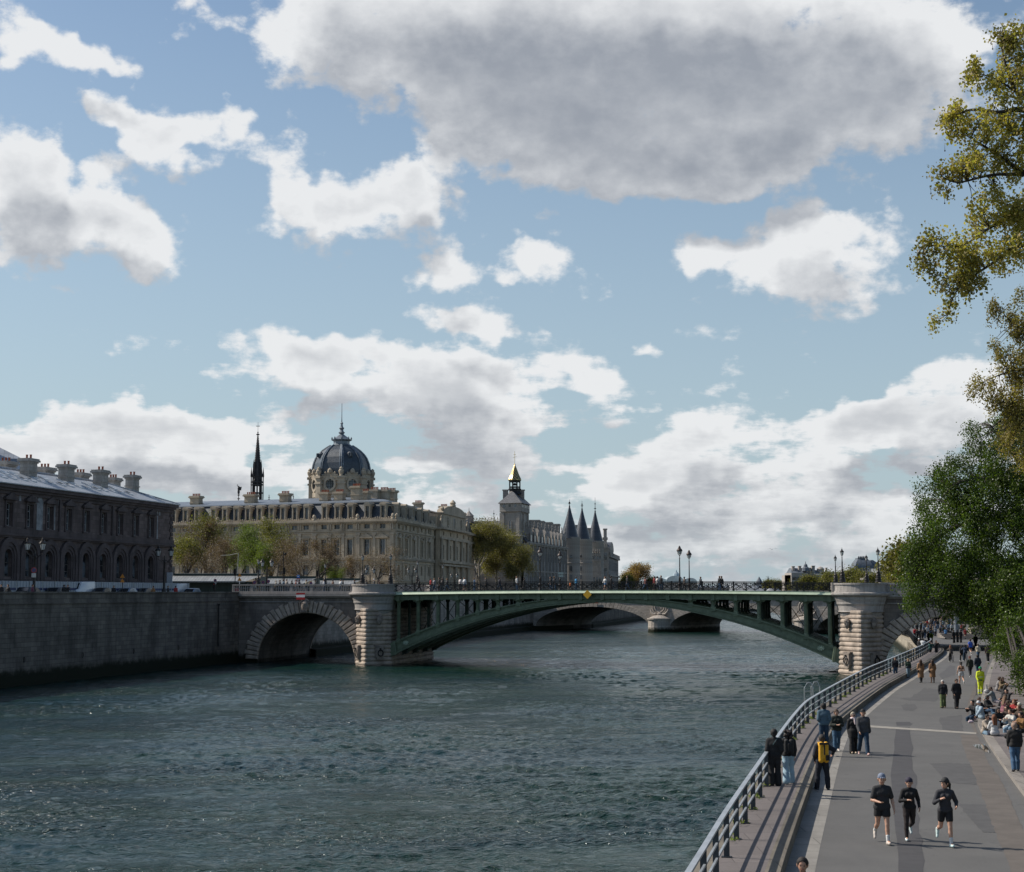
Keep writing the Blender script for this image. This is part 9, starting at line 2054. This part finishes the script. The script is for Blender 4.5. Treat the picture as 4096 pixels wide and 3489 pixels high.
def signal(label, u, vt, Y, red=False):
 t = thing('traffic_light', label, 'traffic light', sidew(u, Y)); x = xa(u, Y); zt = at(u, vt, Y).z; mb = MB(); pole(mb, x, Y, ZS, zt-.1, .06); mb.build('pole', M_iron, t)
 mb = MB(); mb.box(x-.16, x+.16, Y-.35, Y-.1, zt-.95, zt);
 for k in range(3): mb.lathe([(.11, -.01), (.13, .02)], (x+.0, Y-.4, zt-.2-.3*k), 8); mb.box(x-.14, x+.14, Y-.5, Y-.35, zt-.10-.3*k, zt-.07-.3*k)
 h = mb.build('signal_head', M_iron, t)
 if red: mb = MB(); mb.loft([[(x+.08*math.cos(2*PI*k/10), y, zt-.2+.08*math.sin(2*PI*k/10)) for k in range(10)] for y in (Y-.355, Y-.36)]); mb.build('red_lens', plain('red_lens', (.8, .02, .02), .3), h)
signal('traffic light left of the orange sign near the pavilion end', 940, 2277, 232); signal('traffic light beyond the balustrade, right of the blue sign', 1269, 2282, 262); signal('small traffic light with a lit red lens before the pavilion', 857, 2332, 236, True); signal('traffic light at the foot of the slim camera mast', 1137, 2272, 250)
t = thing('camera_mast', 'slim dark mast with a dome camera on a short arm behind the balustrade', 'mast', sidew(1132, 254)); x = xa(1132, 254); zt = at(1132, 2205, 254).z; mb = MB(); pole(mb, x, 254, ZS, zt, .07); mb.bar((x, 254, zt-.4), (x+.5, 254, zt-.3), .06); mb.build('pole', M_iron, t); mb = MB(); mb.lathe([(.02, -.3), (.16, -.2), (.2, 0), (.15, .12)], (x+.25, 254, zt-.4), 10); mb.build('camera_dome', M_iron, t)
t = thing('thin_mast', 'thin leaning metal mast with a curved arm before the bushy trees', 'mast', sidew(946, 258)); x = xa(946, 258); zt = at(950, 2213, 258).z; mb = MB(); mb.tube([(x, 258, ZS), (x+.2, 258, zt)], .05, 5); mb.tube([(x+.2, 258, zt), (x-1.2, 258, zt-.3), (x-2.6, 258, zt-.35)], .03, 4); mb.build('arm', MP, t)
# --- pavilion roofs of the flower market
M_pav = zinc('pavilion_zinc', (.30, .31, .31), .45); M_pavg = plain('pavilion_green', (.03, .05, .045), .6, 0, .2)
def pavilion(label, u0, u1, Y, vt, vm, depth=9):
 x0, x1 = xa(u0, Y), xa(u1, Y); t = thing('market_pavilion', label, 'market pavilion', ((x0+x1)/2, Y, ZS)); ze = at(u1, vm+14, Y).z; zm = at(u1, vm-4, Y).z; zr = at(u1, vt, Y).z
 mb = MB(); mb.box(x0, x1-1.5, Y+1.5, Y+depth, ZS, ze);
 n_ = max(3, int((x1-x0)/3))
 for k in range(n_+1): x = x0+(x1-1.6-x0)*k/n_; mb.box(x-.1, x+.1, Y+1.35, Y+1.5, ZS, ze)
 mb.build('walls', M_pavg, t)
 mb = MB(); mb.raw([(x0, Y-.3, ze), (x1-1.6, Y-.3, ze), (x1+.3, Y+3.2, zm+.2), (x0, Y+3.2, zm+.2)], [(0, 1, 2, 3)])
 mb.raw([(x0, Y+3.2, zm+.55), (x1+.3, Y+3.2, zm+.55), (x1+.3, Y+5.5, zr), (x0, Y+5.5, zr), (x0, Y+9, zm+.4), (x1+.3, Y+9, zm+.4)], [(0, 1, 2, 3), (3, 2, 5, 4)]); mb.box(x0, x1-1.6, Y-.4, Y-.25, ze-.14, ze+.04); mb.build('roof', M_pav, t)
 mb = MB(); mb.box(x0, x1+.1, Y+3.2, Y+3.3, zm+.15, zm+.55)
 mb.raw([(x1+.25, Y+3.2, zm+.5), (x1+.25, Y+9, zm+.4), (x1+.25, Y+5.5, zr-.02)], [(0, 1, 2)]); mb.raw([(x1+.1, Y+3.2, zm+.1), (x1+.1, Y+9, zm+.1), (x1+.1, Y+9, ZS), (x1+.1, Y+3.2, ZS)], [(0, 1, 2, 3)]); mb.build('clerestory', M_pavg, t)
pavilion('long low pavilion with ribbed zinc roof right of the grimy building', 676, 1025, 243, 2292, 2312)
pavilion('second pavilion roof partly hidden by the bare trees', 1050, 1250, 262, 2306, 2322); pavilion('third small pavilion roof below the courthouse windows', 1240, 1430, 275, 2318, 2330)
mb = MB(); p = at(676, 2320, 238); mb.box(p.x-.35, p.x+.45, 238, 238.3, ZS, at(676, 2290, 238).z); tag(mb.build('advertising_panel', plain('panel_white', (.42, .44, .47), .5), origin=(p.x, 238, ZS)), 'tall pale panel at the left end of the long pavilion', 'panel')
# --- white hoarding and vehicles on the quay street
h0 = F @ Vector((0, 0, 0)) if False else None
hF = frame((hd_P.x+3.0, hd_P.y-2, 0), (-hd_d.x, -hd_d.y), (hd_d.y, -hd_d.x))
t = thing('site_hoarding', 'long white corrugated hoarding with a blue stripe before the grimy building', 'fence', (hd_P.x+3, hd_P.y-2, ZS))
mb = MB(hF); nseg = 180; L_ = 62
for z0, z1 in ((ZS, 9.55), (9.85, 10.62)):
 for k in range(nseg):
  a = L_*k/nseg; b = L_*(k+1)/nseg; o = .0 if k % 2 else .05; mb.box(a, b, o-.05, o, z0, z1)
mb.build('white_sheets', plain('hoarding_white', (.34, .37, .40), .6, 0, .08, .5), t)
mb = MB(hF); mb.box(0, L_, -.05, .06, 9.55, 9.85); mb.build('blue_stripe', plain('hoarding_blue', (.015, .03, .10), .6), t)
mb = MB(hF)
for k in range(21): mb.box(k*3.1-.05, k*3.1+.05, .05, .1, ZS, 10.65)
mb.build('posts', MP, t)
M_tyre = plain('rubber', (.02, .02, .02), .8); M_cglass = plain('car_glass', (.02, .024, .03), .1, 0, .1, 1, 0, spec=.8); M_rim = plain('steel', (.4, .4, .42), .35, .8)
def carbody(parts_name, prof, glass, paint, L, Wd, wheels, r):
 """prof: (y,z) side outline along the length ; x across"""
 def shell(pr, inset):
  mb = MB(); n_ = len(pr); rings = []
  zmid = .95
  for x, s_ in ((-Wd/2, .93), (-Wd/2+.10, 1.0), (Wd/2-.10, 1.0), (Wd/2, .93)):
   rings.append([(x*(1-(.12 if z > zmid else 0)), y*s_, z if z < zmid else z-.0+(0 if s_ == 1 else -.05)) for y, z in pr])
  mb.loft(rings); return mb
 body = shell(prof, 0).mesh('body', None, True)
 g = MB()
 for pts in glass:                       # side glass polygons (y,z)
  for sg in (-1, 1): xw = sg*(Wd/2*.90+.005); g.raw([(xw*(1.0 if z < 1.0 else .96), y, z) for y, z in pts], [tuple(range(len(pts)))])
 gm = g.mesh('windows', M_cglass, fixn=False)
 w_ = MB(); w_.tube([(-.1, 0, 0), (.1, 0, 0)], r, 16); wm = w_.mesh('wheel', M_tyre)
 h = MB(); h.tube([(-.11, 0, 0), (.11, 0, 0)], r*.55, 10); hm = h.mesh('rim', M_rim)
 return body, gm, wm, hm, wheels, Wd, r
hatch = carbody('car', [(-2.05, .25), (-2.1, .6), (-2.0, .78), (-1.15, .95), (-.45, 1.42), (.3, 1.5), (1.3, 1.46), (1.85, 1.05), (2.05, .95), (2.1, .5), (2.05, .25)],
 [[(-.95, .98), (-.42, 1.36), (.15, 1.42), (.15, .98)], [(.22, .98), (.22, 1.42), (1.2, 1.38), (1.6, 1.02)]], None, 4.2, 1.75, (-1.3, 1.3), .31)
van = carbody('van', [(-2.6, .3), (-2.65, .8), (-2.45, 1.15), (-1.95, 1.3), (-1.35, 2.05), (-1.0, 2.22), (2.5, 2.3), (2.62, 2.2), (2.65, .3)], [[(-1.85, 1.32), (-1.32, 2.0), (-.75, 2.0), (-.75, 1.32)]], None, 5.3, 1.95, (-1.75, 1.65), .34)
def car(label, kind, u, Y, heading, paint, cat='car', hint='parked_car', sc=1.0, z=ZS):
 body, gm, wm, hm, wh, Wd, r = kind; t = thing(hint, label, cat, (xa(u, Y), Y, z)); t.rotation_euler = (0, 0, heading); t.scale = (sc,)*3
 m_ = plain('car_paint', paint, .28, .2, .05)
 if not body.materials: body.materials.append(m_)
 o = bpy.data.objects.new('body', body); COL.objects.link(o); o.parent = t; o.material_slots[0].link = 'OBJECT'; o.material_slots[0].material = m_
 o = bpy.data.objects.new('windows', gm); COL.objects.link(o); o.parent = t
 zf = 1.15 if kind is hatch else 1.65
 mb = MB()
 if kind is hatch: mb.raw([(-.68, -1.13, .975), (.68, -1.13, .975), (.6, -.5, 1.405), (-.6, -.5, 1.405)], [(0, 1, 2, 3)]); rw = MB(); rw.raw([(-.6, 1.36, 1.44), (.6, 1.36, 1.44), (.68, 1.84, 1.08), (-.68, 1.84, 1.08)], [(0, 1, 2, 3)])
 else: mb.raw([(-.8, -1.96, 1.33), (.8, -1.96, 1.33), (.72, -1.38, 2.06), (-.72, -1.38, 2.06)], [(0, 1, 2, 3)])
 if kind is hatch: o = bpy.data.objects.new('rear_window', rw.mesh('rear_window', M_cglass, fixn=False)); COL.objects.link(o); o.parent = t
 me = mb.mesh('windscreen', M_cglass, fixn=False); o = bpy.data.objects.new('windscreen', me); COL.objects.link(o); o.parent = t
 for y in wh:
  for sg in (-1, 1):
   w_ = bpy.data.objects.new('wheel', wm); COL.objects.link(w_); w_.parent = t; w_.location = (sg*(Wd/2-.12), y, r)
   q = bpy.data.objects.new('rim', hm); COL.objects.link(q); q.parent = w_
 for sg in (-1, 1):
  mb = MB(); y0 = -2.06 if kind is hatch else -2.6; z0 = .62 if kind is hatch else .85; mb.lathe([(.01, -.06), (.14, 0), (.01, .06)], (sg*Wd*.36, y0+.02, z0), 8); me = mb.mesh('headlight', M_lampg); o = bpy.data.objects.new('headlight', me); COL.objects.link(o); o.parent = t
 return t
hdg = math.atan2(-hd_d.x, hd_d.y)+PI
def Yb(u): return float(np.interp(u, (0, 700, 900), (178, 233, 236)))
for u, dy, kd, pc, lab, ct_, rev in ((0, -3, hatch, (.02, .02, .022), 'dark car cut off at the left edge behind the parapet', 'car', 0), (120, -4, hatch, (.02, .022, .025), 'dark car beneath the round no parking sign', 'car', 0), (235, 1, hatch, (.018, .018, .02), 'dark car roof just left of the white van', 'car', 0), (318, 3, van, (.55, .57, .60), 'large white van parked before the hoarding', 'van', 1), (405, -2, hatch, (.02, .02, .02), 'dark car right of the large white van', 'car', 1), (505, -2, hatch, (.16, .20, .25), 'silver blue car behind the parapet', 'car', 1), (572, -1, hatch, (.02, .022, .03), 'black car between the silver blue car and the tan coat', 'car', 1), (700, 2, van, (.48, .50, .52), 'smaller white van at the right end of the street', 'van', 1), (765, 1, hatch, (.12, .18, .25), 'pale blue car right of the smaller white van', 'car', 1), (650, 3, van, (.35, .40, .44), 'grey blue van behind the corner lamp', 'van', 1)):
 car(lab, kd, u, Yb(u)+dy, hdg+(PI if rev else 0), pc, ct_, 'white_van' if kd is van and pc[0] > .5 else 'delivery_van' if kd is van else 'parked_car', .96 if kd is van and u > 600 else 1.0)
for s_, kd, pc, lab in ((2965, van, (.62, .64, .66), 'white van crossing the far stone bridge, left one'), (3010, van, (.55, .57, .6), 'white van crossing the far stone bridge, middle one'), (3055, hatch, (.5, .52, .55), 'white car behind the vans on the far stone bridge'), (3100, hatch, (.45, .46, .48), 'pale grey car at the right end of the far stone bridge traffic')):
 q0 = C1+cn*8; k = s_of_u(s_, q0, ce); q = q0+ce*k; car(lab, kd, s_, q.y, R(60), pc, 'van' if kd is van else 'car', 'crossing_vehicle', z=8.75)
# --- boat and gull
p = gp(2905, 2462, 0); t = thing('motor_boat', 'small white motor boat on the river seen beneath the green arch', 'boat', (p.x, p.y, 0))
mb = MB(); mb.loft([[(p.x-3.6+a, p.y-w_, z), (p.x-3.6+a, p.y+w_, z), (p.x-3.6+a, p.y+w_*.8, -.2), (p.x-3.6+a, p.y-w_*.8, -.2)] for a, w_, z in ((0, .1, 1.1), (1, .7, .95), (2.5, 1.0, .8), (6, 1.05, .7))]); mb.build('hull', M_wht, t)
mb = MB(); mb.loft([[(p.x-1.6, p.y-.7, .8), (p.x+1.4, p.y-.7, .75), (p.x+1.4, p.y+.7, .75), (p.x-1.6, p.y+.7, .8)], [(p.x-.9, p.y-.55, 1.5), (p.x+1.2, p.y-.55, 1.5), (p.x+1.2, p.y+.55, 1.5), (p.x-.9, p.y+.55, 1.5)]]); c_ = mb.build('cabin', M_wht, t)
mb = MB(); mb.box(p.x-.9, p.x+1.1, p.y-.66, p.y-.60, 1.0, 1.3); mb.build('pane', M_cglass, c_)
p = at(3088, 2198, 190); t = thing('gull', 'gull gliding above the right half of the green bridge', 'bird', (p.x, p.y, p.z))
me = sdf_mesh('body', [((-.05, -.22, 0), (0, .2, .0), .05, .03), ((-.06, -.28, .02), (-.06, -.30, .015), .04, .025), ((0, .2, 0), (0, .34, 0), .03, .012)], .012, .03); me.materials.append(cloth((.55, .55, .55))); o = bpy.data.objects.new('body', me); COL.objects.link(o); o.parent = t
for sg in (-1, 1):
 mb = MB(); mb.loft([[(sg*.03, -.10, .02), (sg*.03, .10, .02), (sg*.03, .10, .035), (sg*.03, -.10, .035)], [(sg*.32, -.12, .12), (sg*.32, .06, .12), (sg*.32, .06, .13), (sg*.32, -.12, .13)], [(sg*.72, .05, .04), (sg*.72, .08, .04), (sg*.72, .08, .045), (sg*.72, .05, .045)]]); o = bpy.data.objects.new('wing', mb.mesh('wing', cloth((.35, .36, .38)))); COL.objects.link(o); o.parent = t
# --- distant roofs of the right bank
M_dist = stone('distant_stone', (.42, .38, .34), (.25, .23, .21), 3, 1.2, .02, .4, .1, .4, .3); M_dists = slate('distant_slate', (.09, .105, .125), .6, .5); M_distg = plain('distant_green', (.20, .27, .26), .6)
def zvY(v, Y): return at(3200, v, Y).z
Y_ = 900; t = thing('turreted_palace', 'distant palace with turreted slate roofs and tall chimneys on the right bank', 'building', (xa(3230, Y_), Y_, 8.5)); X_ = lambda u: xa(u, Y_)
mb = MB(); mb.box(X_(3164), X_(3420), Y_, Y_+30, 8.5, zvY(2300, Y_)); mb.box(X_(3164), X_(3230), Y_-2, Y_+20, 8.5, zvY(2292, Y_)); mb.box(X_(3163), X_(3421), Y_-.8, Y_-.01, zvY(2303, Y_), zvY(2300, Y_)); mb.build('wall', M_dist, t)
mb = MB()
for u0, u1, v0, v1, ins in ((3166, 3226, 2295, 2272, 6), (3222, 3290, 2300, 2280, 10), (3290, 3420, 2300, 2288, 5)): mb.loft([[(X_(u0), Y_-1, zvY(v0, Y_)), (X_(u1), Y_-1, zvY(v0, Y_)), (X_(u1), Y_+18, zvY(v0, Y_)), (X_(u0), Y_+18, zvY(v0, Y_))], [(X_(u0+ins), Y_+5, zvY(v1, Y_)), (X_(u1-ins), Y_+5, zvY(v1, Y_)), (X_(u1-ins), Y_+12, zvY(v1, Y_)), (X_(u0+ins), Y_+12, zvY(v1, Y_))]])
mb.build('roof', M_dists, t)
for u, vt, w_ in ((3178, 2266, 5), (3204, 2265, 5), (3224, 2268, 3), (3258, 2264, 6), (3245, 2272, 3), (3311, 2272, 3)):
 mb = MB(); mb.box(X_(u-w_), X_(u+w_), Y_+2, Y_+5, zvY(2300, Y_), zvY(vt, Y_)); mb.box(X_(u-w_-1), X_(u+w_+1), Y_+1.6, Y_+5.4, zvY(vt+1, Y_), zvY(vt-1.2, Y_)); mb.build('chimney', M_dist, t)
mb = MB(); x = X_(3224); mb.lathe([(2.2, zvY(2285, Y_)), (2.0, zvY(2272, Y_)), (1.2, zvY(2268, Y_)), (1.0, zvY(2260, Y_)), (.2, zvY(2254, Y_)), (.1, zvY(2246, Y_))], (x, Y_, 0), 10); mb.build('turret', M_dists, t)
mb = MB(); x = X_(3289); mb.lathe([(2.0, zvY(2290, Y_)), (2.0, zvY(2278, Y_)), (2.3, zvY(2277, Y_)), (1.4, zvY(2270, Y_)), (.2, zvY(2266, Y_))], (x, Y_+4, 0), 10); mb.build('cupola', M_dist, t)
mb = MB()
for k in range(8): x = X_(3172+k*7); mb.box(x-.5, x+.5, Y_-2.1, Y_-2.0, zvY(2320, Y_), zvY(2308, Y_))
mb.build('windows', M_glass, t)
Y_ = 780; t = thing('domed_mansion', 'distant stone building with a bulging square grey dome on the right bank', 'building', (xa(3460, Y_), Y_, 8.5))
mb = MB(); mb.box(X_(3418), X_(3560), Y_, Y_+25, 8.5, zvY(2284, Y_)); mb.box(X_(3416), X_(3562), Y_-.8, Y_-.01, zvY(2286, Y_), zvY(2281, Y_)); mb.build('wall', M_dist, t)
mb = MB(); rings = []
for f, v in ((1, 2280), (1.0, 2272), (.93, 2262), (.8, 2250), (.62, 2240), (.5, 2235)):
 xm = (X_(3422)+X_(3496))/2; hw_ = (X_(3496)-X_(3422))/2*f; rings.append([(xm-hw_, Y_+6-6*f, zvY(v, Y_)), (xm+hw_, Y_+6-6*f, zvY(v, Y_)), (xm+hw_, Y_+6+6*f, zvY(v, Y_)), (xm-hw_, Y_+6+6*f, zvY(v, Y_))])
mb.loft(rings); mb.build('dome', M_dists, t, True)
mb = MB(); xm = (X_(3422)+X_(3496))/2; mb.box(xm-2.4, xm+2.4, Y_+3, Y_+9, zvY(2236, Y_), zvY(2232, Y_))
for k in range(6): x = xm-2+k*.8; mb.lathe([(.3, 0), (.4, .5), (.1, 1.0)], (x, Y_+3, zvY(2232, Y_)), 6)
mb.build('dome_crest', M_dists, t)
mb = MB(); mb.loft([[(X_(3490), Y_+1, zvY(2281, Y_)), (X_(3560), Y_+1, zvY(2281, Y_)), (X_(3560), Y_+20, zvY(2281, Y_)), (X_(3490), Y_+20, zvY(2281, Y_))], [(X_(3492), Y_+3, zvY(2240, Y_)), (X_(3500), Y_+3, zvY(2240, Y_)), (X_(3500), Y_+15, zvY(2240, Y_)), (X_(3492), Y_+15, zvY(2240, Y_))]]); mb.build('roof', M_dists, t)
Y_ = 560; t = thing('cream_apartment_block', 'cream stone building front between the right pier lamps', 'building', (xa(3540, Y_), Y_, 8.5));
mb = MB(); Fz = frame((xa(3450, 640), 640, 0), (.62, -.785), (-.785, -.62)); z0, z1 = zvY(2288, 600), zvY(2262, 560)
mb = MB(Fz); mb.box(0, 75, -14, 0, 8.5, z1-4); mb.box(-.5, 75.5, 0, .8, z1-4.4, z1-3.6); mb.box(0, 75, 0, .4, z1-8, z1-7.5)
for k in range(14): mb.box(1+k*5.3, 1.8+k*5.3, 0, .5, 8.5, z1-4.4)
mb.build('wall', M_dist, t); mb = MB(Fz); mb.loft([[(0, -.3, z1-3.6), (75, -.3, z1-3.6), (75, -13, z1-3.6), (0, -13, z1-3.6)], [(2, -3, z1), (73, -3, z1), (73, -10, z1), (2, -10, z1)]]); mb.build('roof', M_dists, t)
mb = MB(Fz)
for k in range(14):
 for zz in (12.5, 16.5): mb.box(2.8+k*5.3, 4.6+k*5.3, .0, .08, zz, zz+2.3)
mb.build('windows', M_glass, t)
Y_ = 1300; t = thing('glass_roofed_hall', 'far pale glass and iron roofed hall above the bridge railing', 'building', (xa(2700, Y_), Y_, 8.5)); X_ = lambda u: xa(u, Y_)
mb = MB(); mb.box(X_(2610), X_(2790), Y_, Y_+30, 8.5, zvY(2330, Y_)); mb.build('wall', M_dist, t)
mb = MB()
for u0, u1, vt in ((2665, 2735, 2303), (2735, 2788, 2312)): mb.loft([[(X_((u0+u1)/2)-(X_(u1)-X_(u0))/2*math.cos(PI*k/12), y, zvY(2332, Y_)+(zvY(vt, Y_)-zvY(2332, Y_))*math.sin(PI*k/12)**.7) for k in range(13)] for y in (Y_-1, Y_+30)])
mb.loft([[(X_(2610), y, zvY(2332, Y_)), (X_(2668), y, zvY(2332, Y_)), (X_(2668), y, zvY(2318, Y_)), (X_(2625), y, zvY(2306, Y_)), (X_(2610), y, zvY(2309, Y_))] for y in (Y_+2, Y_+30)])
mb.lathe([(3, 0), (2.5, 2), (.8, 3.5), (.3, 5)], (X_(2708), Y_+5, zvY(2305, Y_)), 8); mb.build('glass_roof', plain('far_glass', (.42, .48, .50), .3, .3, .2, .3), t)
for u, vt, lab in ((3037, 2307, 'far church tower tip left of the second one'), (3073, 2304, 'thin far church spire')):
 Yf = 1900; mb = MB(); x = xa(u, Yf); zb_, zt_ = zvY(2345, Yf), zvY(vt, Yf); mb.lathe([(4 if u < 3050 else 2.2, zb_), (4 if u < 3050 else 1.8, zb_+(zt_-zb_)*.4), (3 if u < 3050 else 1.2, zb_+(zt_-zb_)*.6), (.2, zt_)], (x, Yf, 0), 8); tag(mb.build('church_spire', M_dists, origin=(x, Yf, 8)), lab, 'spire')
for i, (u0, u1, v, Yf, lab) in enumerate(((2480, 2620, 2334, 1000, 'low far roofs behind the golden tree'), (2790, 2960, 2343, 1500, 'low grey far roofs right of the bell lanterns'), (2960, 3170, 2340, 1400, 'low far building line left of the turreted palace'))):
 t = thing('far_building', lab, 'building', (xa((u0+u1)/2, Yf), Yf, 8.5)); mb = MB(); mb.box(xa(u0, Yf), xa(u1, Yf), Yf, Yf+20, 8, zvY(v+8, Yf)); mb.build('wall', M_dist, t); mb = MB(); x0, x1 = xa(u0, Yf), xa(u1, Yf); mb.loft([[(x0, Yf-.5, zvY(v+8, Yf)), (x1, Yf-.5, zvY(v+8, Yf)), (x1, Yf+20, zvY(v+8, Yf)), (x0, Yf+20, zvY(v+8, Yf))], [(x0+4, Yf+5, zvY(v, Yf)), (x1-4, Yf+5, zvY(v, Yf)), (x1-4, Yf+15, zvY(v, Yf)), (x0+4, Yf+15, zvY(v, Yf))]]); mb.build('roof', M_dists, t)
# --- steps, planter, barrier and post beyond the right arch
p = gp(3895, 2558, ZR); t = thing('stone_steps', 'broad stone steps rising at the right beyond the arch', 'steps', tuple(p)); mb = MB()
for k in range(4): mb.box(p.x-4, p.x+2.2, p.y+k*.8, p.y+4, ZR+.15*(k+1), ZR+.15*(k+2))
mb.build('steps', M_kerb, t)
p = gp(3935, 2555, ZR); mb = MB(); mb.loft([[(p.x-1.6, p.y-1, ZR), (p.x+1.6, p.y-1, ZR), (p.x+1.6, p.y+1, ZR), (p.x-1.6, p.y+1, ZR)], [(p.x-1.9, p.y-1.2, ZR+1.5), (p.x+1.9, p.y-1.2, ZR+1.5), (p.x+1.9, p.y+1.2, ZR+1.5), (p.x-1.9, p.y+1.2, ZR+1.5)]]); tag(mb.build('stone_planter', M_quay_light, origin=tuple(p)), 'pale stone block planter at the right foot of the arch', 'planter')
p = gp(3826, 2540, ZR); mb = MB(); mb.lathe([(.42, 0), (.40, 1), (.36, 5.5), (.3, 5.6)], (p.x, p.y, ZR), 12); tag(mb.build('grey_post', plain('post_grey', (.20, .22, .24), .5, .2), origin=tuple(p)), 'thick plain grey post standing in the crowd beyond the arch', 'post')
t = thing('crowd_barrier', 'thin metal barrier at the edge of the far pavement', 'barrier', tuple(gp(3790, 2545, ZR))); mb = MB(); a = gp(3768, 2536, ZR); b = gp(3815, 2560, ZR)
for h in (.15, 1.05): mb.bar(a+Vector((0, 0, h)), b+Vector((0, 0, h)), .06)
for k in range(34): q = a.lerp(b, k/33); mb.box(q.x-.02, q.x+.02, q.y-.02, q.y+.02, ZR, ZR+1.05)
mb.build('bars', M_iron, t)
p = gp(3690, 2496, ZR); t = thing('underpass', 'dark low underpass mouth at the end of the far road', 'tunnel', tuple(p)); mb = MB(); mb.box(p.x-14, p.x-5, p.y, p.y+12, 0, 8.4); mb.box(p.x+8, p.x+22, p.y, p.y+12, 0, 8.4); mb.box(p.x-14, p.x+22, p.y, p.y+12, 6.4, 9.2); mb.build('masonry', M_soffit, t)
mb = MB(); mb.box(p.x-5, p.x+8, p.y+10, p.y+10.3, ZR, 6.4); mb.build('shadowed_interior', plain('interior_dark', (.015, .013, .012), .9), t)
